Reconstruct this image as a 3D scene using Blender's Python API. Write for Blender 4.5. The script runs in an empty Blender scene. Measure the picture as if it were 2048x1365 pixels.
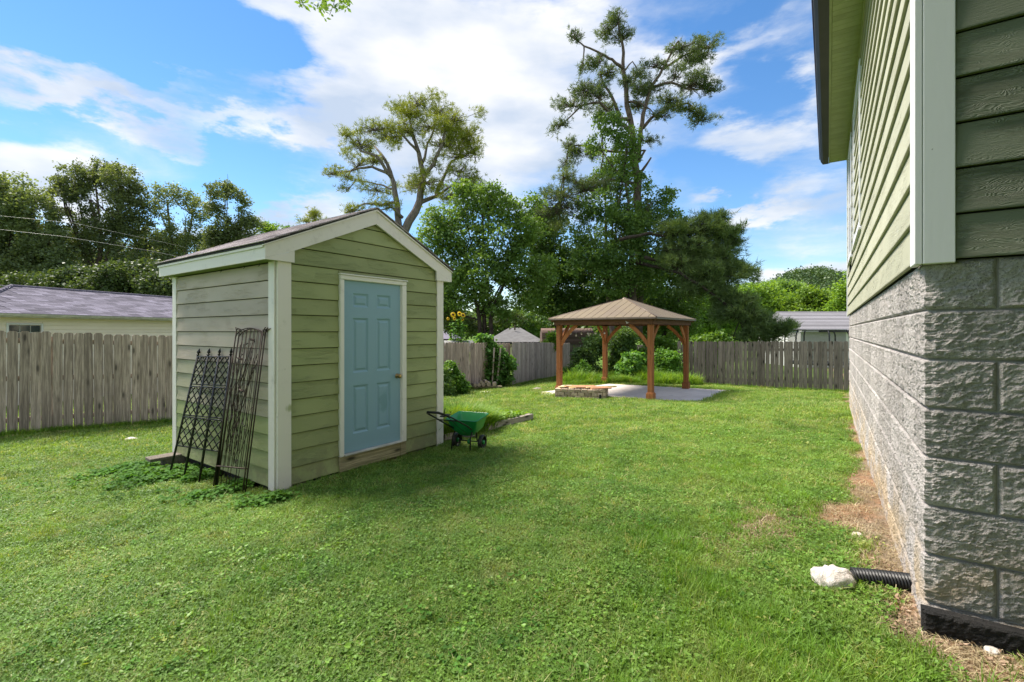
import bpy, math, random
import numpy as np
from mathutils import Vector, Matrix
from math import sin, cos, pi, radians as R

SC = bpy.context.scene
COL = SC.collection
random.seed(7)
RNG = np.random.default_rng(7)

# ------------------------------------------------------------------ camera
EZ = 1.6                      # eye height in world z
F = 940.0                     # focal length in photo pixels (2048 wide)
HZ = 662.4                    # horizon row
cam = bpy.data.cameras.new('camera')
cam.sensor_width = 36.0
cam.lens = 36.0 * F / 2048.0
cam.shift_y = -(682.5 - HZ) / 2048.0
cam.clip_start = 0.05
cam.clip_end = 3000
camo = bpy.data.objects.new('camera', cam)
COL.objects.link(camo)
camo.location = (0, 0, EZ)
camo.rotation_euler = (R(90), 0, 0)
SC.camera = camo

# ------------------------------------------------------------------ exposure
SC.view_settings.view_transform = 'Standard'
SC.view_settings.look = 'None'
SC.view_settings.gamma = 1.0
SC.view_settings.use_curve_mapping = False
SC.view_settings.exposure = 1.38
SC.render.engine = 'CYCLES'
SC.cycles.max_bounces = 8
SC.cycles.diffuse_bounces = 3
SC.cycles.transparent_max_bounces = 8
SC.cycles.use_denoising = True

# ------------------------------------------------------------------ sun
SUN_AZ = Vector((-0.86, 0.50)).normalized()     # where the sun stands (x, y)
SUN_EL = R(57)
sun = bpy.data.lights.new('sun', 'SUN')
sun.energy = 3.4
sun.angle = R(20)
sun.color = (1.0, 0.93, 0.82)
suno = bpy.data.objects.new('sun', sun)
COL.objects.link(suno)
sd = Vector((SUN_AZ.x * cos(SUN_EL), SUN_AZ.y * cos(SUN_EL), sin(SUN_EL)))
suno.rotation_euler = (-sd).to_track_quat('-Z', 'Y').to_euler()
suno.location = (-20, 30, 40)

# ------------------------------------------------------------------ world
world = bpy.data.worlds.new('World')
SC.world = world
world.use_nodes = True
wt = world.node_tree
for n in list(wt.nodes):
    wt.nodes.remove(n)
def wn(t, **kw):
    n = wt.nodes.new(t)
    for k, v in kw.items():
        setattr(n, k, v)
    return n
def wl(a, b):
    wt.links.new(a, b)
def wmath(op, a, b=None, c=None):
    n = wn('ShaderNodeMath', operation=op)
    for i, v in enumerate((a, b, c)):
        if v is None: continue
        if isinstance(v, (int, float)): n.inputs[i].default_value = v
        else: wl(v, n.inputs[i])
    return n.outputs[0]
skyn = wn('ShaderNodeTexSky', sky_type='NISHITA')
skyn.sun_disc = False
skyn.sun_elevation = SUN_EL
skyn.sun_rotation = math.atan2(SUN_AZ.x, SUN_AZ.y)
skyn.air_density = 1.0
skyn.dust_density = 0.05
skyn.ozone_density = 2.6
skyb = wn('ShaderNodeBackground'); skyb.inputs[1].default_value = 0.078
hsv = wn('ShaderNodeHueSaturation'); hsv.inputs['Saturation'].default_value = 1.22
wl(skyn.outputs[0], hsv.inputs['Color']); wl(hsv.outputs[0], skyb.inputs[0])
tc = wn('ShaderNodeTexCoord')
GEN = tc.outputs['Generated']
def dirof(px, py):
    v = Vector(((px - 1024) / F, 1.0, (HZ - py) / F)); v.normalize(); return v
def wnoise(scale, detail, vec, rough=0.55, dist=0.0):
    n = wn('ShaderNodeTexNoise'); n.inputs['Scale'].default_value = scale
    n.inputs['Detail'].default_value = detail; n.inputs['Roughness'].default_value = rough
    n.inputs['Distortion'].default_value = dist
    wl(vec, n.inputs['Vector']); return n.outputs[0]
# wispy warp
mp = wn('ShaderNodeMapping'); mp.inputs['Scale'].default_value = (1.0, 1.0, 2.6); mp.inputs['Rotation'].default_value = (0.0, R(-8), 0)
wl(GEN, mp.inputs['Vector'])
warpn = wn('ShaderNodeTexNoise'); warpn.inputs['Scale'].default_value = 3.0; warpn.inputs['Detail'].default_value = 7; warpn.inputs['Roughness'].default_value = 0.6
wl(mp.outputs[0], warpn.inputs['Vector'])
vs = wn('ShaderNodeVectorMath', operation='SUBTRACT'); wl(warpn.outputs['Color'], vs.inputs[0]); vs.inputs[1].default_value = (0.5, 0.5, 0.5)
vm = wn('ShaderNodeVectorMath', operation='SCALE'); wl(vs.outputs[0], vm.inputs[0]); vm.inputs['Scale'].default_value = 0.34
va = wn('ShaderNodeVectorMath', operation='ADD'); wl(GEN, va.inputs[0]); wl(vm.outputs[0], va.inputs[1])
WARP = va.outputs[0]
# cloud masses: (px, py, rx, ry, weight)
masses = [(640, 60, 320, 190, .8), (900, 190, 320, 240, .65), (1010, 40, 240, 120, .55), (740, 270, 240, 130, .5),
          (1100, 330, 280, 150, .5), (110, 140, 190, 52, .85), (335, 150, 110, 48, .85), (70, 330, 130, 80, .95), (400, 245, 330, 24, .50),
          (580, 425, 130, 55, .9), (1540, 235, 120, 60, .75), (1460, 420, 105, 26, .9), (1610, 540, 130, 42, 1.0),
          (1300, 130, 190, 60, .5), (1640, 400, 130, 60, .35), (1560, 60, 90, 60, .35), (1020, 260, 200, 60, .25), (1380, 110, 90, 40, .55), (1640, 300, 80, 130, .3),
          (150, 10, 470, 120, -2.6), (430, 110, 130, 60, -.7), (470, 130, 90, 50, -.5), (560, 330, 160, 60, -.35), (1570, 130, 110, 80, -.25), (1480, 350, 200, 50, -.3), (1330, 340, 110, 60, -.3), (1500, 20, 170, 50, -.4)]
acc = None
for (px, py, rx, ry, w) in masses:
    c = dirof(px, py)
    s = wn('ShaderNodeVectorMath', operation='SUBTRACT'); wl(WARP, s.inputs[0]); s.inputs[1].default_value = c
    k = c.y
    m = wn('ShaderNodeVectorMath', operation='MULTIPLY'); wl(s.outputs[0], m.inputs[0])
    m.inputs[1].default_value = (F / rx / k, 2.0, F / ry / k)
    l = wn('ShaderNodeVectorMath', operation='LENGTH'); wl(m.outputs[0], l.inputs[0])
    r = wn('ShaderNodeMapRange', interpolation_type='SMOOTHERSTEP')
    wl(l.outputs['Value'], r.inputs['Value'])
    r.inputs['From Min'].default_value = 0.15; r.inputs['From Max'].default_value = 1.35
    r.inputs['To Min'].default_value = w; r.inputs['To Max'].default_value = 0.0
    acc = r.outputs[0] if acc is None else wmath('ADD', acc, r.outputs[0])
# unseen cloud masses continue the broken cloud, added to warm and brighten the fill
for (dx, dy, dz, rr, w) in ((-.6, -.7, .4, .55, .7), (.3, -.9, .35, .55, .7), (0, -.2, .97, .5, .6), (-.95, 0, .3, .35, .6), (.8, -.5, .4, .5, .7), (-.3, -.7, .7, .5, .6), (.8, .3, .6, .45, .6), (-.7, .2, .75, .4, .5)):
    s = wn('ShaderNodeVectorMath', operation='SUBTRACT'); wl(WARP, s.inputs[0]); s.inputs[1].default_value = Vector((dx, dy, dz)).normalized()
    l = wn('ShaderNodeVectorMath', operation='LENGTH'); wl(s.outputs[0], l.inputs[0])
    r = wn('ShaderNodeMapRange', interpolation_type='SMOOTHERSTEP'); wl(l.outputs['Value'], r.inputs['Value'])
    r.inputs['From Min'].default_value = rr*.2; r.inputs['From Max'].default_value = rr*1.3; r.inputs['To Min'].default_value = w; r.inputs['To Max'].default_value = 0.0
    acc = wmath('ADD', acc, r.outputs[0])
streak = wn('ShaderNodeMapping'); streak.inputs['Scale'].default_value = (1.0, 1.0, 5.0); streak.inputs['Rotation'].default_value = (0.1, R(-6), 0)
wl(GEN, streak.inputs['Vector'])
n1 = wnoise(3.2, 9, streak.outputs[0], 0.60, 0.5)
n2 = wnoise(9.0, 8, WARP, 0.6)
dens = wmath('ADD', acc, wmath('MULTIPLY', wmath('SUBTRACT', n1, 0.38), 1.35))
dens = wmath('ADD', dens, wmath('MULTIPLY', wmath('SUBTRACT', n2, 0.5), 0.5))
mr = wn('ShaderNodeMapRange', interpolation_type='SMOOTHSTEP'); wl(dens, mr.inputs['Value'])
mr.inputs['From Min'].default_value = -0.08; mr.inputs['From Max'].default_value = 1.15
cloudb = wn('ShaderNodeBackground')
cr = wn('ShaderNodeMapRange'); wl(wnoise(4.0, 5, mp.outputs[0], 0.5), cr.inputs['Value'])
cr.inputs['From Min'].default_value = 0.36; cr.inputs['From Max'].default_value = 0.66
cm = wn('ShaderNodeMix', data_type='RGBA'); wl(cr.outputs[0], cm.inputs['Factor'])
cm.inputs['A'].default_value = (0.50, 0.58, 0.70, 1); cm.inputs['B'].default_value = (0.95, 0.93, 0.905, 1)
wl(cm.outputs['Result'], cloudb.inputs[0]); cloudb.inputs[1].default_value = 0.485
mixs = wn('ShaderNodeMixShader'); wl(wmath('MULTIPLY', mr.outputs[0], 0.93), mixs.inputs[0])
wl(skyb.outputs[0], mixs.inputs[1]); wl(cloudb.outputs[0], mixs.inputs[2])
wo = wn('ShaderNodeOutputWorld'); wl(mixs.outputs[0], wo.inputs['Surface'])

# ================================================================== helpers
def P(px, py, Y):
    """point at depth Y that the photo shows at pixel (px, py)"""
    return Vector(((px - 1024) / F * Y, Y, EZ + (HZ - py) / F * Y))

def tag(o, label=None, cat=None, group=None, kind=None):
    if label: o['label'] = label
    if cat: o['category'] = cat
    if group: o['group'] = group
    if kind: o['kind'] = kind
    return o

def empty(name, loc, rz=0.0, label=None, cat=None, group=None):
    o = bpy.data.objects.new(name, None)
    o.empty_display_size = 0.1
    COL.objects.link(o)
    o.location = loc; o.rotation_euler = (0, 0, rz)
    tag(o, label, cat, group)
    return o

def link(name, mesh, parent=None, loc=(0, 0, 0), rot=(0, 0, 0), scl=(1, 1, 1)):
    o = bpy.data.objects.new(name, mesh)
    COL.objects.link(o)
    if parent is not None: o.parent = parent
    o.location = loc; o.rotation_euler = rot; o.scale = scl
    return o

class MB:
    """collects simple shapes into one mesh"""
    def __init__(self):
        self.v = []; self.f = []; self.mi = []; self.sm = []
    def add(self, vs, fs, mi=0, smooth=False):
        b = len(self.v)
        self.v += [tuple(v) for v in vs]
        for q in fs:
            self.f.append(tuple(b + i for i in q)); self.mi.append(mi); self.sm.append(smooth)
        return self
    def box(self, x0, x1, y0, y1, z0, z1, mi=0, M=None):
        vs = [Vector(p) for p in ((x0,y0,z0),(x1,y0,z0),(x1,y1,z0),(x0,y1,z0),(x0,y0,z1),(x1,y0,z1),(x1,y1,z1),(x0,y1,z1))]
        if M is not None: vs = [M @ v for v in vs]
        return self.add(vs, ((0,3,2,1),(4,5,6,7),(0,1,5,4),(1,2,6,5),(2,3,7,6),(3,0,4,7)), mi)
    def bbox(self, x0, x1, y0, y1, z0, z1, b=0.004, mi=0, M=None):
        """box with chamfered edges"""
        b = min(b, (x1-x0)/2.2, (y1-y0)/2.2, (z1-z0)/2.2)
        vs = []
        for (X, sx) in ((x0, 1), (x1, -1)):
            for (Y, sy) in ((y0, 1), (y1, -1)):
                for (Z, sz) in ((z0, 1), (z1, -1)):
                    vs += [Vector((X, Y+sy*b, Z+sz*b)), Vector((X+sx*b, Y, Z+sz*b)), Vector((X+sx*b, Y+sy*b, Z))]
        if M is not None: vs = [M @ v for v in vs]
        def c(i, j, k): return (i*4 + j*2 + k) * 3
        fs = []
        fs.append((c(0,0,0), c(0,0,1), c(0,1,1), c(0,1,0)))
        fs.append((c(1,0,0), c(1,1,0), c(1,1,1), c(1,0,1)))
        fs.append((c(0,0,0)+1, c(1,0,0)+1, c(1,0,1)+1, c(0,0,1)+1))
        fs.append((c(0,1,0)+1, c(0,1,1)+1, c(1,1,1)+1, c(1,1,0)+1))
        fs.append((c(0,0,0)+2, c(0,1,0)+2, c(1,1,0)+2, c(1,0,0)+2))
        fs.append((c(0,0,1)+2, c(1,0,1)+2, c(1,1,1)+2, c(0,1,1)+2))
        for i in (0, 1):
            for j in (0, 1):
                a = (c(i,j,0), c(i,j,1), c(i,j,1)+1, c(i,j,0)+1); fs.append(a if (i+j) % 2 == 1 else a[::-1])
        for i in (0, 1):
            for k in (0, 1):
                a = (c(i,0,k), c(i,0,k)+2, c(i,1,k)+2, c(i,1,k)); fs.append(a if (i+k) % 2 == 1 else a[::-1])
        for j in (0, 1):
            for k in (0, 1):
                a = (c(0,j,k)+1, c(1,j,k)+1, c(1,j,k)+2, c(0,j,k)+2); fs.append(a if (j+k) % 2 == 1 else a[::-1])
        for i in (0, 1):
            for j in (0, 1):
                for k in (0, 1):
                    a = (c(i,j,k), c(i,j,k)+1, c(i,j,k)+2); fs.append(a if (i+j+k) % 2 == 0 else a[::-1])
        return self.add(vs, fs, mi)
    def poly_prism(self, pts, axis_vec, mi=0):
        """closed polygon pts extruded by axis_vec"""
        n = len(pts); a = Vector(axis_vec)
        vs = [Vector(p) for p in pts] + [Vector(p) + a for p in pts]
        fs = [tuple(range(n)), tuple(range(2*n-1, n-1, -1))] + [(i, n+i, n+(i+1) % n, (i+1) % n) for i in range(n)]
        return self.add(vs, fs, mi)
    def tube(self, pts, rad, n=8, mi=0, cap=True):
        pts = [Vector(p) for p in pts]
        if not isinstance(rad, (list, tuple)): rad = [rad] * len(pts)
        vs = []; up = Vector((0, 0, 1))
        last = None
        for i, p in enumerate(pts):
            d = (pts[min(i+1, len(pts)-1)] - pts[max(i-1, 0)])
            if d.length < 1e-9: d = Vector((0,0,1))
            d.normalize()
            if last is None:
                a = d.cross(up if abs(d.z) < 0.95 else Vector((1, 0, 0))).normalized()
            else:
                a = last - d * last.dot(d)
                if a.length < 1e-6: a = d.orthogonal()
                a.normalize()
            last = a
            b = d.cross(a)
            for k in range(n):
                t = 2*pi*k/n
                vs.append(p + (a*cos(t) + b*sin(t)) * rad[i])
        fs = []
        for i in range(len(pts)-1):
            for k in range(n):
                fs.append((i*n+k, i*n+(k+1) % n, (i+1)*n+(k+1) % n, (i+1)*n+k))
        if cap:
            fs.append(tuple(range(n-1, -1, -1))); fs.append(tuple((len(pts)-1)*n+k for k in range(n)))
        return self.add(vs, fs, mi, True)
    def lathe(self, prof, n=16, M=None, mi=0, smooth=True):
        """prof (r,z) list round z axis"""
        vs = []
        for r, z in prof:
            for k in range(n):
                t = 2*pi*k/n
                v = Vector((r*cos(t), r*sin(t), z)); vs.append(M @ v if M is not None else v)
        fs = [(i*n+k, i*n+(k+1) % n, (i+1)*n+(k+1) % n, (i+1)*n+k) for i in range(len(prof)-1) for k in range(n)]
        return self.add(vs, fs, mi, smooth)
    def mesh(self, name, mats):
        me = bpy.data.meshes.new(name)
        me.from_pydata(self.v, [], self.f)
        if not isinstance(mats, (list, tuple)): mats = [mats]
        for m in mats: me.materials.append(m)
        me.polygons.foreach_set('material_index', self.mi)
        me.polygons.foreach_set('use_smooth', self.sm)
        me.update()
        return me
    def build(self, name, mats, parent=None, **kw):
        return link(name, self.mesh(name, mats), parent, **kw)

def fast_mesh(name, V, Fq, mats, mi=None, smooth=False):
    """V (n,3) array, Fq (m,k) int array"""
    me = bpy.data.meshes.new(name)
    V = np.ascontiguousarray(V, dtype=np.float32); Fq = np.ascontiguousarray(Fq, dtype=np.int32)
    m, k = Fq.shape
    me.vertices.add(len(V)); me.vertices.foreach_set('co', V.ravel())
    me.loops.add(m*k); me.loops.foreach_set('vertex_index', Fq.ravel())
    me.polygons.add(m)
    me.polygons.foreach_set('loop_start', np.arange(0, m*k, k, dtype=np.int32))
    me.polygons.foreach_set('loop_total', np.full(m, k, dtype=np.int32))
    if not isinstance(mats, (list, tuple)): mats = [mats]
    for q in mats: me.materials.append(q)
    if mi is not None: me.polygons.foreach_set('material_index', np.ascontiguousarray(mi, dtype=np.int32))
    me.polygons.foreach_set('use_smooth', np.full(m, smooth))
    me.update(calc_edges=True)
    return me

# value noise in python
_tab = np.random.default_rng(3).random((256, 256))
def vnoise(x, y, s=1.0):
    x = np.asarray(x, float) * s + 500.3; y = np.asarray(y, float) * s + 700.7
    xi = np.floor(x).astype(int); yi = np.floor(y).astype(int); fx = x-xi; fy = y-yi
    fx = fx*fx*(3-2*fx); fy = fy*fy*(3-2*fy)
    g = lambda a, b: _tab[a % 256, b % 256]
    return (g(xi, yi)*(1-fx)+g(xi+1, yi)*fx)*(1-fy) + (g(xi, yi+1)*(1-fx)+g(xi+1, yi+1)*fx)*fy
def fbm(x, y, s=1.0, o=4):
    r = 0; a = .5; t = 0
    for i in range(o):
        r = r + a*vnoise(x+17*i, y-31*i, s*2**i); t += a; a *= .5
    return r/t

# ------------------------------------------------------------------ materials
class NT:
    def __init__(self, name):
        self.m = bpy.data.materials.new(name); self.m.use_nodes = True
        self.t = self.m.node_tree
        for n in list(self.t.nodes): self.t.nodes.remove(n)
        self.out = self.n('ShaderNodeOutputMaterial')
    def n(self, t, **kw):
        x = self.t.nodes.new(t)
        for k, v in kw.items(): setattr(x, k, v)
        return x
    def l(self, a, b): self.t.links.new(a, b)
    def setin(self, node, key, v):
        if v is None: return
        if hasattr(v, 'is_linked') or isinstance(v, bpy.types.NodeSocket): self.l(v, node.inputs[key])
        else:
            if isinstance(v, tuple) and len(v) == 3 and node.inputs[key].type == 'RGBA': v = (*v, 1)
            node.inputs[key].default_value = v
    def math(self, op, a, b=None, clamp=False):
        n = self.n('ShaderNodeMath', operation=op); n.use_clamp = clamp
        self.setin(n, 0, a); self.setin(n, 1, b); return n.outputs[0]
    def mix(self, f, a, b, blend='MIX'):
        n = self.n('ShaderNodeMix', data_type='RGBA', blend_type=blend)
        self.setin(n, 'Factor', f); self.setin(n, 'A', a); self.setin(n, 'B', b); return n.outputs['Result']
    def ramp(self, f, lo, hi, a=0.0, b=1.0, smooth=True):
        n = self.n('ShaderNodeMapRange', interpolation_type='SMOOTHSTEP' if smooth else 'LINEAR')
        self.setin(n, 'Value', f); self.setin(n, 'From Min', lo); self.setin(n, 'From Max', hi)
        self.setin(n, 'To Min', a); self.setin(n, 'To Max', b); return n.outputs[0]
    def noise(self, vec, scale, detail=4, rough=.55, dist=0.0):
        n = self.n('ShaderNodeTexNoise'); self.l(vec, n.inputs['Vector'])
        self.setin(n, 'Scale', scale); self.setin(n, 'Detail', detail); self.setin(n, 'Roughness', rough); self.setin(n, 'Distortion', dist)
        return n.outputs[0]
    def voro(self, vec, scale, feature='F1', rnd=1.0):
        n = self.n('ShaderNodeTexVoronoi', feature=feature); self.l(vec, n.inputs['Vector'])
        self.setin(n, 'Scale', scale); self.setin(n, 'Randomness', rnd)
        return n
    def coord(self, scale=(1, 1, 1), rnd=True, world=False):
        if world:
            g = self.n('ShaderNodeNewGeometry').outputs['Position']
        else:
            g = self.n('ShaderNodeTexCoord').outputs['Object']
        m = self.n('ShaderNodeVectorMath', operation='MULTIPLY'); self.l(g, m.inputs[0]); m.inputs[1].default_value = scale
        if not rnd: return m.outputs[0]
        oi = self.n('ShaderNodeObjectInfo')
        c = self.n('ShaderNodeCombineXYZ')
        self.l(self.math('MULTIPLY', oi.outputs['Random'], 93.0), c.inputs[0]); self.l(self.math('MULTIPLY', oi.outputs['Random'], 57.0), c.inputs[1]); self.l(self.math('MULTIPLY', oi.outputs['Random'], 31.0), c.inputs[2])
        a = self.n('ShaderNodeVectorMath', operation='ADD'); self.l(m.outputs[0], a.inputs[0]); self.l(c.outputs[0], a.inputs[1])
        return a.outputs[0]
    def rand(self): return self.n('ShaderNodeObjectInfo').outputs['Random']
    def bump(self, h, strength=.5, dist=.01, nrm=None):
        n = self.n('ShaderNodeBump'); self.l(h, n.inputs['Height']); self.setin(n, 'Strength', strength); self.setin(n, 'Distance', dist)
        if nrm is not None: self.l(nrm, n.inputs['Normal'])
        return n.outputs[0]
    def bsdf(self, col, rough=.7, metal=0.0, nrm=None, spec=.4, **kw):
        b = self.n('ShaderNodeBsdfPrincipled')
        self.setin(b, 'Base Color', col); self.setin(b, 'Roughness', rough); self.setin(b, 'Metallic', metal); self.setin(b, 'Specular IOR Level', spec)
        if nrm is not None: self.l(nrm, b.inputs['Normal'])
        for k, v in kw.items(): self.setin(b, k.replace('_', ' '), v)
        return b.outputs[0]
    def finish(self, sh):
        self.l(sh, self.out.inputs['Surface']); return self.m

def simple(name, c1, c2=None, scale=8, rough=.6, metal=0.0, bump=0.2, bscale=40, bdist=.003, stretch=(1,1,1), spec=.4, var=.12):
    t = NT(name); v = t.coord(stretch)
    c2 = c2 or tuple(x*.75 for x in c1)
    col = t.mix(t.ramp(t.noise(v, scale, 5), .35, .65), c1, c2)
    k = t.math('ADD', 1.0-var/2, t.math('MULTIPLY', t.rand(), var))
    sc = t.n('ShaderNodeVectorMath', operation='SCALE'); t.l(col, sc.inputs[0]); t.l(k, sc.inputs['Scale'])
    nrm = t.bump(t.noise(v, bscale, 4), bump, bdist) if bump else None
    return t.finish(t.bsdf(sc.outputs[0], rough, metal, nrm, spec))

def siding_mat(name, c1, c2, moss=0.0):
    """fibre-cement lap board, long axis x, embossed cedar grain"""
    t = NT(name)
    g = t.coord((1.6, 14, 14))
    warp = t.noise(t.coord((1.2, 1.2, 5)), 2.2, 3, .5)
    w = t.n('ShaderNodeTexWave', wave_type='BANDS', bands_direction='Z')
    cw = t.n('ShaderNodeVectorMath', operation='ADD')
    base = t.coord((.9, 1, 3.2))
    sc = t.n('ShaderNodeVectorMath', operation='SCALE'); sc.inputs['Scale'].default_value = 1.1
    wc = t.n('ShaderNodeCombineXYZ'); t.l(warp, wc.inputs[2]); t.l(wc.outputs[0], sc.inputs[0])
    t.l(base, cw.inputs[0]); t.l(sc.outputs[0], cw.inputs[1])
    t.l(cw.outputs[0], w.inputs['Vector']); t.setin(w, 'Scale', 15.0); t.setin(w, 'Distortion', 4.5); t.setin(w, 'Detail', 3.0); t.setin(w, 'Detail Scale', 1.5)
    fine = t.noise(g, 13, 5, .7)
    patch = t.ramp(t.noise(t.coord((1.5, 1, 3)), 1.6, 3), .42, .62)
    hgt = t.math('ADD', t.math('MULTIPLY', t.math('MULTIPLY', w.outputs[1], patch), .8), t.math('MULTIPLY', fine, .9))
    col = t.mix(t.ramp(t.noise(t.coord((.8, 1, 2)), 2.5, 5), .3, .7), c1, c2)
    col = t.mix(t.ramp(fine, .62, .8, 0, .35), col, tuple(min(1, x*1.5+.03) for x in c1))
    zz = t.n('ShaderNodeSeparateXYZ'); t.l(t.n('ShaderNodeNewGeometry').outputs['Position'], zz.inputs[0])
    gm = t.math('MULTIPLY', t.ramp(zz.outputs[2], EZ-1.62, EZ-1.15, .55, 0), t.ramp(t.noise(t.coord((1, 1, 1), False, True), 6, 6, .7), .38, .62))
    col = t.mix(gm, col, (.17, .15, .09))
    k = t.math('ADD', .90, t.math('MULTIPLY', t.rand(), .20))
    s2 = t.n('ShaderNodeVectorMath', operation='SCALE'); t.l(col, s2.inputs[0]); t.l(k, s2.inputs['Scale'])
    return t.finish(t.bsdf(s2.outputs[0], .62, 0, t.bump(hgt, .7, .0032), .45))

def trim_mat(name, c1, dirt=(.16, .15, .12), amt=.35, grain=(14, 14, 1.5), bump=.25, smudge=None):
    t = NT(name)
    v = t.coord(grain)
    d = t.ramp(t.noise(t.coord((1, 1, 1)), 4, 8, .7), .55, .8, 0, amt)
    chips = t.ramp(t.noise(t.coord((9, 9, 2.5)), 6, 3, .6), .735, .75, 0, .8)
    col = t.mix(d, c1, dirt)
    col = t.mix(chips, col, (.12, .10, .08))
    if smudge:
        a_ = t.n('ShaderNodeVectorMath', operation='SUBTRACT'); t.l(t.coord((1, 1, 1), False), a_.inputs[0]); a_.inputs[1].default_value = smudge
        b_ = t.n('ShaderNodeVectorMath', operation='MULTIPLY'); t.l(a_.outputs[0], b_.inputs[0]); b_.inputs[1].default_value = (14, 0, 22)
        c_ = t.n('ShaderNodeVectorMath', operation='LENGTH'); t.l(b_.outputs[0], c_.inputs[0])
        col = t.mix(t.ramp(t.math('ADD', c_.outputs['Value'], t.math('SUBTRACT', t.noise(v, 3, 3), .5)), .4, 1.25, .85, 0), col, (.36, .39, .19))
    return t.finish(t.bsdf(col, .55, 0, t.bump(t.noise(v, 5, 5, .6), bump, .003), .4))

def weathered_wood(name, c1, c2, knot=(.05, .04, .035), along='z', green=0.25, knots=1.0):
    t = NT(name)
    st = {'z': (22, 22, .9), 'x': (.9, 22, 22), 'y': (22, .9, 22)}[along]
    kst = {'z': (7, 7, 2.2), 'x': (2.2, 7, 7), 'y': (7, 2.2, 7)}[along]
    v = t.coord(st)
    n1 = t.noise(v, 1.6, 7, .62, .25)
    n2 = t.noise(v, 6, 4, .6)
    col = t.mix(t.ramp(n1, .38, .62), c1, c2)
    col = t.mix(t.ramp(n2, .48, .66, 0, .7), col, tuple(x*.40 for x in c1))
    vo = t.voro(t.coord(kst), 1.0)
    kn = t.ramp(vo.outputs['Distance'], .07, .20, .95*knots, 0)
    ring = t.ramp(vo.outputs['Distance'], .16, .34, .45*knots, 0)
    col = t.mix(ring, col, tuple(x*.6 for x in c2)); col = t.mix(kn, col, knot)
    big = t.noise(t.coord((3, 3, .7)), 1.3, 4)
    col = t.mix(t.ramp(big, .5, .75, 0, .45), col, tuple(x*.62 for x in c1))
    if green:
        zz = t.n('ShaderNodeSeparateXYZ'); t.l(t.n('ShaderNodeTexCoord').outputs['Object'], zz.inputs[0])
        g = t.math('MULTIPLY', t.ramp(zz.outputs[2], 0.0, .55, green, 0), t.ramp(n1, .3, .6))
        col = t.mix(g, col, (.075, .085, .035))
    k = t.math('ADD', .78, t.math('MULTIPLY', t.rand(), .42))
    s2 = t.n('ShaderNodeVectorMath', operation='SCALE'); t.l(col, s2.inputs[0]); t.l(k, s2.inputs['Scale'])
    hgt = t.math('ADD', t.math('MULTIPLY', n1, 1.0), t.math('MULTIPLY', n2, .5))
    return t.finish(t.bsdf(s2.outputs[0], .85, 0, t.bump(hgt, .6, .006), .2))

def block_mat(name, c1, c2, dark, tint=None, var=.3):
    t = NT(name)
    v = t.coord((1, 1, 1))
    a = t.noise(v, 150, 5, .75)
    b = t.noise(v, 340, 3, .7)
    c = t.noise(v, 7, 5, .6)
    col = t.mix(t.ramp(c, .3, .7), c1, c2)
    m1 = t.noise(v, 85, 5, .75)
    col = t.mix(t.ramp(a, .50, .64, 0, .8), col, dark)
    col = t.mix(t.ramp(m1, .54, .68, 0, .5), col, dark)
    col = t.mix(t.ramp(b, .58, .68, 0, .8), col, tuple(min(1, x*1.6) for x in c1))
    if tint:
        zz = t.n('ShaderNodeSeparateXYZ'); t.l(t.n('ShaderNodeNewGeometry').outputs['Position'], zz.inputs[0])
        m = t.math('MULTIPLY', t.ramp(zz.outputs[2], EZ-1.25, EZ-.70, .75, 0), t.ramp(t.noise(t.coord((1,1,1), False, True), 3.5, 4), .40, .62))
        col = t.mix(m, col, tint)
    k = t.math('ADD', 1-var/2, t.math('MULTIPLY', t.rand(), var))
    s2 = t.n('ShaderNodeVectorMath', operation='SCALE'); t.l(col, s2.inputs[0]); t.l(k, s2.inputs['Scale'])
    h = t.math('ADD', t.math('MULTIPLY', a, .6), t.math('ADD', t.math('MULTIPLY', b, .3), t.math('MULTIPLY', m1, 1.8)))
    return t.finish(t.bsdf(s2.outputs[0], .92, 0, t.bump(h, 1.0, .0085), .2))

def leaf_mat(name, c1, c2, trans=.35, scale=.6, rough=.5, c3=None, spec=.35):
    t = NT(name)
    g = t.coord((1, 1, 1), False, True)
    f = t.ramp(t.noise(g, scale, 3), .35, .65)
    f2 = t.ramp(t.noise(g, scale*9, 2), .3, .7)
    col = t.mix(t.math('ADD', t.math('MULTIPLY', f, .6), t.math('MULTIPLY', f2, .4)), c1, c2)
    if c3: col = t.mix(t.ramp(t.noise(g, scale*4, 2), .62, .70), col, c3)
    k = t.math('ADD', .8, t.math('MULTIPLY', t.rand(), .4))
    s2 = t.n('ShaderNodeVectorMath', operation='SCALE'); t.l(col, s2.inputs[0]); t.l(k, s2.inputs['Scale'])
    b = t.bsdf(s2.outputs[0], rough, 0, None, spec)
    tr = t.n('ShaderNodeBsdfTranslucent')
    tcol = t.mix(1.0, s2.outputs[0], (1.35, 1.25, .45), 'MULTIPLY'); t.l(tcol, tr.inputs['Color'])
    ms = t.n('ShaderNodeMixShader'); ms.inputs[0].default_value = trans
    t.l(b, ms.inputs[1]); t.l(tr.outputs[0], ms.inputs[2])
    return t.finish(ms.outputs[0])

def bark_mat(name, c1, c2):
    t = NT(name); v = t.coord((6, 6, 1.5), False, True)
    n = t.noise(v, 2.2, 7, .65, .3)
    return t.finish(t.bsdf(t.mix(t.ramp(n, .35, .65), c1, c2), .95, 0, t.bump(n, 1.0, .05), .1))

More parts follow.
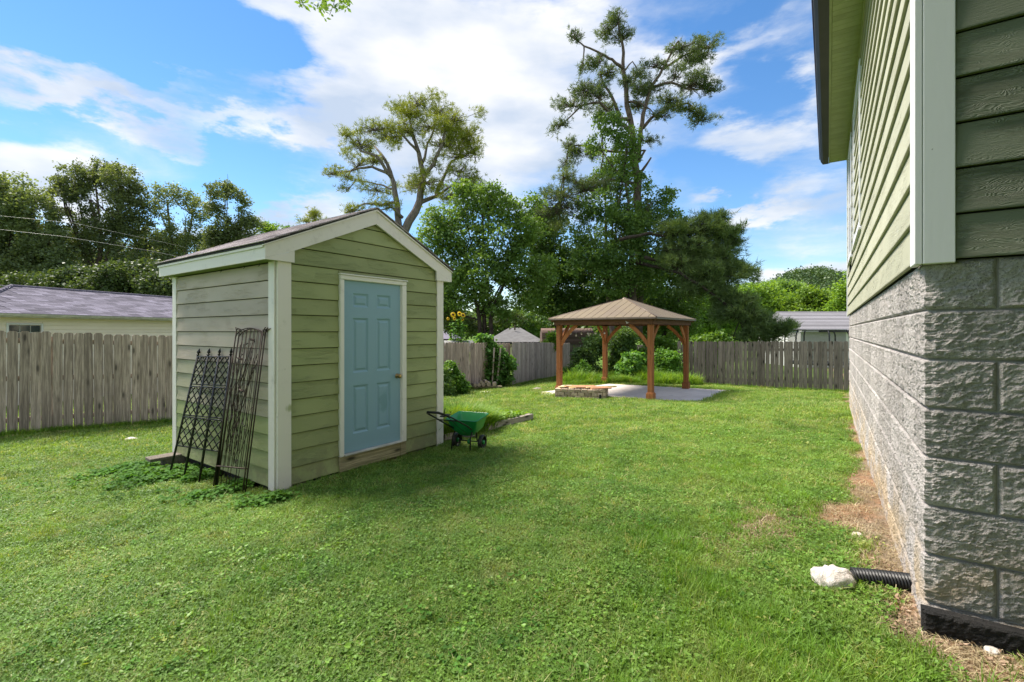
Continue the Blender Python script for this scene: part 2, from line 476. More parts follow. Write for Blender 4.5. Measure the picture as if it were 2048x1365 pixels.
def shingle_mat(name, c1, c2):
    t = NT(name); v = t.coord((1, 1, 1), True)
    n = t.noise(v, 300, 3, .7); w = t.coord((1,1,1), False, True)
    col = t.mix(t.ramp(n, .4, .6), c1, c2)
    col = t.mix(t.ramp(t.noise(w, 1.3, 4), .45, .7, 0, .3), col, tuple(x*.6 for x in c1))
    k = t.math('ADD', .60, t.math('MULTIPLY', t.rand(), .75))
    s2 = t.n('ShaderNodeVectorMath', operation='SCALE'); t.l(col, s2.inputs[0]); t.l(k, s2.inputs['Scale'])
    return t.finish(t.bsdf(s2.outputs[0], .95, 0, t.bump(n, .6, .003), .15))

M = {}
M['siding'] = siding_mat('sage_siding', (.325, .355, .160), (.295, .33, .145))
M['siding_faded'] = siding_mat('sage_siding_faded', (.49, .41, .335), (.44, .375, .30))  # sky sheen on the shed's left wall, painted into the upper boards
M['siding_mid'] = siding_mat('sage_siding_half_faded', (.41, .375, .27), (.37, .35, .23))  # weaker painted sky sheen for the boards below those
M['siding_house'] = siding_mat('sage_siding_house', (.195, .21, .15), (.17, .185, .13))  # same house paint, darkened to carry the front wall's shade
M['siding_house_side'] = siding_mat('sage_siding_sunned', (.47, .46, .345), (.44, .435, .32))  # same house paint, sunlight and sheen put into the left wall's colour
M['siding_garage'] = simple('cream_vinyl', (.88, .78, .64), (.84, .74, .60), 2, .5, 0, .1)
M['trim'] = trim_mat('painted_trim', (.80, .745, .70))
M['trim_smudged'] = trim_mat('corner_trim', (.80, .745, .70), smudge=(.15, 0, .87))
M['trim_worn'] = trim_mat('worn_door_trim', (.80, .77, .72), (.16, .14, .11), .5)
M['trim_clean'] = trim_mat('clean_trim', (.72, .72, .735), (.3, .3, .3), .12, bump=.10)
M['soffit_green'] = simple('green_soffit', (.34, .38, .17), (.28, .32, .13), 5, .5, 0, .1)
M['soffit_dark'] = simple('mossy_soffit', (.21, .25, .06), (.14, .18, .04), 5, .7, 0, .1)
t = NT('door_blue'); v = t.coord((1, 1, 1), False)
dc = t.mix(t.ramp(t.noise(v, 3, 6, .65), .5, .75, 0, .3), (.245, .40, .50), (.20, .345, .44))
sm_ = t.n('ShaderNodeVectorMath', operation='SUBTRACT'); t.l(v, sm_.inputs[0]); sm_.inputs[1].default_value = (1.375, 0, .80)
sm2 = t.n('ShaderNodeVectorMath', operation='MULTIPLY'); t.l(sm_.outputs[0], sm2.inputs[0]); sm2.inputs[1].default_value = (14, 0, 7)
sm3 = t.n('ShaderNodeVectorMath', operation='LENGTH'); t.l(sm2.outputs[0], sm3.inputs[0])
dc = t.mix(t.ramp(t.math('ADD', sm3.outputs['Value'], t.math('MULTIPLY', t.math('SUBTRACT', t.noise(v, 9, 4), .5), 1.6)), .5, 1.2, .5, 0), dc, (.13, .27, .30))
dc = t.mix(t.ramp(t.noise(t.coord((2, 2, 1), False), 14, 5, .7), .66, .75, 0, .35), dc, (.40, .52, .55))
M['door_blue'] = t.finish(t.bsdf(dc, .5, 0, t.bump(t.noise(t.coord((30, 30, 2), False), 4, 4), .15, .002), .4))
M['brass'] = simple('aged_brass', (.55, .38, .17), (.32, .21, .09), 30, .35, .9, .1)
M['shingle_shed'] = shingle_mat('shed_shingle', (.42, .37, .38), (.17, .145, .15))
M['shingle_grey'] = shingle_mat('garage_shingle', (.205, .19, .235), (.115, .105, .135))
M['shingle_brown'] = shingle_mat('barn_shingle', (.25, .17, .14), (.14, .095, .08))
M['shingle_pale'] = shingle_mat('pale_shingle', (.25, .24, .255), (.17, .165, .18))
M['felt_grey'] = simple('plain_grey_roof', (.17, .165, .165), (.13, .125, .125), 3, .9)
M['felt_dark'] = simple('roof_edge_dark', (.03, .028, .03), None, 10, .8)
M['fence_left'] = weathered_wood('fence_brown_grey', (.56, .435, .36), (.29, .22, .18), green=.25, knots=.75)
M['fence_mid'] = weathered_wood('fence_silver_grey', (.58, .475, .42), (.37, .30, .26), green=.2, knots=.7)
M['fence_back'] = weathered_wood('fence_dark_grey', (.27, .225, .19), (.155, .13, .11), knot=(.02, .018, .016), green=.25)
M['sill_wood'] = weathered_wood('treated_sill', (.47, .40, .26), (.34, .29, .17), along='x', green=.35)
M['timber'] = weathered_wood('weathered_timber', (.42, .36, .31), (.32, .27, .23), along='x', green=.15)
M['cedar'] = weathered_wood('stained_cedar', (.42, .17, .065), (.31, .115, .042), knot=(.10, .035, .015), green=0, knots=.4)
M['cedar_beam'] = weathered_wood('stained_beam', (.19, .095, .055), (.135, .066, .038), knot=(.06, .03, .02), along='x', green=0, knots=.3)
M['metal_roof'] = simple('bronze_metal_roof', (.235, .185, .12), (.205, .16, .115), 1.2, .5, .25, .1, var=.05)
M['metal_edge'] = simple('bronze_metal_edge', (.16, .115, .085), None, 3, .5, .2, .1)
M['block_side'] = block_mat('split_face_block', (.62, .575, .555), (.52, .475, .455), (.16, .14, .135), (.55, .40, .22))
M['block_foot'] = block_mat('wet_footing', (.05, .047, .045), (.03, .03, .03), (.012, .012, .012))
M['mortar'] = simple('mortar', (.40, .38, .36), (.30, .28, .265), 12, .9, 0, .3)
M['pit_block'] = block_mat('pit_block', (.66, .50, .36), (.50, .39, .29), (.22, .17, .12), None, .8)
M['concrete'] = simple('patio_concrete', (.52, .485, .47), (.43, .40, .385), 1.6, .85, 0, .25, 60)
M['cinder'] = block_mat('cinder_block', (.30, .26, .215), (.22, .19, .16), (.10, .085, .07))
M['black_metal'] = simple('black_metal', (.018, .017, .018), (.030, .028, .027), 12, .42, .5, .1)
M['rust_metal'] = simple('rusted_dark_metal', (.035, .026, .021), (.075, .048, .034), 12, .6, .4, .2)
M['green_plastic'] = simple('green_plastic', (.012, .25, .065), (.008, .20, .05), 3, .35, 0, .05, spec=.5)
M['black_plastic'] = simple('black_plastic', (.014, .014, .014), (.022, .022, .022), 6, .45, 0, .1)
M['grey_plastic'] = simple('grey_plastic', (.32, .31, .32), (.2, .2, .2), 10, .5, 0, .1)
M['gutter_dark'] = simple('dark_gutter', (.040, .037, .037), (.03, .028, .028), 2, .45, .2, .05)
M['gutter_lip'] = simple('gutter_lip', (.10, .045, .035), None, 2, .5, .2, .05)
M['white_metal'] = simple('white_aluminium', (.62, .60, .56), (.45, .43, .40), 6, .5, .1, .1)
M['glass'] = None
t = NT('window_glass'); M['glass'] = t.finish(t.bsdf((.045, .055, .065), .06, 0, None, .8))
t = NT('window_screen'); M['screen'] = t.finish(t.bsdf((.25, .245, .26), .35, 0, None, .5))
M['bark_pine'] = bark_mat('pine_bark', (.21, .165, .14), (.085, .065, .055))
M['bark_pale'] = bark_mat('pale_pine_bark', (.27, .235, .21), (.13, .11, .098))
M['bark_dark'] = bark_mat('dark_bark', (.075, .06, .05), (.035, .028, .024))
M['leaf_dark'] = leaf_mat('oak_leaves', (.115, .165, .075), (.215, .275, .13), .46, .35)
M['leaf_shade'] = leaf_mat('thicket_leaves', (.055, .095, .035), (.105, .155, .055), .35, .5)
M['leaf_mid'] = leaf_mat('maple_leaves', (.095, .185, .045), (.185, .295, .075), .46, .4)
M['leaf_bright'] = leaf_mat('bright_leaves', (.095, .20, .028), (.19, .32, .05), .4, .4)
M['leaf_lime'] = leaf_mat('lime_leaves', (.14, .25, .032), (.23, .36, .055), .4, .3)
M['leaf_vine'] = leaf_mat('vine_leaves', (.09, .175, .05), (.185, .295, .085), .46, .8)
M['leaf_bush'] = leaf_mat('bush_leaves', (.10, .23, .035), (.18, .34, .06), .38, 1.5)
M['leaf_big'] = leaf_mat('big_plant_leaves', (.10, .24, .045), (.18, .34, .07), .38, 2.5)
M['needle_gold'] = leaf_mat('yellow_pine_needles', (.19, .24, .03), (.33, .37, .05), .3, .8)
M['needle_dark'] = leaf_mat('dark_pine_needles', (.085, .135, .055), (.17, .235, .09), .40, .5)
M['needle_bough'] = leaf_mat('bough_needles', (.10, .165, .06), (.20, .285, .10), .42, .6)
M['petal'] = leaf_mat('sunflower_petals', (.90, .62, .03), (.98, .72, .05), .3, 3)
M['seed'] = simple('sunflower_seed', (.10, .04, .015), None, 30, .9)
M['stem'] = simple('green_stem', (.09, .17, .05), None, 9, .6)
M['grass'] = None

# ================================================================== ground
CP = [(1.72,1.95,-1.22),(1.9,2.25,-1.27),(3.17,4.13,-1.32),(4.99,6.83,-1.42),(6.3,8.78,-1.44),(2.6,1.4,-1.20),(3.6,.6,-1.18),
      (-2.43,4.86,-1.685),(-.98,6.8,-1.665),(-1.8,5.8,-1.67),(-4.5,6.4,-1.80),(-3.2,5.3,-1.72),(-8.8,8.15,-1.83),(-7.25,10.04,-1.95),(-10.8,5.6,-1.75),
      (-.6,6.6,-1.67),(-1.0,7.1,-1.69),(.42,9.2,-1.78),(5.04,12.6,-1.945),(7.17,15.43,-1.955),(3.6,17.2,-1.955),(1.5,14.3,-1.955),(3.9,13.2,-1.95),(6,17.2,-1.98),
      (-.1,19.5,-2.28),(3.26,26.9,-2.5),(8.3,17.9,-2.14),(11.8,16.4,-2.14),(-3,15.5,-2.15),(1.2,13.6,-1.95),(9,11,-1.72),(1.5,9,-1.66),(3,7,-1.48),
      (1,4,-1.44),(0,2,-1.38),(0,0,-1.35),(-3,0,-1.45),(-6,3,-1.65),(-1,3.5,-1.54),(14,8,-1.5),(5.5,10.5,-1.68),(-25,30,-2.4),(25,35,-2.4),(0,45,-2.4),(-20,5,-1.9),(25,5,-1.6),(0,-10,-1.3)]
CPa = np.array(CP)
def _fit():
    n = len(CPa); X = CPa[:, :2]
    d = np.linalg.norm(X[:, None]-X[None], axis=2)
    K = np.where(d > 0, d*d*np.log(d+1e-9), 0) + np.eye(n)*1.2
    Pm = np.hstack([np.ones((n, 1)), X])
    A = np.vstack([np.hstack([K, Pm]), np.hstack([Pm.T, np.zeros((3, 3))])])
    return np.linalg.solve(A, np.concatenate([CPa[:, 2], np.zeros(3)]))
_W = _fit()
def gz(x, y):
    x = np.atleast_1d(np.asarray(x, float)); y = np.atleast_1d(np.asarray(y, float))
    xc = np.clip(x, -25, 25); yc = np.clip(y, -10, 45)
    d = np.sqrt((xc[..., None]-CPa[:, 0])**2 + (yc[..., None]-CPa[:, 1])**2)
    U = d*d*np.log(d+1e-9)
    r = U @ _W[:len(CPa)] + _W[-3] + _W[-2]*xc + _W[-1]*yc
    return r + EZ
def g1(x, y): return float(gz(x, y)[0])

# layout frames --------------------------------------------------------------
SH_C = Vector((-2.435, 4.857)); SH_TH = .9605
HO_C = Vector((1.714, 1.965)); HO_TH = math.atan2(-.558, .830)
def loc2(C, th, x, y):
    return Vector((C.x + x*cos(th) - y*sin(th), C.y + x*sin(th) + y*cos(th)))
def to_local(C, th, X, Y):
    dx = X-C.x; dy = Y-C.y
    return dx*cos(th)+dy*sin(th), -dx*sin(th)+dy*cos(th)

def patio_inside(X, Y):
    poly = [(5.04,12.6),(7.17,15.43),(3.6,17.35),(.9,15.0),(1.5,14.3)]
    ins = np.zeros(np.shape(X), bool); j = len(poly)-1
    for i in range(len(poly)):
        xi, yi = poly[i]; xj, yj = poly[j]
        c = ((yi > Y) != (yj > Y)) & (X < (xj-xi)*(Y-yi)/(yj-yi+1e-12)+xi)
        ins ^= c; j = i
    return ins

def dirt_amt(X, Y):
    """bare earth: along the house wall, wider near the corner"""
    lx, ly = to_local(HO_C, HO_TH, X, Y)
    nz = fbm(X, Y, 2.2, 4)
    w = np.interp(ly, [-1.2, -.3, .4, 1.2, 2.2, 3.2, 5.5, 7.5], [.08, .10, .24, .46, .34, .17, .20, .14])
    a = np.clip((w*(.35+1.3*nz) - (-lx)) / .18, 0, 1) * (lx < .3) * (ly > -2.5)
    fr = (ly < .0) & (lx >= -.6)
    w2 = np.clip((.22*(.4+1.2*nz) - (-ly)) / .12, 0, 1) * (lx > -.15)
    a = np.maximum(a, np.where(fr, w2, 0))
    # thin worn patch in the lawn near the wall
    a = np.maximum(a, .75*np.clip((.55-np.hypot(lx+.75, (ly-1.1)*.6))/.35, 0, 1)*(nz > .46))
    a = np.maximum(a, .5*np.clip((.75-np.hypot(lx+.55, (ly-6.2)*.5))/.4, 0, 1)*(nz > .4))
    # under the shed
    sx, sy = to_local(SH_C, SH_TH, X, Y)
    dd = np.maximum(np.maximum(-sx, sx-2.46), np.maximum(-sy, sy-2.6))
    a = np.maximum(a, np.clip((.05+.06*nz-dd)/.05, 0, 1))
    return a

# graded sheet
xs = np.unique(np.concatenate([np.linspace(-900, -30, 12), np.linspace(-30, -12, 19), np.linspace(-12, 9, 170), np.linspace(9, 30, 30), np.linspace(30, 900, 12)]))
ys = np.unique(np.concatenate([np.linspace(-200, -8, 8), np.linspace(-8, 0, 17), np.linspace(0, 20, 190), np.linspace(20, 46, 30), np.linspace(46, 1200, 14)]))
GX, GY = np.meshgrid(xs, ys)
GZ = np.zeros_like(GX)
for i in range(GX.shape[0]): GZ[i] = gz(GX[i], GY[i])
near = (np.abs(GX) < 14) & (GY > -2) & (GY < 22)
GZ = GZ + near*(fbm(GX, GY, 1.1, 3)-.5)*.05 + near*(fbm(GX, GY, 6, 2)-.5)*.012
# patio bed sinks a touch below the slab
GZ = np.where(patio_inside(GX, GY), EZ-1.985, GZ)
V = np.stack([GX.ravel(), GY.ravel(), GZ.ravel()], 1)
ny, nx = GX.shape
ii = np.arange(ny-1)[:, None]*nx + np.arange(nx-1)[None]
Q = np.stack([ii, ii+1, ii+nx+1, ii+nx], -1).reshape(-1, 4)
t = NT('lawn_soil')
gp = t.coord((1, 1, 1), False, True)
att = t.n('ShaderNodeAttribute', attribute_name='dirt').outputs['Fac']
gr = t.mix(t.ramp(t.noise(gp, .9, 5), .35, .65), (.085, .155, .022), (.13, .21, .03))
gr = t.mix(t.ramp(t.noise(gp, 25, 6, .7), .45, .65), gr, (.025, .05, .01))
so = t.mix(t.ramp(t.noise(gp, 2.5, 6, .6), .40, .62), (.32, .185, .105), (.27, .215, .155))
so = t.mix(t.ramp(t.noise(gp, 30, 5, .7), .5, .68), so, (.12, .08, .05))
vv = t.voro(gp, 60); so = t.mix(t.ramp(vv.outputs['Distance'], .05, .22, .5, 0), so, (.42, .36, .30))
nr = t.bump(t.math('ADD', t.noise(gp, 60, 5, .7), t.math('MULTIPLY', t.noise(gp, 14, 4), 1.2)), .9, .02)
M['soil'] = t.finish(t.bsdf(t.mix(att, gr, so), .95, 0, nr, .1))
gme = fast_mesh('ground', V, Q, M['soil'], smooth=True)
da = dirt_amt(V[:, 0], V[:, 1]).astype(np.float32)
a = gme.attributes.new('dirt', 'FLOAT', 'POINT'); a.data.foreach_set('value', da)
ground = link('ground', gme); tag(ground, kind='structure')

def gsurf(X, Y):
    """ground height incl. small relief"""
    X = np.asarray(X, float); Y = np.asarray(Y, float)
    z = gz(X, Y)
    return z + (fbm(X, Y, 1.1, 3)-.5)*.05 + (fbm(X, Y, 6, 2)-.5)*.012

# patio slab ------------------------------------------------------------------
poly = [(5.04,12.6),(7.17,15.43),(3.6,17.35),(.9,15.0),(1.5,14.3)]
t = NT('patio_slab_concrete'); v = t.coord((1,1,1), False, True)
c = t.mix(t.ramp(t.noise(v, .9, 6, .6), .35, .65), (.72, .64, .59), (.60, .53, .485))
c = t.mix(t.ramp(t.noise(v, 4, 6, .7), .58, .75, 0, .45), c, (.25, .225, .21))
crk = t.voro(v, .75, 'DISTANCE_TO_EDGE'); c = t.mix(t.ramp(crk.outputs['Distance'], .0, .008, .5, 0), c, (.16, .15, .14))
M['slab'] = t.finish(t.bsdf(c, .85, 0, t.bump(t.noise(v, 90, 4), .3, .004), .3))
mb = MB(); mb.poly_prism([(x, y, EZ-2.06) for x, y in poly], (0, 0, .113)); 
patio = mb.build('patio', M['slab']); tag(patio, kind='structure')

# distant hill ------------------------------------------------------------------
def hill(name, x0, x1, Y, prof, depth, mat):
    n = 90; m = 26
    u = np.linspace(0, 1, n); w = np.linspace(0, 1, m)
    U, Wd = np.meshgrid(u, w)
    px = x0+(x1-x0)*U
    hh = np.interp(px, [p[0] for p in prof], [p[1] for p in prof])
    Yy = Y + Wd*depth; X = (px-1024)/F*Yy
    H = (HZ-hh)/F*(Y+depth) + 3.8
    Z = EZ-3.8+H*np.sin(np.clip(Wd*1.0, 0, 1)*pi*.5)**.7*(1+.14*(fbm(X, Yy, .02, 4)-.5))
    V = np.stack([X.ravel(), Yy.ravel(), Z.ravel()], 1)
    ii = np.arange(m-1)[:, None]*n + np.arange(n-1)[None]
    Q = np.stack([ii, ii+1, ii+n+1, ii+n], -1).reshape(-1, 4)
    o = link(name, fast_mesh(name, V, Q, mat, smooth=True)); tag(o, kind='structure')
    return X, Yy, Z
t = NT('hill_soil'); M['hill'] = t.finish(t.bsdf((.045, .075, .03), .95))
HX, HY, HZ3 = hill('hill', 1150, 2300, 260, [(1150, 600), (1400, 590), (1530, 585), (1590, 556), (1640, 547), (1690, 560), (1760, 590), (2300, 600)], 90, M['hill'])

# ================================================================== foliage
def leaf_quads(C, size, up=.35, aspect=.6, fold=0.0):
    """rhombus leaves at centres C (n,3)"""
    n = len(C)
    nrm = RNG.normal(size=(n, 3)); nrm[:, 2] = np.abs(nrm[:, 2])+up; nrm /= np.linalg.norm(nrm, axis=1)[:, None]
    a = RNG.normal(size=(n, 3)); a -= nrm*(a*nrm).sum(1)[:, None]; a /= np.linalg.norm(a, axis=1)[:, None]
    b = np.cross(nrm, a)
    s = size*RNG.uniform(.6, 1.3, (n, 1))
    V = np.stack([C-a*s*.5, C+b*s*aspect*.5-a*s*.08, C+a*s*.5, C-b*s*aspect*.5-a*s*.08], 1).reshape(-1, 3)
    return V

def blob_points(c, r, n, shell=.5):
    """points in an ellipsoid, denser near the outside"""
    d = RNG.normal(size=(n, 3)); d /= np.linalg.norm(d, axis=1)[:, None]
    q = RNG.uniform(0, 1, (n, 1))**(1/3.*shell+.1)
    return np.array(c) + d*q*np.array(r)

def crown_mesh(name, blobs, mat, leaf=.14, per0=9, clump=.35, density=1.0, up=.35, aspect=.6, gap=.28):
    """blobs: (x,y,z,rx,ry,rz). Leaves grow in clumps; clump centres are thinned by noise so gaps stay open"""
    allV = []; leaf *= 1.12; aspect = max(aspect, .72)
    for (x, y, z, rx, ry, rz) in blobs:
        vol = (rx*rz + rx*ry + ry*rz)/3*4*pi
        per = int(per0*1.7); n = max(6, int(vol/(clump*clump)*2.1*density))
        C = blob_points((x, y, z), (rx, ry, rz), n)
        keep = fbm(C[:, 0]+C[:, 1]*.7, C[:, 2]-C[:, 1]*.4, .9/max(.4, clump*2.2), 2) > gap
        C = C[keep]
        if len(C) == 0: continue
        rr = RNG.uniform(.5, 1.25, (len(C), 1))
        L = np.repeat(C, per, 0) + RNG.normal(size=(len(C)*per, 3))*np.repeat(rr, per, 0)*clump*np.array([.5, .5, .36])
        allV.append(L)
    L = np.concatenate(allV)
    V = leaf_quads(L, leaf, up, aspect)
    Q = np.arange(len(V)).reshape(-1, 4)
    return fast_mesh(name, V, Q, mat)

def pblob(px, py, rpx, rpy, Y, dy=0.0, depth=None):
    Yy = Y+dy; p = P(px, py, Yy); s = Yy/F
    return (p.x, p.y, p.z, rpx*s, depth if depth else (rpx+rpy)/2*s, rpy*s)

def limb_mesh(name, paths, mat, n=7):
    """paths: list of (list of points, r0, r1)"""
    mb = MB()
    for pts, r0, r1 in paths:
        pts = [Vector(p) for p in pts]
        # densify with a little wander
        q = []
        for i in range(len(pts)-1):
            for k in range(3):
                s = k/3; p = pts[i].lerp(pts[i+1], s)
                w = (pts[i+1]-pts[i]).length*.035
                if i or k: p = p+Vector((random.uniform(-w, w), random.uniform(-w, w), random.uniform(-w, w)))
                q.append(p)
        q.append(pts[-1])
        rad = [r0+(r1-r0)*(i/(len(q)-1)) for i in range(len(q))]
        mb.tube(q, rad, n)
    return mb.mesh(name, mat)

def decid(name, label, base, Y, blobs, mat, trunk_r=.18, leaf=.14, clump=.4, per=9, density=1.0, bark='bark_dark', group=None, gap=.3, trunks=None, cat='tree', up=.35, nlimb=14, ddepth=None):
    """blobs (px,py,rx,ry[,dy])"""
    bz = g1(P(base, 600, Y).x, Y)
    B = Vector((P(base, 600, Y).x, Y, bz-.1))
    o = empty(name, B, 0, label, cat, group)
    bl = [pblob(b[0], b[1], b[2], b[3], Y, b[4] if len(b) > 4 else random.uniform(-1, 1)*.6, ddepth) for b in blobs]
    loc = [(x-B.x, y-B.y, z-B.z, a, b2, c) for (x, y, z, a, b2, c) in bl]
    link('crown', crown_mesh('crown', loc, mat, leaf, per, clump, density, up, gap=gap), o)
    paths = []
    if trunks is None:
        top = max(loc, key=lambda q: q[2]); zmid = (top[2])*.55
        trunks = [[(0, 0, 0), (top[0]*.15, 0, zmid*.5), (top[0]*.45, 0, zmid), (top[0]*.8, 0, top[2]*.8)]]
    else:
        trunks = [[P(px, py, Y+dy)-B if py is not None else Vector((P(px, 600, Y+dy).x-B.x, dy, 0)) for (px, py, dy) in T] for T in trunks]
    for T in trunks: paths.append((T, trunk_r, trunk_r*.35))
    for q in random.sample(loc, min(nlimb, len(loc))):
        T = random.choice(trunks); i = random.randrange(1, len(T)) if len(T) > 2 else 0
        s = Vector(T[i]); e = Vector(q[:3])
        if e.z < s.z-.5: s = Vector(T[max(0, i-1)])
        mid = s.lerp(e, .5)+Vector((0, 0, -.08*(e-s).length))
        paths.append(([s, mid, e, e+(e-mid)*.15], trunk_r*.30, trunk_r*.05))
        for k in range(3):
            v = Vector((random.gauss(0, 1), random.gauss(0, 1), random.gauss(.4, .7)))*q[3]*.55
            paths.append(([mid.lerp(e, random.random()), e+v*.45, e+v*.85], trunk_r*.11, trunk_r*.03))
    link('trunk', limb_mesh('trunk', paths, M[bark], 6), o)
    return o

def needle_tufts(C, axis, length, mat, name, n=16, width=.022):
    """each tuft: thin triangles fanned round an axis"""
    C = np.asarray(C); m = len(C)
    ax = np.asarray(axis); ax = ax/np.linalg.norm(ax, axis=1)[:, None]
    Cn = np.repeat(C, n, 0); An = np.repeat(ax, n, 0)
    d = RNG.normal(size=(m*n, 3)); d /= np.linalg.norm(d, axis=1)[:, None]
    d = d + An*.75; d /= np.linalg.norm(d, axis=1)[:, None]
    L = (length*RNG.uniform(.6, 1.2, (m*n, 1)))
    s = np.cross(d, RNG.normal(size=(m*n, 3))); s /= np.linalg.norm(s, axis=1)[:, None]
    b = Cn + RNG.normal(size=(m*n, 3))*length*.22
    V = np.stack([b-s*width*.5, b+s*width*.5, b+d*L], 1).reshape(-1, 3)
    return fast_mesh(name, V, np.arange(len(V)).reshape(-1, 3), mat)

def pine(name, label, Y, limbs, pads, mat, bark, base_px, tuft=.26, dens=1.0, group=None, n=16, width=.028, twigs=3):
    """limbs: (list of (px,py,dy), r0, r1); pads: (px,py,rx,ry,dy)"""
    bx = P(base_px, 600, Y).x
    B = Vector((bx, Y, g1(bx, Y)-.1))
    o = empty(name, B, 0, label, 'tree', group)
    paths = []; ends = []
    for pts, r0, r1 in limbs:
        pp = [(P(px, py, Y+dy)-B) for (px, py, dy) in pts]
        paths.append((pp, r0, r1))
        for i in range(1, len(pp)): ends.append(pp[i])
    C = []; A = []
    for (px, py, rx, ry, dy) in pads:
        b = pblob(px, py, rx, ry, Y, dy)
        c = Vector(b[:3])-B
        k = max(14, int(rx*ry*.30*dens))
        q = blob_points(tuple(c), (b[3], b[4], b[5]), k, .9)+RNG.normal(size=(k, 3))*np.array([b[3], b[4], b[5]])*.22
        near_l = min(ends, key=lambda e: (e-c).length)
        mid = near_l.lerp(c, .6)+Vector((0, 0, -.1))
        paths.append(([near_l, mid, c], .045, .022))
        idx = RNG.permutation(len(q))[:max(4, len(q)//twigs)]
        for j in idx:
            e = Vector(q[j]); s = mid.lerp(c, random.random())
            paths.append(([s, s.lerp(e, .5)+Vector((0, 0, -.05)), e], .018, .009))
        sub = []
        for _ in range(4):
            o_ = RNG.normal(size=3)*np.array([b[3], b[4], b[5]])*.62
            sub.append(blob_points(tuple(np.array(c)+o_), (b[3]*.5, b[4]*.5, b[5]*.55), max(5, k//5), .9)+RNG.normal(size=(max(5, k//5), 3))*.12)
            paths.append(([mid, mid.lerp(c+Vector(o_), .6)+Vector((0, 0, -.06)), c+Vector(o_)], .020, .010))
        q = np.concatenate([q[:k//2]]+sub)
        C.append(q); A.append(q-np.array(mid)+np.array([0, 0, .35]))
    C = np.concatenate(C); A = np.concatenate(A)+RNG.normal(size=C.shape)*.1
    link('crown', needle_tufts(C, A, tuft, mat, 'crown', n, width), o)
    link('trunk', limb_mesh('trunk', paths, M[bark], 6), o)
    return o

# ================================================================== boards
def lap_board(x0b, x1b, x0t, x1t, h, lap=.0):
    """lap siding board: x runs along the wall, outer face -y, thicker at the bottom"""
    tb, tt = .021, .006
    g = min(.0085, h*.3); k = 1-g/h
    xa, xb = x0b+(x0t-x0b)*k, x1b+(x1t-x1b)*k
    vs = [(x0b, 0, 0), (x1b, 0, 0), (x1b, -tb, 0), (x0b, -tb, 0), (xa, 0, h-g), (xb, 0, h-g), (xb, -tt, h-g), (xa, -tt, h-g),
          (x0b, -tb-.0008, .006), (x1b, -tb-.0008, .006)]
    fs = ((0, 1, 2, 3), (4, 7, 6, 5), (3, 2, 9, 8), (8, 9, 6, 7), (0, 4, 5, 1), (0, 3, 8, 7, 4), (1, 5, 6, 9, 2))
    return MB().add(vs, fs)
_bm = {}
def board(parent, name, mat, x0, x1, z, h, loc=(0, 0), rz=0.0, x0t=None, x1t=None):
    x0t = x0 if x0t is None else x0t; x1t = x1 if x1t is None else x1t
    key = (round(x1-x0, 4), round(x0t-x0, 4), round(x1t-x0, 4), round(h, 4), mat.name)
    if key not in _bm:
        _bm[key] = lap_board(0, x1-x0, x0t-x0, x1t-x0, h).mesh(name, mat)
    c, s = cos(rz), sin(rz)
    return link(name, _bm[key], parent, (loc[0]+x0*c, loc[1]+x0*s, z), (0, 0, rz))

# ================================================================== garden shed
EX = .1803
ZB = EZ-1.628
shed = empty('garden_shed', (SH_C.x, SH_C.y, EZ-1.68), SH_TH,
             'small green lap-sided garden shed with a pale blue door and white trim', 'shed')
SB = EZ-1.68
W, L = 2.46, 2.585
def sz(rel): return EZ+rel-SB        # eye-relative height -> shed local z
zb = sz(-1.628)
fw = MB().box(.0, W, .0, .02, zb, sz(.72)).poly_prism([(0, 0, sz(.72)), (W, 0, sz(.72)), (W/2, 0, sz(1.27))], (0, .02, 0)).build('front_wall', M['felt_dark'], shed, loc=(0, .0, 0))  # near-black backing paints the shadow lines into the gaps between lap boards
rise = .452
# boards on the front: 13 full rows and the gable rows
DX0, DX1 = .727, 1.738
ztop_gable = lambda x: .79 + rise*(min(x, W-x))   # eye-relative roof underside along x (behind the rake boards)
row = 0
z = -1.628
while z < 1.30:
    z1 = z+EX
    def clipx(zz):
        if zz <= .80: return 0.0, W
        d = (zz-.80)/rise
        return min(d, W/2-.001), max(W-d, W/2+.001)
    a0, a1 = clipx(z); b0, b1 = clipx(min(z1, 1.345))
    h = min(z1, 1.345)-z
    if a1-a0 > .03:
        jz = sz(z)
        # door opening runs -1.46 .. .66
        if z1 > -1.64 and z < .60:
            for (s0, s1) in ((.145, DX0), (DX1, W-.127)):
                board(fw, 'siding_board', M['siding'], s0, s1, jz, h)
            if z1 > .669+.02: board(fw, 'siding_board', M['siding'], DX0, DX1, sz(.670), z1-.670)
        elif z < .66:
            board(fw, 'siding_board', M['siding'], .145, W-.127, jz, h)
        else:
            board(fw, 'siding_board', M['siding'], max(a0, .0), min(a1, W), jz, h, x0t=max(b0, .0), x1t=min(b1, W))
    z = z1
# left side wall
lw = MB().box(0, .02, 0.022, L, zb, sz(.72)).build('side_wall', M['felt_dark'], shed)
z = -1.628; k = 0
while z < .70:
    h = min(EX, .716-z)
    mat = M['siding_faded'] if k >= 7 else (M['siding_mid'] if k >= 4 else M['siding'])
    board(lw, 'siding_board', mat, 0, L-.24, sz(z), h, loc=(0, L-.12), rz=-pi/2)
    z += EX; k += 1
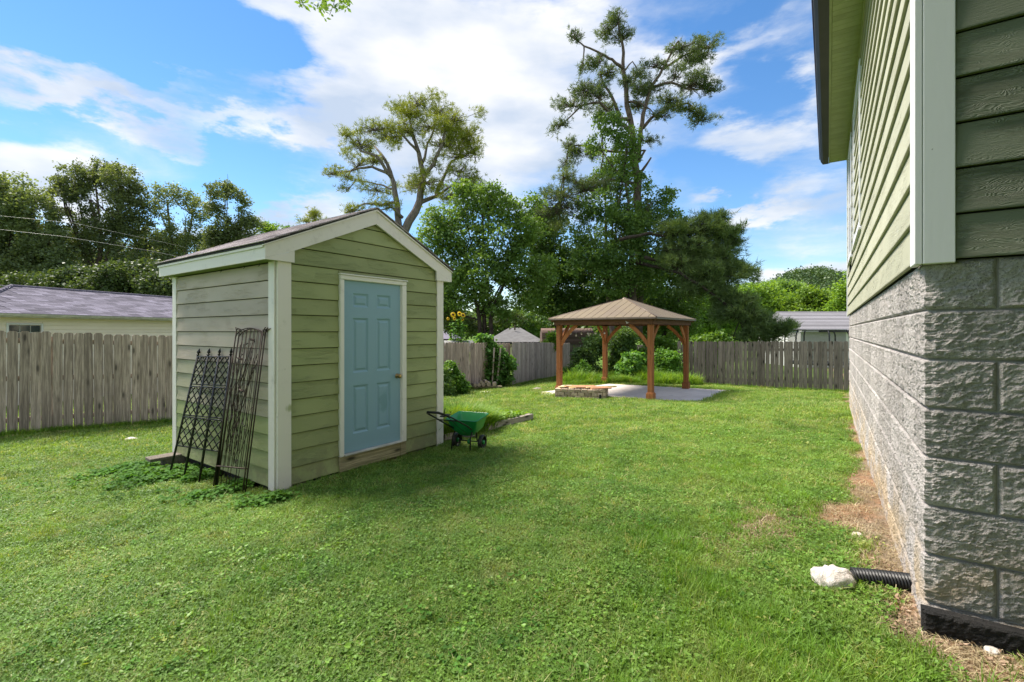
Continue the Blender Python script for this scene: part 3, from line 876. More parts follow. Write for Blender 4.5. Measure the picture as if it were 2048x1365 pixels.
# right and back walls
rw = MB().box(W-.02, W, .022, L-.022, zb, sz(.72)).build('side_wall', M['felt_dark'], shed)
z = -1.628
while z < .70:
    board(rw, 'siding_board', M['siding'], .12, L-.12, sz(z), min(EX, .716-z), loc=(W, 0), rz=pi/2); z += EX
bw = MB().box(.0, W, L-.02, L, zb, sz(.72)).poly_prism([(0, L-.02, sz(.72)), (W, L-.02, sz(.72)), (W/2, L-.02, sz(1.3))], (0, .02, 0)).build('back_wall', M['felt_dark'], shed)
z = -1.628
while z < .70:
    board(bw, 'siding_board', M['siding'], .12, W-.12, sz(z), min(EX, .716-z), loc=(W, L), rz=pi); z += EX
# corner boards
for (x0, x1, y0, y1) in ((-.004, .146, -.030, -.001), (W-.127, W+.004, -.030, -.001)):
    MB().bbox(x0, x1, y0, y1, sz(-1.66), sz(.722)).build('corner_board', M['trim_smudged'], shed)
MB().bbox(-.024, -.001, .0, .118, sz(-1.66), sz(.722), .003).build('corner_board', M['trim'], shed)
MB().bbox(-.024, -.001, L-.118, L, sz(-1.66), sz(.722), .003).build('corner_board', M['trim'], shed)
MB().bbox(W+.001, W+.024, .0, .118, sz(-1.66), sz(.722), .003).build('corner_board', M['trim'], shed)
MB().bbox(W+.001, W+.024, L-.118, L, sz(-1.66), sz(.722), .003).build('corner_board', M['trim'], shed)
# rake boards (front) and the little return tabs
def rake(side, y0, y1):
    x = (lambda v: v) if side == 0 else (lambda v: W-v)
    pts = [(x(-.145), y0, sz(.740)), (x(-.145), y0, sz(.862)), (x(W/2), y0, sz(1.482)), (x(W/2), y0, sz(1.325)), (x(.165), y0, sz(.848)), (x(.165), y0, sz(.842))]
    if side: pts = pts[::-1]
    MB().poly_prism(pts, (0, y1-y0, 0)).build('rake_board', M['trim'], shed)
    p2 = [(x(-.145), y0, sz(.722)), (x(-.145), y0, sz(.739)), (x(.165), y0, sz(.841)), (x(.165), y0, sz(.722))]
    if side: p2 = p2[::-1]
    MB().poly_prism(p2, (0, y1-y0, 0)).build('return_board', M['trim'], shed)
    p3 = [(x(-.162), y0-.016, sz(.858)), (x(-.162), y0-.016, sz(.885)), (x(W/2), y0-.016, sz(1.507)), (x(W/2), y0-.016, sz(1.483))]
    if side: p3 = p3[::-1]
    MB().poly_prism(p3, (0, .05, 0)).build('rake_moulding', M['trim'], shed)
rake(0, -.058, -.032); rake(1, -.058, -.032)
LR = L+.09
for sx in (0, 1):
    x = (lambda v: v) if sx == 0 else (lambda v: W-v)
    a, b = sorted((x(-.145), x(-.125)))
    MB().box(a, b, -.031, LR, sz(.722), sz(.842)).build('fascia', M['trim'], shed)
    a, b = sorted((x(-.160), x(-.140)))
    MB().box(a, b, -.031, LR+.01, sz(.843), sz(.868)).build('eave_moulding', M['trim'], shed)
    a, b = sorted((x(-.124), x(.0)))
    MB().box(a, b, -.031, LR, sz(.7225), sz(.735)).build('soffit', M['soffit_dark'], shed)
    # roof deck
    pts = [(x(-.165), -.075, sz(.868)), (x(-.165), -.075, sz(.886)), (x(W/2), -.075, sz(1.525)), (x(W/2), -.075, sz(1.508))]
    if sx: pts = pts[::-1]
    roof = MB().poly_prism(pts, (0, LR+.10, 0)).build('roof', M['felt_dark'], shed)
    # shingles: tabs in courses, each a piece
    ang = math.atan(rise); slope = (W/2+.175)/cos(ang)
    sm = MB().bbox(0, .292, 0, .17, 0, .013, .003).mesh('shingle', M['shingle_shed'])
    nrow = int(slope/.135)+1
    for r in range(nrow):
        y = -.085 - (.148 if r % 2 else 0)
        while y < LR+.03:
            w = min(.292, LR+.035-y)
            yy = max(y, -.085); w = min(w, y+.292-yy)
            if w > .03:
                dd = r*.135
                ysc = min(1.0, max(.05, (slope-.006-dd)/.17))
                px = -.178+dd*cos(ang); pz = .884+dd*sin(ang)+.004+random.uniform(0, .002)
                o = link('shingle', sm, roof, (x(px), yy if sx == 0 else yy+w, sz(pz)), (0, 0, 0), (w/.292, ysc, 1))
                # local x -> along ridge (shed y); local y -> up slope
                up = Vector((cos(ang) if sx == 0 else -cos(ang), 0, sin(ang)))
                al = Vector((0, 1, 0)) if sx == 1 else Vector((0, -1, 0))
                if sx == 0: o.location.y = yy+w
                else: o.location.y = yy
                nn = al.cross(up)
                tilt = Matrix.Rotation(-R(2.2), 3, al)
                Rm = tilt @ Matrix((al, up, nn)).transposed()
                o.rotation_euler = Rm.to_euler()
            y += .2965
cap = MB()
for i in range(14):
    y0 = -.09+i*.2
    for s in (-1, 1):
        pts = [(W/2, y0, sz(1.532)+.003*(i % 2)), (W/2+s*.10, y0, sz(1.530)-.10*rise+.003*(i % 2)), (W/2+s*.10, y0, sz(1.520)-.10*rise), (W/2, y0, sz(1.522))]
        if s > 0: pts = pts[::-1]
        cap.poly_prism(pts, (0, .197, 0))
cap.build('ridge_cap', M['shingle_shed'], shed)
# door
frame = MB()
yo, yi = -.048, -.001
frame.bbox(DX0, .781, yo, yi, sz(-1.462), sz(.598), .006).bbox(1.660, DX1, yo, yi, sz(-1.462), sz(.598), .006)
frame.bbox(DX0, DX1, yo-.004, yi, sz(.5985), sz(.652), .008)
frame.bbox(DX0-.010, DX1+.012, yo-.016, yi, sz(.6525), sz(.668), .004)
frame.bbox(1.648, 1.6597, -.030, .0, sz(-1.440), sz(.598), .002)
frame.build('door_frame', M['trim_worn'], shed)
MB().bbox(.7815, 1.6595, -.062, -.001, sz(-1.462), sz(-1.441), .003).build('threshold', M['white_metal'], shed)
door = MB()
dx0, dx1, dz0, dz1 = .782, 1.6475, sz(-1.437), sz(.596)
# panel layout
cols = [(.915, 1.140), (1.265, 1.487)]
rows_ = [(-1.228, -.652), (-.500, .156), (.287, .452)]
yd = -.018
def panel_face(mb, x0, x1, z0, z1):
    o = [(x0, yd, z0), (x1, yd, z0), (x1, yd, z1), (x0, yd, z1)]
    g = .020; i1 = [(x0+g, yd+.013, z0+g), (x1-g, yd+.013, z0+g), (x1-g, yd+.013, z1-g), (x0+g, yd+.013, z1-g)]
    g = .030; i2 = [(x0+g, yd+.013, z0+g), (x1-g, yd+.013, z0+g), (x1-g, yd+.013, z1-g), (x0+g, yd+.013, z1-g)]
    g = .052; i3 = [(x0+g, yd+.002, z0+g), (x1-g, yd+.002, z0+g), (x1-g, yd+.002, z1-g), (x0+g, yd+.002, z1-g)]
    vs = o+i1+i2+i3; fs = []
    for r in range(3):
        for q in range(4): fs.append((r*4+q, r*4+(q+1) % 4, (r+1)*4+(q+1) % 4, (r+1)*4+q))
    fs.append((12, 13, 14, 15))
    mb.add(vs, fs)
xsd = [dx0, cols[0][0], cols[0][1], cols[1][0], cols[1][1], dx1]
zsd = [dz0] + [sz(v) for r in rows_ for v in r] + [dz1]
for i in range(5):
    for j in range(7):
        if i in (1, 3) and j in (1, 3, 5):
            continue
        door.add([(xsd[i], yd, zsd[j]), (xsd[i+1], yd, zsd[j]), (xsd[i+1], yd, zsd[j+1]), (xsd[i], yd, zsd[j+1])], ((0, 1, 2, 3),))
door.box(dx0, dx1, yd+.016, yd+.030-.013, dz0, dz1)
dleaf = door.build('door', M['door_blue'], shed)
for i in (1, 3):
    for j in (1, 3, 5):
        pm = MB(); panel_face(pm, xsd[i], xsd[i+1], zsd[j], zsd[j+1]); pm.build('panel', M['door_blue'], dleaf)
kb = MB(); KM = Matrix.Translation((1.596, yd, sz(-.588))) @ Matrix.Rotation(R(90), 4, 'X')
kb.lathe([(0, 0), (.032, 0), (.032, .006), (.014, .010), (.011, .030), (.024, .036), (.031, .048), (.029, .062), (.014, .070), (0, .071)], 20, KM)
kb.build('knob', M['brass'], dleaf)
# treated sill board under the door
MB().bbox(DX0-.002, DX1-.10, -.034, -.001, sz(-1.640), sz(-1.4635), .004).bbox(DX1-.098, DX1+.002, -.034, -.001, sz(-1.640), sz(-1.4635), .004).build('sill_board', M['sill_wood'], shed)
# skids under the floor, seen as a dark gap, and packing blocks
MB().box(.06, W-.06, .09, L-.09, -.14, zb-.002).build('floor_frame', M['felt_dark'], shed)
for (x, w) in ((.22, .12), (1.02, .14), (1.95, .16)):
    MB().bbox(x, x+w, .015, .085, -.16, zb-.003, .01).build('packing_block', M['cinder'], shed)
# three wire hooks under the eave
for y in (.28, .60, 1.15):
    hk = MB(); hk.tube([(-.03, y, sz(.718)), (-.03, y, sz(.698)), (-.04, y+.012, sz(.686)), (-.03, y+.026, sz(.690))], .003, 6)
    hk.build('hook', M['black_metal'], shed)

# ================================================================== house
house = empty('house', (HO_C.x, HO_C.y, EZ), HO_TH, 'green lap-sided house on a rough grey block foundation, close on the right', 'house')
HL, HW = 8.45, 4.2
z0s, EXH, ZS = .294, .1830, 3.30
hw = MB().box(.012, HW, .012, HL, z0s+.006, ZS).build('wall', M['felt_dark'], house)
WIN = [(4.10, 5.80, 1.19, 3.12), (6.50, 7.75, 1.19, 3.12)]
k = 0
while z0s+k*EXH < ZS-.02:
    z = z0s+k*EXH; h = min(EXH, ZS-z-.002)
    segs = [(.10, HL)]
    for (a, b, c, d) in WIN:
        if z+h > c and z < d:
            ns = []
            for (p, q) in segs:
                if a > p: ns.append((p, a))
                if b < q: ns.append((b, q))
            segs = ns
    for (p, q) in segs:
        cuts = [p]
        j = 3.66 if k % 2 else 1.25+ (k % 3)*.9
        while j < q-.3:
            if j > p+.3: cuts.append(j)
            j += 3.66
        cuts.append(q)
        for c0, c1 in zip(cuts[:-1], cuts[1:]):
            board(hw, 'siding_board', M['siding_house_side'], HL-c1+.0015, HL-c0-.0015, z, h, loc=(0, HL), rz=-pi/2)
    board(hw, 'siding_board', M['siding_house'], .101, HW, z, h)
    k += 1
MB().bbox(-.028, -.001, -.028, .094, z0s-.018, ZS-.002, .003).build('corner_board', M['trim_clean'], house)
MB().bbox(.0, .100, -.028, -.001, z0s-.018, ZS-.002, .003).build('corner_board', M['trim_clean'], house)
MB().bbox(-.028, -.001, HL-.1, HL+.01, z0s-.018, ZS-.002, .003).build('corner_board', M['trim_clean'], house)
for (a, b, c, d) in WIN:
    wf = MB()
    tw = .09
    wf.bbox(-.030, -.001, a, a+tw, c, d, .003).bbox(-.030, -.001, b-tw, b, c, d, .003)
    wf.bbox(-.030, -.001, a+tw+.001, b-tw-.001, c, c+tw, .003).bbox(-.030, -.001, a+tw+.001, b-tw-.001, d-tw, d, .003)
    wf.bbox(-.040, -.001, a-.02, b+.02, c-.03, c-.001, .003)
    win = wf.build('window', M['trim_clean'], house)
    sf = MB(); m = (c+d)/2
    sf.bbox(-.016, -.001, a+tw+.001, a+tw+.045, c+tw+.001, d-tw-.001, .002).bbox(-.016, -.001, b-tw-.045, b-tw-.001, c+tw+.001, d-tw-.001, .002)
    for zz in (c+tw+.001, m-.02, d-tw-.041): sf.bbox(-.016, -.001, a+tw+.046, b-tw-.046, zz, zz+.04, .002)
    sf.build('sash', M['trim_clean'], win)
    for (p, q) in ((c+tw+.042, m-.021), (m+.021, d-tw-.042)):
        MB().box(-.006, -.002, a+tw+.046, b-tw-.046, p, q).build('pane', M['screen'], win)
# eave: soffit boards, fascia, gutter
OV = .31
sof = MB().box(-OV, .0, -.45, HL+.12, ZS+.012, ZS+.02).build('soffit', M['soffit_green'], house)
sp = MB()
sp.bbox(0, OV-.022, 0, .099, 0, .010, .003)
for q in range(5):
    pass
spm = sp.mesh('soffit_panel', M['soffit_green'])
y = -.45
while y < HL+.02:
    link('soffit_panel', spm, sof, (-OV+.020, y, ZS+.001)); y += .1013
MB().bbox(-.030, -.001, -.02, HL+.05, ZS-.060, ZS-.001, .004).build('frieze_board', M['soffit_green'], house)
MB().box(-OV-.004, -OV+.018, -.45, HL+.12, ZS-.004, ZS+.15).build('fascia', M['soffit_green'], house)
gp_ = [(-OV-.006, 0, ZS-.006), (-OV-.10, 0, ZS-.006), (-OV-.135, 0, ZS+.05), (-OV-.150, 0, ZS+.115), (-OV-.138, 0, ZS+.115), (-OV-.012, 0, ZS+.110)]
gut = MB().poly_prism([(x, -.45, z) for x, _, z in gp_], (0, HL+.58, 0)).build('gutter', M['gutter_dark'], house)
MB().bbox(-OV-.158, -OV-.1505, -.45, HL+.13, ZS+.10, ZS+.122, .002).build('lip', M['gutter_lip'], gut)
MB().poly_prism([(-OV-.02, -.45, ZS+.125), (-OV-.02, -.45, ZS+.16), (HW/2, -.45, ZS+1.25), (HW+OV, -.45, ZS+.16), (HW+OV, -.45, ZS+.125)][::-1], (0, HL+.57, 0)).build('roof', M['shingle_grey'], house)
# foundation: every block its own piece in front of a mortar core
FI = .024
core = MB().box(FI-.003, HW, FI-.003, HL-.02, -1.62, z0s-.004).build('foundation', M['mortar'], house)
def split_block(length, height, seed, ends=()):
    """rough-faced block, outer face -y, x along; ends: rough side faces too"""
    rg = np.random.default_rng(seed)
    nx_, nz_ = max(6, int(length/.0095)), 20
    xs_ = np.linspace(0, length, nx_+1); zs_ = np.linspace(0, height, nz_+1)
    X, Z = np.meshgrid(xs_, zs_)
    ox, oz = rg.uniform(0, 90, 2)
    ex = np.minimum(np.minimum(X, length-X)/.007, np.minimum(Z, height-Z)/.008).clip(0, 1)
    rough = (fbm(X+ox, (Z+oz)*1.5, 26, 5)-.5)*.0155+(fbm(X+ox, (Z+oz+9)*1.6, 85, 2)-.5)*.009
    Y = -(.012+.008*ex+rough*ex)
    X2 = X+(ex < .999)*rg.uniform(-.0012, .0012, X.shape); Z2 = Z+(ex < .999)*rg.uniform(-.0012, .0012, X.shape)
    V = np.stack([X2.ravel(), Y.ravel(), Z2.ravel()], 1)
    n = nx_+1
    ii = np.arange(nz_)[:, None]*n+np.arange(nx_)[None]
    Q = [tuple(q) for q in np.stack([ii, ii+1, ii+n+1, ii+n], -1).reshape(-1, 4)]
    V = [tuple(v) for v in V]
    b = len(V)
    V += [(0, .03, 0), (length, .03, 0), (length, .03, height), (0, .03, height)]
    bot = list(range(0, n)); top = list(range(nz_*n, nz_*n+n)); lef = [i*n for i in range(nz_+1)]; rig = [i*n+n-1 for i in range(nz_+1)]
    Q += [tuple([b, b+1]+bot[::-1]), tuple([b+2, b+3]+top), tuple([b+3, b]+lef), tuple([b+1, b+2]+rig[::-1])]
    me = bpy.data.meshes.new('block'); me.from_pydata(V, [], Q); me.materials.append(M['block_side'])
    me.update()
    return me
def corner_block(lx, ly, height, seed):
    """one stone turning the corner: rough on the -x side (length ly) and the -y side (length lx)"""
    rg = np.random.default_rng(seed); st_ = .0062
    na, nb = int(ly/st_), int(lx/st_); nz_ = 32
    ua = np.linspace(ly, 0, na+1)[:-1]; ub = np.linspace(0, lx, nb+1)
    BX = np.concatenate([np.zeros(na), ub]); BY = np.concatenate([ua, np.zeros(nb+1)])
    NX = np.concatenate([-np.ones(na), [-1.0], np.zeros(nb)]); NY = np.concatenate([np.zeros(na), [-1.0], -np.ones(nb)])
    U = np.concatenate([-ua, ub]); zs_ = np.linspace(0, height, nz_+1)
    UU, Z = np.meshgrid(U, zs_); ox, oz = rg.uniform(0, 90, 2)
    ex = np.minimum(np.minimum(UU+ly, lx-UU)/.010, np.minimum(Z, height-Z)/.008).clip(0, 1)
    rough = (fbm(UU+ox, (Z+oz)*1.5, 26, 5)-.5)*.0155+(fbm(UU+ox, (Z+oz+9)*1.6, 85, 2)-.5)*.009
    D = .012+.008*ex+rough*ex
    cr_ = np.clip(1-np.abs(UU)/.02, 0, 1); D = D-.006*cr_
    V = np.stack([(BX[None]+NX[None]*D).ravel(), (BY[None]+NY[None]*D).ravel(), Z.ravel()], 1)
    n = len(U); ii = np.arange(nz_)[:, None]*n+np.arange(n-1)[None]
    Q = [tuple(q) for q in np.stack([ii, ii+1, ii+n+1, ii+n], -1).reshape(-1, 4)]; V = [tuple(v) for v in V]
    nq = len(Q); b = len(V)
    V += [(.03, ly, 0), (.03, .03, 0), (lx, .03, 0), (.03, ly, height), (.03, .03, height), (lx, .03, height)]
    bot = list(range(n)); top = list(range(nz_*n, nz_*n+n)); lef = [i*n for i in range(nz_+1)]; rig = [i*n+n-1 for i in range(nz_+1)]
    Q += [tuple([b+2, b+1, b]+bot)[::1], tuple([b+3, b+4, b+5]+top[::-1]), tuple([b+3, b]+lef), tuple([b+2, b+5]+rig[::-1])]
    me = bpy.data.meshes.new('block'); me.from_pydata(V, [], Q); me.materials.append(M['block_side'])
    me.update()
    return me
CH, JT = .2035, .009
full = [split_block(.406-JT, CH-JT, 10+i) for i in range(7)]
half = [split_block(.203-JT, CH-JT, 30+i) for i in range(4)]
zc = z0s-.004
for r in range(9):
    zc -= CH
    off = 0 if r % 2 else .203
    # side face (x = FI), runs along y from the corner
    y = 0.0; first = True
    while y < HL-.1:
        use_half = first and r % 2 == 1
        ln = .203 if use_half else .406
        ms = random.choice(half if use_half else full)
        if y+ln > HL: break
        if first:
            lx_, ly_ = (.406, .203) if r % 2 else (.203, .406)
            link('block', corner_block(lx_-JT/2, ly_-JT/2, CH-JT, 200+r), core, (FI, FI, zc+JT/2)); y += ln; first = False; continue
        link('block', ms, core, (FI, y+ln-JT/2+FI, zc+JT/2), (0, 0, -pi/2)); y += ln; first = False
    x = 0.0; first = True
    while x < 2.6:
        use_half = first and r % 2 == 0
        ln = .203 if use_half else .406
        ms = random.choice(half if use_half else full)
        if first: x += ln; first = False; continue
        link('block', ms, core, (x+JT/2+FI, FI, zc+JT/2), (0, 0, 0)); x += ln; first = False
# dark footing that stands proud under the corner
ft = MB()
ftm = split_block(.75, .17, 77); ftm.materials.clear(); ftm.materials.append(M['block_foot'])
fo = link('footing', ftm, house, (-.005, -.035, -1.31), (0, 0, 0)); 
link('footing', ftm, house, (.75, -.035, -1.31)); link('footing', ftm, house, (1.5, -.035, -1.31))

# ================================================================== fences
_pk = {}
def picket_mesh(h, mat, w=.139, vi=0):
    key = (h, mat.name, vi)
    if key in _pk: return _pk[key]
    rg = random.Random(vi*13+5)
    e = .032
    n = 6
    fl = []; fr = []
    for i in range(n+1):
        z = (h-e)*i/n; b = rg.uniform(-.0015, .0015)
        fl.append((b, z)); fr.append((w+rg.uniform(-.0015, .0015), z))
    out = fl + [(e, h), (w-e, h)] + fr[::-1]
    cup = [0.0, .002][vi % 2]
    pts = [(x, -.016, z) for x, z in out][::-1]
    _pk[key] = MB().poly_prism(pts[::-1], (0, .016, 0)).mesh('picket', mat)
    return _pk[key]

def fence(name, label, pts, mat, h=1.83, pitch=.1445, group=None, rails=True, jit=.006, rail_off=.0, rail_hs=(.22, .95, 1.62)):
    """pts: (x, y, top z) along the run; the good side faces right of the run direction"""
    P0 = Vector((pts[0][0], pts[0][1], 0))
    o = empty(name, (P0.x, P0.y, 0), 0, label, 'fence', group)
    seg = []; tot = 0
    for a, b in zip(pts[:-1], pts[1:]):
        d = math.hypot(b[0]-a[0], b[1]-a[1]); seg.append((tot, tot+d, a, b)); tot += d
    def at(s):
        for (s0, s1, a, b) in seg:
            if s <= s1 or (s0, s1, a, b) == seg[-1]:
                t = (s-s0)/(s1-s0); return (a[0]+(b[0]-a[0])*t, a[1]+(b[1]-a[1])*t, a[2]+(b[2]-a[2])*t, math.atan2(b[1]-a[1], b[0]-a[0]))
    s = 0
    while s < tot-.1:
        x, y, zt, an = at(s)
        ms = picket_mesh(h, mat, vi=random.randrange(5))
        q = link('picket', ms, o, (x-P0.x, y-P0.y, zt-h+random.uniform(-jit, jit)*1.8), (random.uniform(-.006, .006), random.uniform(-.007, .007), an+random.uniform(-.02, .02)), (random.uniform(.955, 1.0), 1, 1))
        s += pitch+random.uniform(-.004, .004)
    if rails:
        for rh in rail_hs:
            for (s0, s1, a, b) in seg:
                an = math.atan2(b[1]-a[1], b[0]-a[0]); ln = s1-s0
                sl = math.atan2(b[2]-a[2], ln)
                MB().box(0, ln, 0, .038, 0, .085).build('rail', mat, o, loc=(a[0]-P0.x-.018*sin(an)*1.0, a[1]-P0.y+.018*cos(an), a[2]-h+rh), rot=(0, -sl, an))
        s = .5
        while s < tot:
            x, y, zt, an = at(s)
            MB().box(-.045, .045, .058, .148, -.15, h-.08).build('post', mat, o, loc=(x-P0.x, y-P0.y, zt-h), rot=(0, 0, an))
            s += 2.42
    return o
ud = Vector((-7.25+8.80, 10.04-8.15)); ud.normalize()
st = Vector((-8.80, 8.15))-ud*2.3
fence('picket_fence', 'brown-grey dog-eared picket fence along the left side and behind the shed', [(st.x, st.y, EZ+.08), (-8.80, 8.15, EZ+.006), (-7.25, 10.04, EZ-.109), (-2.35, 16.5, EZ-.40), (-.05, 19.5, EZ-.50)], M['fence_left'])
fence('picket_fence', 'silver-grey picket fence running from the leafy plant to behind the gazebo', [(.0, 19.25, EZ-.455), (3.30, 26.9, EZ-.70)], M['fence_mid'], jit=.012)
bs = Vector((8.3, 17.9)); bd = Vector((.87, -.49)).normalized()
a = bs-bd*1.9; b = bs+bd*5.6
fence('picket_fence', 'dark knotty picket fence across the back, right of the gazebo', [(a.x, a.y, EZ-.41), (b.x, b.y, EZ-.335)], M['fence_back'], h=1.80, pitch=.148, rail_hs=(.3, 1.45))
a = P(1262, 694, 27); b = P(1356, 692.5, 24.5)
fence('picket_fence', 'pale bleached fence glimpsed through the gazebo beyond the bushes', [(a.x, a.y, a.z), (b.x, b.y, b.z)], M['fence_mid'], h=1.6)

# ================================================================== gazebo
GA = .936
GF = Vector((3.897, 13.194)); S1, S2 = 3.349, 2.965
gaz = empty('gazebo', (GF.x, GF.y, EZ-1.947), GA, 'stained wooden gazebo with a brown metal hip roof on the patio', 'gazebo')
HB = 2.131                                     # beam underside
# local: x away to the right-hand post, y to the left-hand post
pw = .085
for (x, y) in ((0, 0), (S1, 0), (0, S2), (S1, S2)):
    p = MB().bbox(x-.074, x+.074, y-.074, y+.074, .0, HB-.001, .006)
    po = p.build('post', M['cedar'], gaz)
    MB().bbox(x-.105, x+.105, y-.105, y+.105, .002, .20, .008).bbox(x-.092, x+.092, y-.092, y+.092, .2005, .225, .008).build('plinth', M['cedar'], po)
def curved_brace(A, B, C0):
    """curved knee brace from post point A to beam point B; C0 = post/beam corner"""
    A, B, C0 = Vector(A), Vector(B), Vector(C0)
    ctr = A.lerp(B, .5)+(C0-A.lerp(B, .5))*.22
    nrm = (A-C0).cross(B-C0).normalized()*.022
    pts_o = []; pts_i = []
    for i in range(9):
        t_ = i/8
        p = A*(1-t_)**2 + ctr*2*t_*(1-t_) + B*t_*t_
        d = ((ctr-A)*(1-t_)+(B-ctr)*t_).normalized()
        s = nrm.normalized().cross(d)
        pts_o.append(p+s*.052); pts_i.append(p-s*.052)
    ring = pts_o+pts_i[::-1]
    mb = MB(); n = len(ring)
    vs = [p-nrm for p in ring]+[p+nrm for p in ring]
    fs = []
    for i in range(8):
        a, b, c, d = i, i+1, n-2-i, n-1-i
        fs.append((a, b, c, d)); fs.append((n+d, n+c, n+b, n+a))
    for i in range(n):
        fs.append((i, n+i, n+(i+1) % n, (i+1) % n))
    mb.add(vs, fs)
    return mb
bl = .62
for (x, y, dx, dy) in ((0, 0, 1, 1), (S1, 0, -1, 1), (0, S2, 1, -1), (S1, S2, -1, -1)):
    curved_brace((x+dx*.06, y, HB-bl), (x+dx*bl, y, HB-.01), (x, y, HB)).build('brace', M['cedar'], gaz)
    curved_brace((x, y+dy*.06, HB-bl), (x, y+dy*bl, HB-.01), (x, y, HB)).build('brace', M['cedar'], gaz)
bo = .13
for (x0, x1, y0, y1) in ((-bo, S1+bo, -bo, -bo+.045), (-bo, S1+bo, S2+bo-.045, S2+bo)):
    MB().bbox(x0, x1, y0, y1, HB, HB+.15, .004).build('beam', M['cedar_beam'], gaz)
for (x0, x1) in ((-bo, -bo+.045), (S1+bo-.045, S1+bo)):
    b_ = MB().bbox(0, S2+2*bo-.096, -.0225, .0225, HB, HB+.15, .004).build('beam', M['cedar_beam'], gaz, loc=((x0+x1)/2, -bo+.048, 0), rot=(0, 0, pi/2))
for y in (-.02, S2-.02):
    MB().box(-bo+.05, S1+bo-.05, y, y+.04, HB+.02, HB+.14).build('inner_beam', M['cedar_beam'], gaz)
# bolt heads
for (x, y) in ((0, 0), (0, S2)):
    pass
bolts = MB()
def boltx(y, z): bolts.lathe([(0, 0), (.011, 0), (.011, .006), (0, .007)], 8, Matrix.Translation((-bo, y, z)) @ Matrix.Rotation(-pi/2, 4, 'Y'))
for y in (.02, .9, 1.0, 1.75, S2-.62, S2-.55, S2-.02): boltx(y, HB+.045)
bolts.build('bolt_row', M['black_metal'], gaz)
pale = MB().poly_prism([(-bo-.003, .58, HB+.055), (-bo-.003, .64, HB+.075), (-bo-.003, .70, HB+.11), (-bo-.003, .67, HB+.05), (-bo-.003, .66, HB+.02)], (.002, 0, 0)).build('peeled_label', M['white_metal'], gaz)
# roof
ov = .238+.02; zr = HB+.155; za = EZ+1.052-(EZ-1.947)
x0, x1, y0, y1 = -ov, S1+ov, -ov, S2+ov
cx_, cy_ = S1/2, S2/2
ridge = 0.0
apex = Vector((cx_, cy_, za))
corners = [Vector((x0, y0, zr+.035)), Vector((x1, y0, zr+.035)), Vector((x1, y1, zr+.035)), Vector((x0, y1, zr+.035))]
rf = MB()
rf.add([c for c in corners]+[apex]+[c-Vector((0, 0, .012)) for c in corners]+[apex-Vector((0, 0, .012))],
       ((0, 1, 4), (1, 2, 4), (2, 3, 4), (3, 0, 4), (6, 5, 9), (7, 6, 9), (8, 7, 9), (5, 8, 9), (0, 5, 6, 1), (1, 6, 7, 2), (2, 7, 8, 3), (3, 8, 5, 0)))
groof = rf.build('roof', M['metal_edge'], gaz)
# standing-seam panels, each its own piece
for s in range(4):
    A, B = corners[s], corners[(s+1) % 4]
    e = (B-A); ln = e.length; e.normalize()
    mid = (A+B)/2; up = (apex-mid); hl = up.length; up.normalize(); nn = e.cross(up)
    if nn.z < 0: nn = -nn
    npan = 14; w = ln/npan
    for i in range(npan):
        a0 = i*w+.008; a1 = (i+1)*w-.008
        def top(v): return hl*(1-abs(v-ln/2)/(ln/2))
        ps = [(a0, 0), (a1, 0), (a1, max(.01, top(a1)-.02))]
        if a0 < ln/2 < a1: ps.append((ln/2, hl-.02))
        ps.append((a0, max(.01, top(a0)-.02)))
        pts = [A+e*u+up*v+nn*.003 for u, v in ps]
        MB().poly_prism(pts[::-1], nn*.016).build('roof_panel', M['metal_roof'], groof)
hip = MB()
for c in corners: hip.tube([c+Vector((0, 0, .015)), apex+Vector((0, 0, .018))], .020, 6)
hip.build('hip_cap', M['metal_edge'], gaz)
MB().lathe([(.0, .05), (.05, .04), (.09, .0), (.10, -.03)], 12, Matrix.Translation(apex)).build('roof_cap', M['metal_edge'], gaz)
for (a0, a1, b0, b1) in ((x0, x1, y0-.01, y0+.02), (x0, x1, y1-.02, y1+.01), (x0-.01, x0+.02, y0+.022, y1-.022), (x1-.02, x1+.01, y0+.022, y1-.022)):
    MB().bbox(a0, a1, b0, b1, zr-.005, zr+.036, .004).build('eave_trim', M['metal_edge'], gaz)
raf = MB()
for c in corners:
    q = Vector((c.x*.96+apex.x*.04, c.y*.96+apex.y*.04, zr-.02)); raf.tube([q, apex-Vector((0, 0, .08))], .035, 4)
for i in range(1, 4):
    raf.tube([(x0+(x1-x0)*i/4, y0+.1, zr-.01), (apex.x+(x0+(x1-x0)*i/4-apex.x)*.25, apex.y-.3, za-.20)], .03, 4)
    raf.tube([(x0+(x1-x0)*i/4, y1-.1, zr-.01), (apex.x+(x0+(x1-x0)*i/4-apex.x)*.25, apex.y+.3, za-.20)], .03, 4)
raf.build('rafters', M['cedar_beam'], gaz)
# string lights
sl = empty('string_lights', (GF.x, GF.y, EZ-1.947), GA, 'string of small round bulbs sagging under the left side of the gazebo roof', 'string lights')
wr = MB(); wpts = []
bpos = []
nodes = [(.10, S2-.15, HB-.02), (.9, S2-.5, HB-.02), (1.9, S2-.15, HB-.02), (S1-.1, S2-.2, HB-.02)]
for a, b in zip(nodes[:-1], nodes[1:]):
    for i in range(9):
        t_ = i/8; p = Vector(a).lerp(Vector(b), t_); p.z -= .30*4*t_*(1-t_)*.8; wpts.append(p)
        if i in (2, 4, 6): bpos.append(p.copy())
wr.tube(wpts, .006, 5); wr.build('wire', M['black_plastic'], sl)
bulb_m = MB().lathe([(0, 0), (.012, 0), (.014, -.03), (.030, -.055), (.032, -.075), (.018, -.098), (0, -.103)], 10).mesh('bulb', M['white_metal'])
for p in bpos: link('bulb', bulb_m, sl, p)

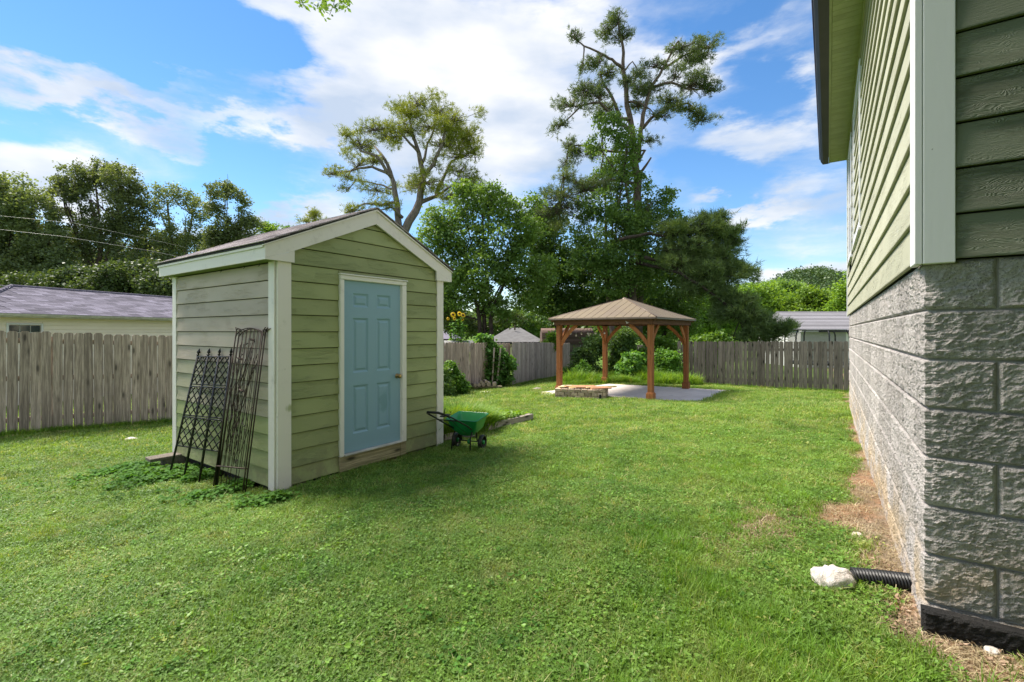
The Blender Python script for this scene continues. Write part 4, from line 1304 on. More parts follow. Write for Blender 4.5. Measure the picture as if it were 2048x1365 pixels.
# ================================================================== fire pit
PA = Vector((1.235, 13.60)); pd = Vector((.943, -.333)).normalized(); pa = math.atan2(pd.y, pd.x)
pit = empty('fire_pit', (PA.x, PA.y, EZ-1.955), pa, 'low rectangular fire pit of three courses of tan blocks beside the patio', 'fire pit')
PW, PDp = 1.42, .98
ch = .26
path = [(0, 0), (PW-ch, 0), (PW, ch), (PW, PDp-ch*.6), (PW-ch*.6, PDp), (.12, PDp), (0, PDp-.12), (0, 0)]
bmv = []
for i in range(5):
    m_ = MB().bbox(0, .188, .0, .12, 0, .094, .010)
    rg = random.Random(i)
    m_.v = [(x+rg.uniform(-.004, .004), y+rg.uniform(-.005, .005), z+rg.uniform(-.003, .003)) for x, y, z in m_.v]
    bmv.append(m_.mesh('block', M['pit_block']))
for c_ in range(3):
    s = -.095*(c_ % 2); 
    for a, b in zip(path[:-1], path[1:]):
        a = Vector(a); b = Vector(b); d_ = b-a; ln = d_.length; d_.normalize(); an = math.atan2(d_.y, d_.x)
        n_ = max(1, round(ln/.195)); w_ = ln/n_
        o0 = (.5 if c_ % 2 else 0)
        for k in range(n_+(1 if c_ % 2 else 0)):
            u0 = max(0, (k-o0)*w_); u1 = min(ln, (k+1-o0)*w_)
            if u1-u0 < .03: continue
            p = a+d_*u0
            link('block', random.choice(bmv), pit, (p.x+.002, p.y, c_*.1+.001), (0, 0, an), ((u1-u0-.018)/.188, 1, 1))
MB().box(.1, PW-.1, .1, PDp-.1, -.05, .15).build('ash_bed', M['felt_dark'], pit)
M['plank_yellow'] = weathered_wood('yellow_pine', (.88, .68, .36), (.80, .58, .28), along='x', green=0, knots=.4)
M['plank_red'] = weathered_wood('red_cedar_plank', (.74, .40, .24), (.60, .31, .19), along='x', green=0, knots=.4)
M['plank_pale'] = weathered_wood('pale_plank', (.66, .58, .45), (.55, .47, .36), along='x', green=0, knots=.4)
zp = .300
pl = [(.10, .16, 34, 1.0, 'plank_yellow', 'yellow pine board at the left end of the fire pit cover', 0),
      (.30, .20, 24, .85, 'plank_red', 'reddish cedar board, first from the left on the fire pit', .02),
      (.42, .12, 30, 1.05, 'plank_yellow', 'yellow pine board in the middle of the fire pit cover', 0),
      (.62, .05, 22, .9, 'plank_red', 'reddish cedar board in the middle of the fire pit, near its front edge', .022),
      (.76, .12, 36, 1.1, 'plank_pale', 'wide pale bleached board lying across the fire pit', 0),
      (.92, .10, 40, 1.0, 'plank_yellow', 'yellow pine board at the right end of the fire pit cover', .022),
      (1.06, .06, 30, .6, 'plank_red', 'short reddish board end at the rounded right corner of the fire pit', 0)]
for (x, y, an, ln, mt, lb, dz) in pl:
    q = loc2(Vector((PA.x, PA.y)), pa, x, y)
    wd = .19 if mt == 'plank_pale' else .11
    o = MB().bbox(0, ln, 0, wd, 0, .028 if mt != 'plank_red' else .036, .003).build('plank', M[mt], None, loc=(q.x, q.y, EZ-1.955+zp+dz+.001), rot=(R(random.uniform(-.6, .6)), R(random.uniform(-.5, .5)), pa+R(an)))
    tag(o, lb, 'plank', 'loose boards laid over the fire pit')

# ================================================================== timber bed border
tA = Vector((-1.00, 7.02)); tB = Vector((.42, 9.20))
ta = math.atan2(tB.y-tA.y, tB.x-tA.x); tl = (tB-tA).length
za_, zb_ = EZ-1.69, EZ-1.785
o = empty('bed_border', (tA.x, tA.y, za_-.02), ta, 'weathered timber edging of the raised weedy bed behind the shed', 'garden edging')
MB().bbox(.0, tl, 0, .13, 0, .165, .006).build('timber', M['timber'], o, rot=(0, math.atan2(za_-zb_-.02, tl), 0))
MB().bbox(-2.3, -.002, .0, .13, 0, .165, .006).build('timber', M['timber'], o, loc=(0, .135, 0), rot=(0, 0, R(-62)))

# ================================================================== neighbours
# cream garage beyond the left fence
ga = math.atan2(.972, .234)
gO = Vector((-13.4-.29, 12.37))
gar = empty('garage', (gO.x, gO.y, EZ), ga, 'long low cream-sided garage with a purple-grey shingle roof beyond the left fence', 'garage')
# local: x along the long wall (away), y = to the left (into the building)
GL = 12.0
gw = MB().box(-.56, GL, .012, 4.6, -2.2, .44).build('wall', M['siding_garage'], gar)
z = -1.05
wx0, wx1, wz0, wz1 = .34, 1.06, -.26, .17
while z < .38:
    segs = [(-.56, GL)]
    if z+.11 > wz0-.05 and z < wz1+.04: segs = [(-.56, wx0-.05), (wx1+.05, GL)]
    for a, b in segs: board(gw, 'siding_board', M['siding_garage'], a, b, z, .1095, loc=(0, .011))
    z += .11
wf = MB()
wf.bbox(wx0-.05, wx0, -.03, .01, wz0-.05, wz1+.04, .003).bbox(wx1, wx1+.05, -.03, .01, wz0-.05, wz1+.04, .003).bbox(wx0+.001, wx1-.001, -.03, .01, wz1, wz1+.04, .003).bbox(wx0+.001, wx1-.001, -.03, .01, wz0-.05, wz0, .003)
wn_ = wf.build('window', M['trim_clean'], gar)
for i in range(3):
    for j in range(2):
        a = wx0+.008+(wx1-wx0-.016)*i/3; b = wx0+.008+(wx1-wx0-.016)*(i+1)/3; c = wz0+.005+(wz1-wz0-.01)*j/2; d_ = wz0+.005+(wz1-wz0-.01)*(j+1)/2
        MB().box(a+.010, b-.010, -.008, .005, c+.010, d_-.010).build('pane', M['glass'], wn_)
for i in (1, 2): MB().box(wx0+(wx1-wx0)*i/3-.006, wx0+(wx1-wx0)*i/3+.006, -.016, .004, wz0+.001, wz1-.001).build('glazing_bar', M['white_metal'], wn_)
MB().box(wx0+.001, wx1-.001, -.014, .003, (wz0+wz1)/2-.006, (wz0+wz1)/2+.006).build('glazing_bar', M['white_metal'], wn_)
RZ0, RZ1 = .455, 1.375; hw_ = 2.6
ev = -.30
A0 = (ev, RZ0)
rv = [(-.88, -.30, RZ0), (GL+.3, -.30, RZ0), (GL-2.3, 2.30, RZ1), (1.72, 2.30, RZ1), (-.88, 4.9, RZ0), (GL+.3, 4.9, RZ0)]
gr_ = MB().add(rv+[(x, y, z-.02) for x, y, z in rv], ((0, 1, 2, 3), (4, 0, 3), (5, 4, 3, 2), (1, 5, 2), (6, 10, 11, 7), (0, 6, 7, 1), (0, 4, 10, 6), (4, 5, 11, 10), (1, 7, 11, 5))).build('roof', M['shingle_grey'], gar)
MB().box(-.88, GL+.3, -.32, -.302, RZ0-.085, RZ0-.012).box(-.88, GL+.3, -.301, .01, RZ0-.09, RZ0-.08).build('fascia', M['white_metal'], gar)
MB().poly_prism([(-.9, -.33, RZ0-.05), (-.9, -.40, RZ0-.05), (-.9, -.43, RZ0+.01), (-.9, -.42, RZ0+.01), (-.9, -.33, RZ0-.0)][::-1], (GL+1.2, 0, 0)).build('gutter', M['white_metal'], gar)
gan = math.atan2(RZ1-RZ0, hw_); gsl = math.hypot(RZ1-RZ0, hw_)
shm = MB().bbox(0, .326, 0, .19, 0, .018, .004).mesh('shingle', M['shingle_grey'])
nr_ = int(gsl/.145)
cnt = 0; field = MB()
for r in range(nr_):
    d_ = r*.145; yy = -.30+d_*cos(gan); zz = RZ0+d_*sin(gan)+.008
    xl = -.88+d_*cos(gan); xe = GL+.3-d_*cos(gan)
    vis0 = np.interp(r, [0, nr_], [-.2, 1.72]); vis1 = np.interp(r, [0, nr_], [5.0, 7.0])
    x = xl+.02-(.166 if r % 2 else 0)
    while x < xe-.05:
        a_ = max(x, xl+.01); w_ = x+.328-a_
        if w_ > .05:
            if vis0 < x < vis1 and cnt < 300:
                link('shingle', shm, gr_, (a_, yy, zz+random.uniform(0, .002)), (gan-R(2), 0, 0), (w_/.328, 1, 1)); cnt += 1
            else:
                field.bbox(a_, a_+w_, 0, .19, 0, .010, .003, M=Matrix.Translation((0, yy, zz)) @ Matrix.Rotation(gan-R(2), 4, 'X'))
        x += .333
fo_ = field.build('shingle_rows', M['shingle_grey'], gr_); tag(fo_, kind='stuff')
hc = MB()
for (p, q) in ((rv[0], rv[3]), (rv[3], rv[2])):
    p, q = Vector(p), Vector(q); n_ = int((q-p).length/.2)
    for i in range(n_):
        c0 = p.lerp(q, i/n_); c1 = p.lerp(q, (i+1.1)/n_); hc.tube([c0+Vector((0, 0, .012)), c1+Vector((0, 0, .016))], [.07, .06], 6)
hc.build('ridge_cap', M['shingle_grey'], gar)
# brown hip roof far left
b0 = P(-60, 640, 24)
nb = empty('brown_roofed_house', (b0.x, b0.y, g1(b0.x, b0.y)), .2, 'low house with a brown roof just showing behind the cream garage at far left', 'house')
MB().box(-5, 1.2, 0, 5, 0, 3.7).build('wall', M['siding_garage'], nb)
MB().add([(-5.5, -.5, 3.7), (1.9, -.5, 3.7), (1.9, 5.5, 3.7), (-5.5, 5.5, 3.7), (-3, 2.5, 5.0), (-.6, 2.5, 5.0)], ((0, 1, 5, 4), (1, 2, 5), (2, 3, 4, 5), (3, 0, 4), (0, 3, 2, 1))).build('roof', M['shingle_brown'], nb)
# overhead wires
for (lab, pts, r_) in (('upper overhead wire crossing in front of the left trees', [(-120, 420, 22), (150, 447, 25), (345, 489, 29), (470, 520, 33)], .006),
                       ('lower brighter overhead wire crossing in front of the left trees', [(-120, 446, 21), (130, 474, 23), (300, 502, 26), (460, 535, 29)], .007),
                       ('service wire running down to the corner of the cream garage roof', [(-120, 560, 13), (-20, 568, 14), (28, 574, 14.6)], .006)):
    w_ = MB().tube([P(*p) for p in pts], r_, 5).build('overhead_wire', M['white_metal'], None); tag(w_, lab, 'wire')

def hip_house(name, label, X0, X1, Y0, D, zb_, ze, zr_, wall, roofm, cat='house', hip=True):
    o = empty(name, ((X0+X1)/2, Y0, zb_), 0, label, cat)
    w = (X1-X0)/2; e = ze-zb_; r = zr_-zb_
    MB().box(-w+.3, w-.3, .3, D-.3, 0, e-.001).build('wall', wall, o)
    hx = D/2 if hip else 0
    hx = min(hx, w*.8)
    MB().add([(-w, 0, e), (w, 0, e), (w, D, e), (-w, D, e), (-w+hx, D/2, r), (w-hx, D/2, r)], ((0, 1, 5, 4), (1, 2, 5), (2, 3, 4, 5), (3, 0, 4), (0, 3, 2, 1))).build('roof', roofm, o)
    MB().box(-w-.01, w+.01, -.03, -.002, e-.14, e+.02).build('fascia', M['gutter_dark'], o)
    return o
a = P(968, 684, 34); b = P(1092, 684, 34)
hh1 = hip_house('neighbour_house', 'low house with a plain grey hip roof behind the left fence and maple trunks', a.x, b.x, 34, 6, g1(a.x, 34), P(0, 685, 34).z, P(0, 656, 37).z, M['siding_garage'], M['felt_grey'])
vt = MB(); vt.tube([(0, 2.2, 2.6), (0, 2.2, 3.1)], .06, 8); vt.build('vent_pipe', M['metal_edge'], hh1)
a = P(840, 680, 30); b = P(908, 680, 30)
hh2 = hip_house('brick_house', 'corner of a dark-roofed brick house between the shed and the sunflowers', a.x-2, b.x, 30, 5, g1(a.x, 30), P(0, 679, 30).z, P(0, 650, 32).z, M['shingle_brown'], M['shingle_grey'])
# gambrel barn
a = P(1085, 680, 29.5); b = P(1190, 680, 29.5); wd = b.x-a.x; zb_ = g1(a.x, 29.5)
barn = empty('barn_shed', (a.x, 29.5, zb_), 0, 'small barn shed with a brown shingled gambrel roof behind the gazebo', 'barn')
ze = P(0, 688, 29.5).z-zb_; zm = P(0, 666, 29.9).z-zb_; zt = P(0, 657.5, 30.6).z-zb_
MB().box(.05, wd-.05, .1, 2.7, 0, ze).build('wall', M['fence_back'], barn)
prof = [(0, ze), (.35, zm), (1.4, zt), (2.45, zm), (2.8, ze)]
br = MB().poly_prism([(0, y, z) for y, z in prof], (wd, 0, 0)).build('roof', M['shingle_brown'], barn)
st_m = MB().bbox(0, wd+.04, -.012, 0, 0, .17, .004).mesh('shingle_course', M['shingle_brown'])
for (p, q) in (((0, ze), (.35, zm)), ((.35, zm), (1.4, zt))):
    ln = math.hypot(q[0]-p[0], q[1]-p[1]); an = math.atan2(q[1]-p[1], q[0]-p[0])
    n_ = int(ln/.15)
    for i in range(n_):
        link('shingle_course', st_m, br, (-.02, p[0]+(q[0]-p[0])*i/n_-.006, p[1]+(q[1]-p[1])*i/n_), (-(pi/2-an)+R(3), 0, 0))
MB().box(wd+.002, wd+.03, .95, 1.85, 0, ze-.1).build('door', M['felt_dark'], barn)
# white garage at the right
a = P(1604, 640, 31); b = P(1790, 640, 31); zb_ = g1(a.x, 31)
wg = empty('white_garage', (a.x, 31, zb_), 0, 'white outbuilding with a pale grey shingle roof above the right end of the back fence', 'garage')
wd = b.x-a.x; ze = P(0, 661, 31).z-zb_; zt = P(0, 624, 34).z-zb_; ry = 3.0
t = NT('white_vertical_siding'); w_ = t.n('ShaderNodeTexWave', wave_type='BANDS', bands_direction='X'); t.l(t.coord((1,1,1), False), w_.inputs['Vector']); t.setin(w_, 'Scale', 3.2)
M['white_board'] = t.finish(t.bsdf((.70, .69, .67), .6, 0, t.bump(t.ramp(w_.outputs[1], .0, .12), .6, .02)))
MB().box(.1, wd, .3, 5.7, 0, ze-.03).build('wall', M['white_board'], wg)
wr_ = MB().poly_prism([(0, 0, ze), (0, ry, zt), (0, 2*ry, ze)], (wd, 0, 0)).build('roof', M['shingle_pale'], wg)
ln = math.hypot(ry, zt-ze); an = math.atan2(zt-ze, ry); n_ = int(ln/.15)
st_m = MB().bbox(0, wd, 0, .19, 0, .009, .003).mesh('shingle_course', M['shingle_pale'])
for i in range(n_):
    link('shingle_course', st_m, wr_, (0, ry*i/n_, ze+(zt-ze)*i/n_+.006), (an-R(2), 0, 0))
MB().box(1.1, wd, -.06, -.003, ze-.13, ze+.01).build('gutter', M['gutter_dark'], wg)
MB().box(-.02, wd, -.001, .3, ze-.12, ze-.02).build('soffit', M['white_board'], wg)
# trampoline
c = P(1632, 700, 22); zb_ = g1(c.x, 22)
tr_ = empty('trampoline', (c.x, 22, zb_), 0, 'round trampoline with dark curved poles and a net beyond the back fence', 'trampoline')
zt = P(0, 660, 22).z-zb_
MB().tube([(1.15*cos(i*pi/16), 1.15*sin(i*pi/16), zt) for i in range(33)], .022, 6).build('top_ring', M['grey_plastic'], tr_)
MB().tube([(1.2*cos(i*pi/16), 1.2*sin(i*pi/16), zt-1.55) for i in range(33)], .05, 6).build('frame', M['black_plastic'], tr_)
MB().lathe([(0, zt-1.55), (1.15, zt-1.55)], 24).build('mat', M['black_plastic'], tr_)
for i in range(6):
    an = i*pi/3+.35
    MB().tube([(1.24*cos(an), 1.24*sin(an), 0), (1.30*cos(an), 1.30*sin(an), zt-.9), (1.27*cos(an), 1.27*sin(an), zt-.25), (1.15*cos(an), 1.15*sin(an), zt)], .03, 6).build('pole', M['black_plastic'], tr_)
t = NT('safety_net'); tb_ = t.n('ShaderNodeBsdfTransparent'); ms_ = t.n('ShaderNodeMixShader'); ms_.inputs[0].default_value = .35
t.l(tb_.outputs[0], ms_.inputs[1]); t.l(t.bsdf((.02, .02, .02), .8), ms_.inputs[2]); M['net'] = t.finish(ms_.outputs[0])
MB().lathe([(1.15, zt-1.5), (1.15, zt-.02)], 32).build('net', M['net'], tr_)
# white tarp over something behind the left fence
tp = MB(); tpv = []; nx_ = 16
a = P(886, 700, 19.6); b = P(958, 700, 20.6)
for j in range(4):
    for i in range(nx_+1):
        p = a.lerp(b, i/nx_); p.y += j*.25; p.z = P(0, 684-2.5*fbm(np.array([i*.6]), np.array([j*1.1]), 1.0)[0]*2, p.y).z - (.5 if j in (0, 3) else 0); tpv.append(p)
tp.add(tpv, [(j*(nx_+1)+i, j*(nx_+1)+i+1, (j+1)*(nx_+1)+i+1, (j+1)*(nx_+1)+i) for j in range(3) for i in range(nx_)], 0, True)
o = tp.build('tarp', M['white_metal']); tag(o, 'crumpled white tarp edge showing above the fence below the sunflowers', 'tarp')
fo_ = MB()

# ================================================================== trees
decid('leafy_tree', 'dark green tree cut by the left edge of the picture, behind the garage', 5, 29,
      [(20,385,42,42),(62,425,42,45),(5,445,60,48),(62,482,50,48),(-50,400,60,70),(20,530,80,50),(98,485,28,45),(70,560,60,40),(-60,500,70,80),(115,530,30,40),(-20,590,60,30),(60,600,60,25)], M['leaf_dark'], .26, .14, .38, 9, .95, gap=.34, nlimb=10)
decid('leafy_tree', 'tallest dark tree of the left row, with two rounded tops above the garage', 185, 31,
      [(150,362,38,32),(188,345,36,24),(243,360,34,30),(268,388,26,26),(128,402,36,30),(190,400,46,34),(240,420,44,36),(150,450,42,36),(212,472,48,36),(272,455,34,32),(170,520,55,36),(250,530,48,36),(120,360,18,12),(225,338,16,10)], M['leaf_dark'], .22, .13, .34, 8, .85, gap=.40, bark='bark_pine', nlimb=13,
      trunks=[[(190, None, 0), (192, 560, 0), (200, 480, 0), (180, 400, 0)], [(205, None, .5), (215, 520, .5), (235, 440, .3), (245, 380, 0)]])
decid('leafy_tree', 'loose dark tree with sky showing through, third from the left', 345, 32,
      [(334,385,24,24),(368,398,26,20),(320,425,30,28),(372,440,30,24),(403,420,20,24),(338,472,36,24),(390,485,26,20),(310,500,34,26),(350,530,40,30)], M['leaf_dark'], .15, .12, .32, 8, .72, gap=.44, bark='bark_pine', nlimb=9,
      trunks=[[(350, None, 0), (348, 540, 0), (340, 470, 0), (335, 400, 0)], [(362, None, .4), (370, 500, .4), (385, 430, 0)]])
decid('leafy_tree', 'bushy-topped dark tree rising above the left slope of the shed roof', 450, 30,
      [(440,385,28,18),(472,402,26,22),(430,420,28,20),(477,436,26,20),(506,450,20,14),(450,462,36,22),(425,470,24,20),(455,372,12,9),(480,480,40,22),(420,510,40,30)], M['leaf_dark'], .14, .12, .32, 9, .85, gap=.38, nlimb=8)
decid('undergrowth_tree', 'low spreading dark green tree between the garage roof and the tall left trees', 300, 25,
      [(60,575,50,30),(130,575,60,30),(200,585,60,30),(270,570,60,30),(325,575,50,32),(240,550,50,25),(300,545,45,22),(160,555,45,22),(350,590,40,25)], M['leaf_shade'], .10, .13, .34, 9, 1.3, gap=.2, nlimb=8)
decid('backdrop_tree', 'wide dark thicket filling in behind the trunks of the left row of trees', 230, 37,
      [(10,520,60,45),(90,520,60,40),(160,530,60,36),(235,520,60,40),(310,520,60,40),(390,510,60,40),(460,505,50,34),(120,480,40,26),(300,480,34,22),(20,470,40,30),(400,550,60,40),(500,500,24,24)], M['leaf_shade'], .14, .16, .44, 9, .9, gap=.28, nlimb=6)
decid('leafy_tree', 'small light green tree tip peeping over the left roof edge of the shed', 545, 34,
      [(530,455,16,10),(552,460,16,10),(575,462,12,9),(545,480,30,16)], M['leaf_bright'], .08, .12, .30, 8, 1.2, nlimb=4)
mid_label = [('multi-stemmed maple between the shed and the gazebo, behind the leafy fence plant', 968, 22.5, M['leaf_mid'])]
decid('maple_tree', mid_label[0][0], 968, 22.5,
      [(890,440,42,34),(950,405,46,32),(1008,425,44,36),(868,485,36,34),(930,478,50,40),(1000,482,54,42),(1055,455,36,40),(898,545,42,38),(960,545,56,42),(1030,535,52,42),(915,595,36,28),(985,592,50,26),(1050,590,44,30),(1085,545,32,36),(925,375,22,14),(985,382,22,14),(1070,410,26,20),(875,600,26,28),(1000,622,40,14)],
      M['leaf_mid'], .14, .12, .34, 9, 1.0, gap=.34, nlimb=16,
      trunks=[[(955, None, 0), (957, 640, 0), (945, 560, 0), (925, 480, 0)], [(968, None, .2), (968, 630, .2), (972, 540, .2), (965, 430, 0)], [(980, None, 0), (982, 640, 0), (1005, 570, 0), (1030, 480, 0)]])
decid('leafy_tree', 'dark shaded tree close behind the right corner of the shed', 905, 25,
      [(890,600,26,34),(905,640,30,26),(935,650,28,20),(895,560,24,26),(1020,640,30,14)], M['leaf_dark'], .10, .12, .33, 9, 1.2, nlimb=5)
decid('leafy_tree', 'broad mid green tree filling the space left of the vine-covered pine', 1120, 29,
      [(1080,480,34,50),(1110,520,50,50),(1120,580,60,48),(1160,540,50,50),(1180,600,60,40),(1085,600,50,30),(1130,618,50,20),(1110,450,28,26),(1195,625,40,20),(1070,425,26,22)], M['leaf_mid'], .18, .14, .40, 9, 1.1, nlimb=10, gap=.3)
decid('leafy_tree', 'dense mid green tree behind the gazebo roof, right of the vine-covered pine', 1310, 30,
      [(1290,560,50,50),(1340,540,50,40),(1300,620,60,40),(1360,600,50,44),(1345,650,60,30),(1260,640,50,30),(1400,560,40,36),(1240,590,40,40),(1390,520,30,20)], M['leaf_mid'], .18, .14, .40, 9, 1.0, nlimb=10, gap=.3)
for (lb, px, Y, bl_, mt) in (
    ('lime green tree behind the drooping pine, over the back fence', 1440, 42, [(1400,610,34,30),(1440,630,44,30),(1480,600,34,26),(1490,640,44,26),(1420,650,50,22),(1385,640,30,30)], 'leaf_bright'),
    ('yellow-green tree with a lumpy top right of the drooping pine', 1535, 46, [(1500,590,30,22),(1530,585,30,20),(1560,600,34,24),(1530,620,50,26),(1575,640,40,20),(1490,580,18,12)], 'leaf_lime'),
    ('darker rounded tree in the middle of the bright trees below the hill', 1580, 54, [(1560,575,26,14),(1590,585,28,20),(1605,600,28,22),(1575,610,34,20)], 'leaf_mid'),
    ('rounded lime tree just left of the white outbuilding roof', 1632, 44, [(1625,592,28,20),(1648,600,26,20),(1615,612,30,18),(1640,625,50,18),(1585,628,26,18)], 'leaf_lime'),
    ('narrow bright tree against the house wall above the white outbuilding', 1692, 40, [(1688,580,16,20),(1700,600,22,24),(1680,615,26,16),(1712,570,20,30)], 'leaf_lime'),
    ):
    decid('leafy_tree', lb, px, Y, bl_, M[mt], .12, .20, .50, 9, 1.1, nlimb=5, gap=.26)
# forest on the hill
hp = []
n_ = 5200
ii_ = RNG.integers(0, HX.size, n_)
hx = HX.ravel()[ii_]+RNG.normal(size=n_)*2; hy = HY.ravel()[ii_]+RNG.normal(size=n_)*2; hz = HZ3.ravel()[ii_]
vis = hz > EZ-2
C = np.stack([hx, hy, hz+2.2], 1)[vis]
L_ = np.repeat(C, 20, 0)+RNG.normal(size=(len(C)*20, 3))*np.array([1.7, 1.7, 1.5])
M['leaf_hill'] = leaf_mat('hill_trees', (.05, .10, .035), (.10, .165, .05), .2, .05)
Vh = leaf_quads(L_, 1.25, .4, .8)
o = link('hill_forest', fast_mesh('hill_forest', Vh, np.arange(len(Vh)).reshape(-1, 4), M['leaf_hill'])); tag(o, 'wooded hilltop seen over the bright trees at the right', 'forest', kind='stuff')
# hedge-like far treeline to close the horizon behind the yard
tl_ = []
for i in range(90):
    px = -500+i*30
    tl_.append(pblob(px, 655+random.uniform(-14, 10), 34, random.uniform(18, 34), 75, random.uniform(-6, 6)))
o = link('far_treeline', crown_mesh('far_treeline', tl_, M['leaf_mid'], .5, 9, 1.1, 1.0, gap=.2)); tag(o, 'distant belt of trees closing the view behind the gardens', 'woods', kind='stuff')

# ---- pines
c5 = lambda x, y, d=0: (600+x/1.95, y/1.95, d)
pine('pine_tree', 'flat-topped yellow-green pine with twisted bare limbs rising behind the shed roof', 28,
  [([c5(395,1300), c5(410,905), c5(470,790), c5(480,690), c5(465,600), c5(440,530), c5(425,450)], .30, .06),
   ([c5(390,1300), c5(385,880), c5(372,760), c5(360,690), c5(330,620), c5(290,570,.8)], .24, .06),
   ([c5(480,690), c5(520,640,-.4), c5(550,570,-.8), c5(570,500,-.6), c5(600,450,-.6)], .13, .04),
   ([c5(470,790), c5(530,765,.5), c5(560,690,1), c5(590,630,1), c5(680,590,1.2)], .15, .04),
   ([c5(530,765,.5), c5(600,720,0), c5(660,760,0), c5(700,745,0)], .08, .03),
   ([c5(372,790), c5(330,800,-.6), c5(250,795,-1), c5(180,830,-1)], .10, .03),
   ([c5(360,690), c5(280,650,.5), c5(200,665,.8), c5(130,680,1)], .11, .03),
   ([c5(362,700), c5(300,610,-.8), c5(240,590,-1), c5(190,530,-1)], .11, .03),
   ([c5(465,600), c5(430,560,-.5), c5(390,520,-1), c5(330,500,-1)], .09, .03),
   ([c5(475,640), c5(500,560,.8), c5(530,480,1), c5(540,440,1)], .09, .03),
   ([c5(440,530), c5(400,470,.6), c5(385,420,.8)], .06, .03),
   ([c5(370,740), c5(300,720,1), c5(220,700,1.2)], .07, .03),
   ([c5(400,850), c5(360,810,-.6), c5(310,820,-1)], .10, .03)],
  [(*c5(455,395)[:2],26,15,0),(*c5(392,418)[:2],18,14,.8),(*c5(430,450)[:2],30,16,0),(*c5(540,435)[:2],28,17,1),(*c5(600,470)[:2],30,20,-.6),(*c5(640,530)[:2],32,22,.6),(*c5(680,590)[:2],18,22,1.2),(*c5(625,600)[:2],36,16,1),(*c5(630,660)[:2],28,12,.2),
   (*c5(285,505)[:2],30,14,-1),(*c5(345,540)[:2],30,15,-1),(*c5(235,560)[:2],26,15,-1),(*c5(182,525)[:2],14,11,-1),(*c5(130,672)[:2],22,11,1),(*c5(235,635)[:2],24,12,.8),(*c5(415,500)[:2],34,16,-.5),(*c5(500,500)[:2],32,17,.9),(*c5(560,560)[:2],30,15,-.6),
   (*c5(490,715)[:2],38,17,-.5),(*c5(585,775)[:2],28,15,.3),(*c5(300,745)[:2],34,11,1),(*c5(215,815)[:2],22,9,-1),(*c5(182,740)[:2],12,6,1),(*c5(335,790)[:2],28,9,-1),(*c5(660,700)[:2],28,12,0),(*c5(690,740)[:2],22,10,0),(*c5(575,500)[:2],26,14,-.6),(*c5(445,730)[:2],22,12,.4),(*c5(290,620)[:2],24,10,.3),(*c5(520,640)[:2],18,9,-.2),(*c5(180,690)[:2],18,8,.8)],
  M['needle_gold'], 'bark_pale', 800, .21, .95, n=12, width=.028)
pine('pine_tree', 'sprig of yellow-green pine showing over the middle of the left roof slope', 30,
  [([(640, 700, 0), (640, 470, 0), (630, 445, 0)], .08, .03), ([(640, 470, 0), (615, 440, 0)], .05, .02)],
  [(628, 430, 14, 8, 0), (612, 442, 10, 6, 0), (645, 446, 12, 7, 0)], M['needle_gold'], 'bark_pale', 640, .24, 1.6, n=12, width=.03)
c6 = lambda x, y, d=0: (1050+x/1.95, y/1.95, d)
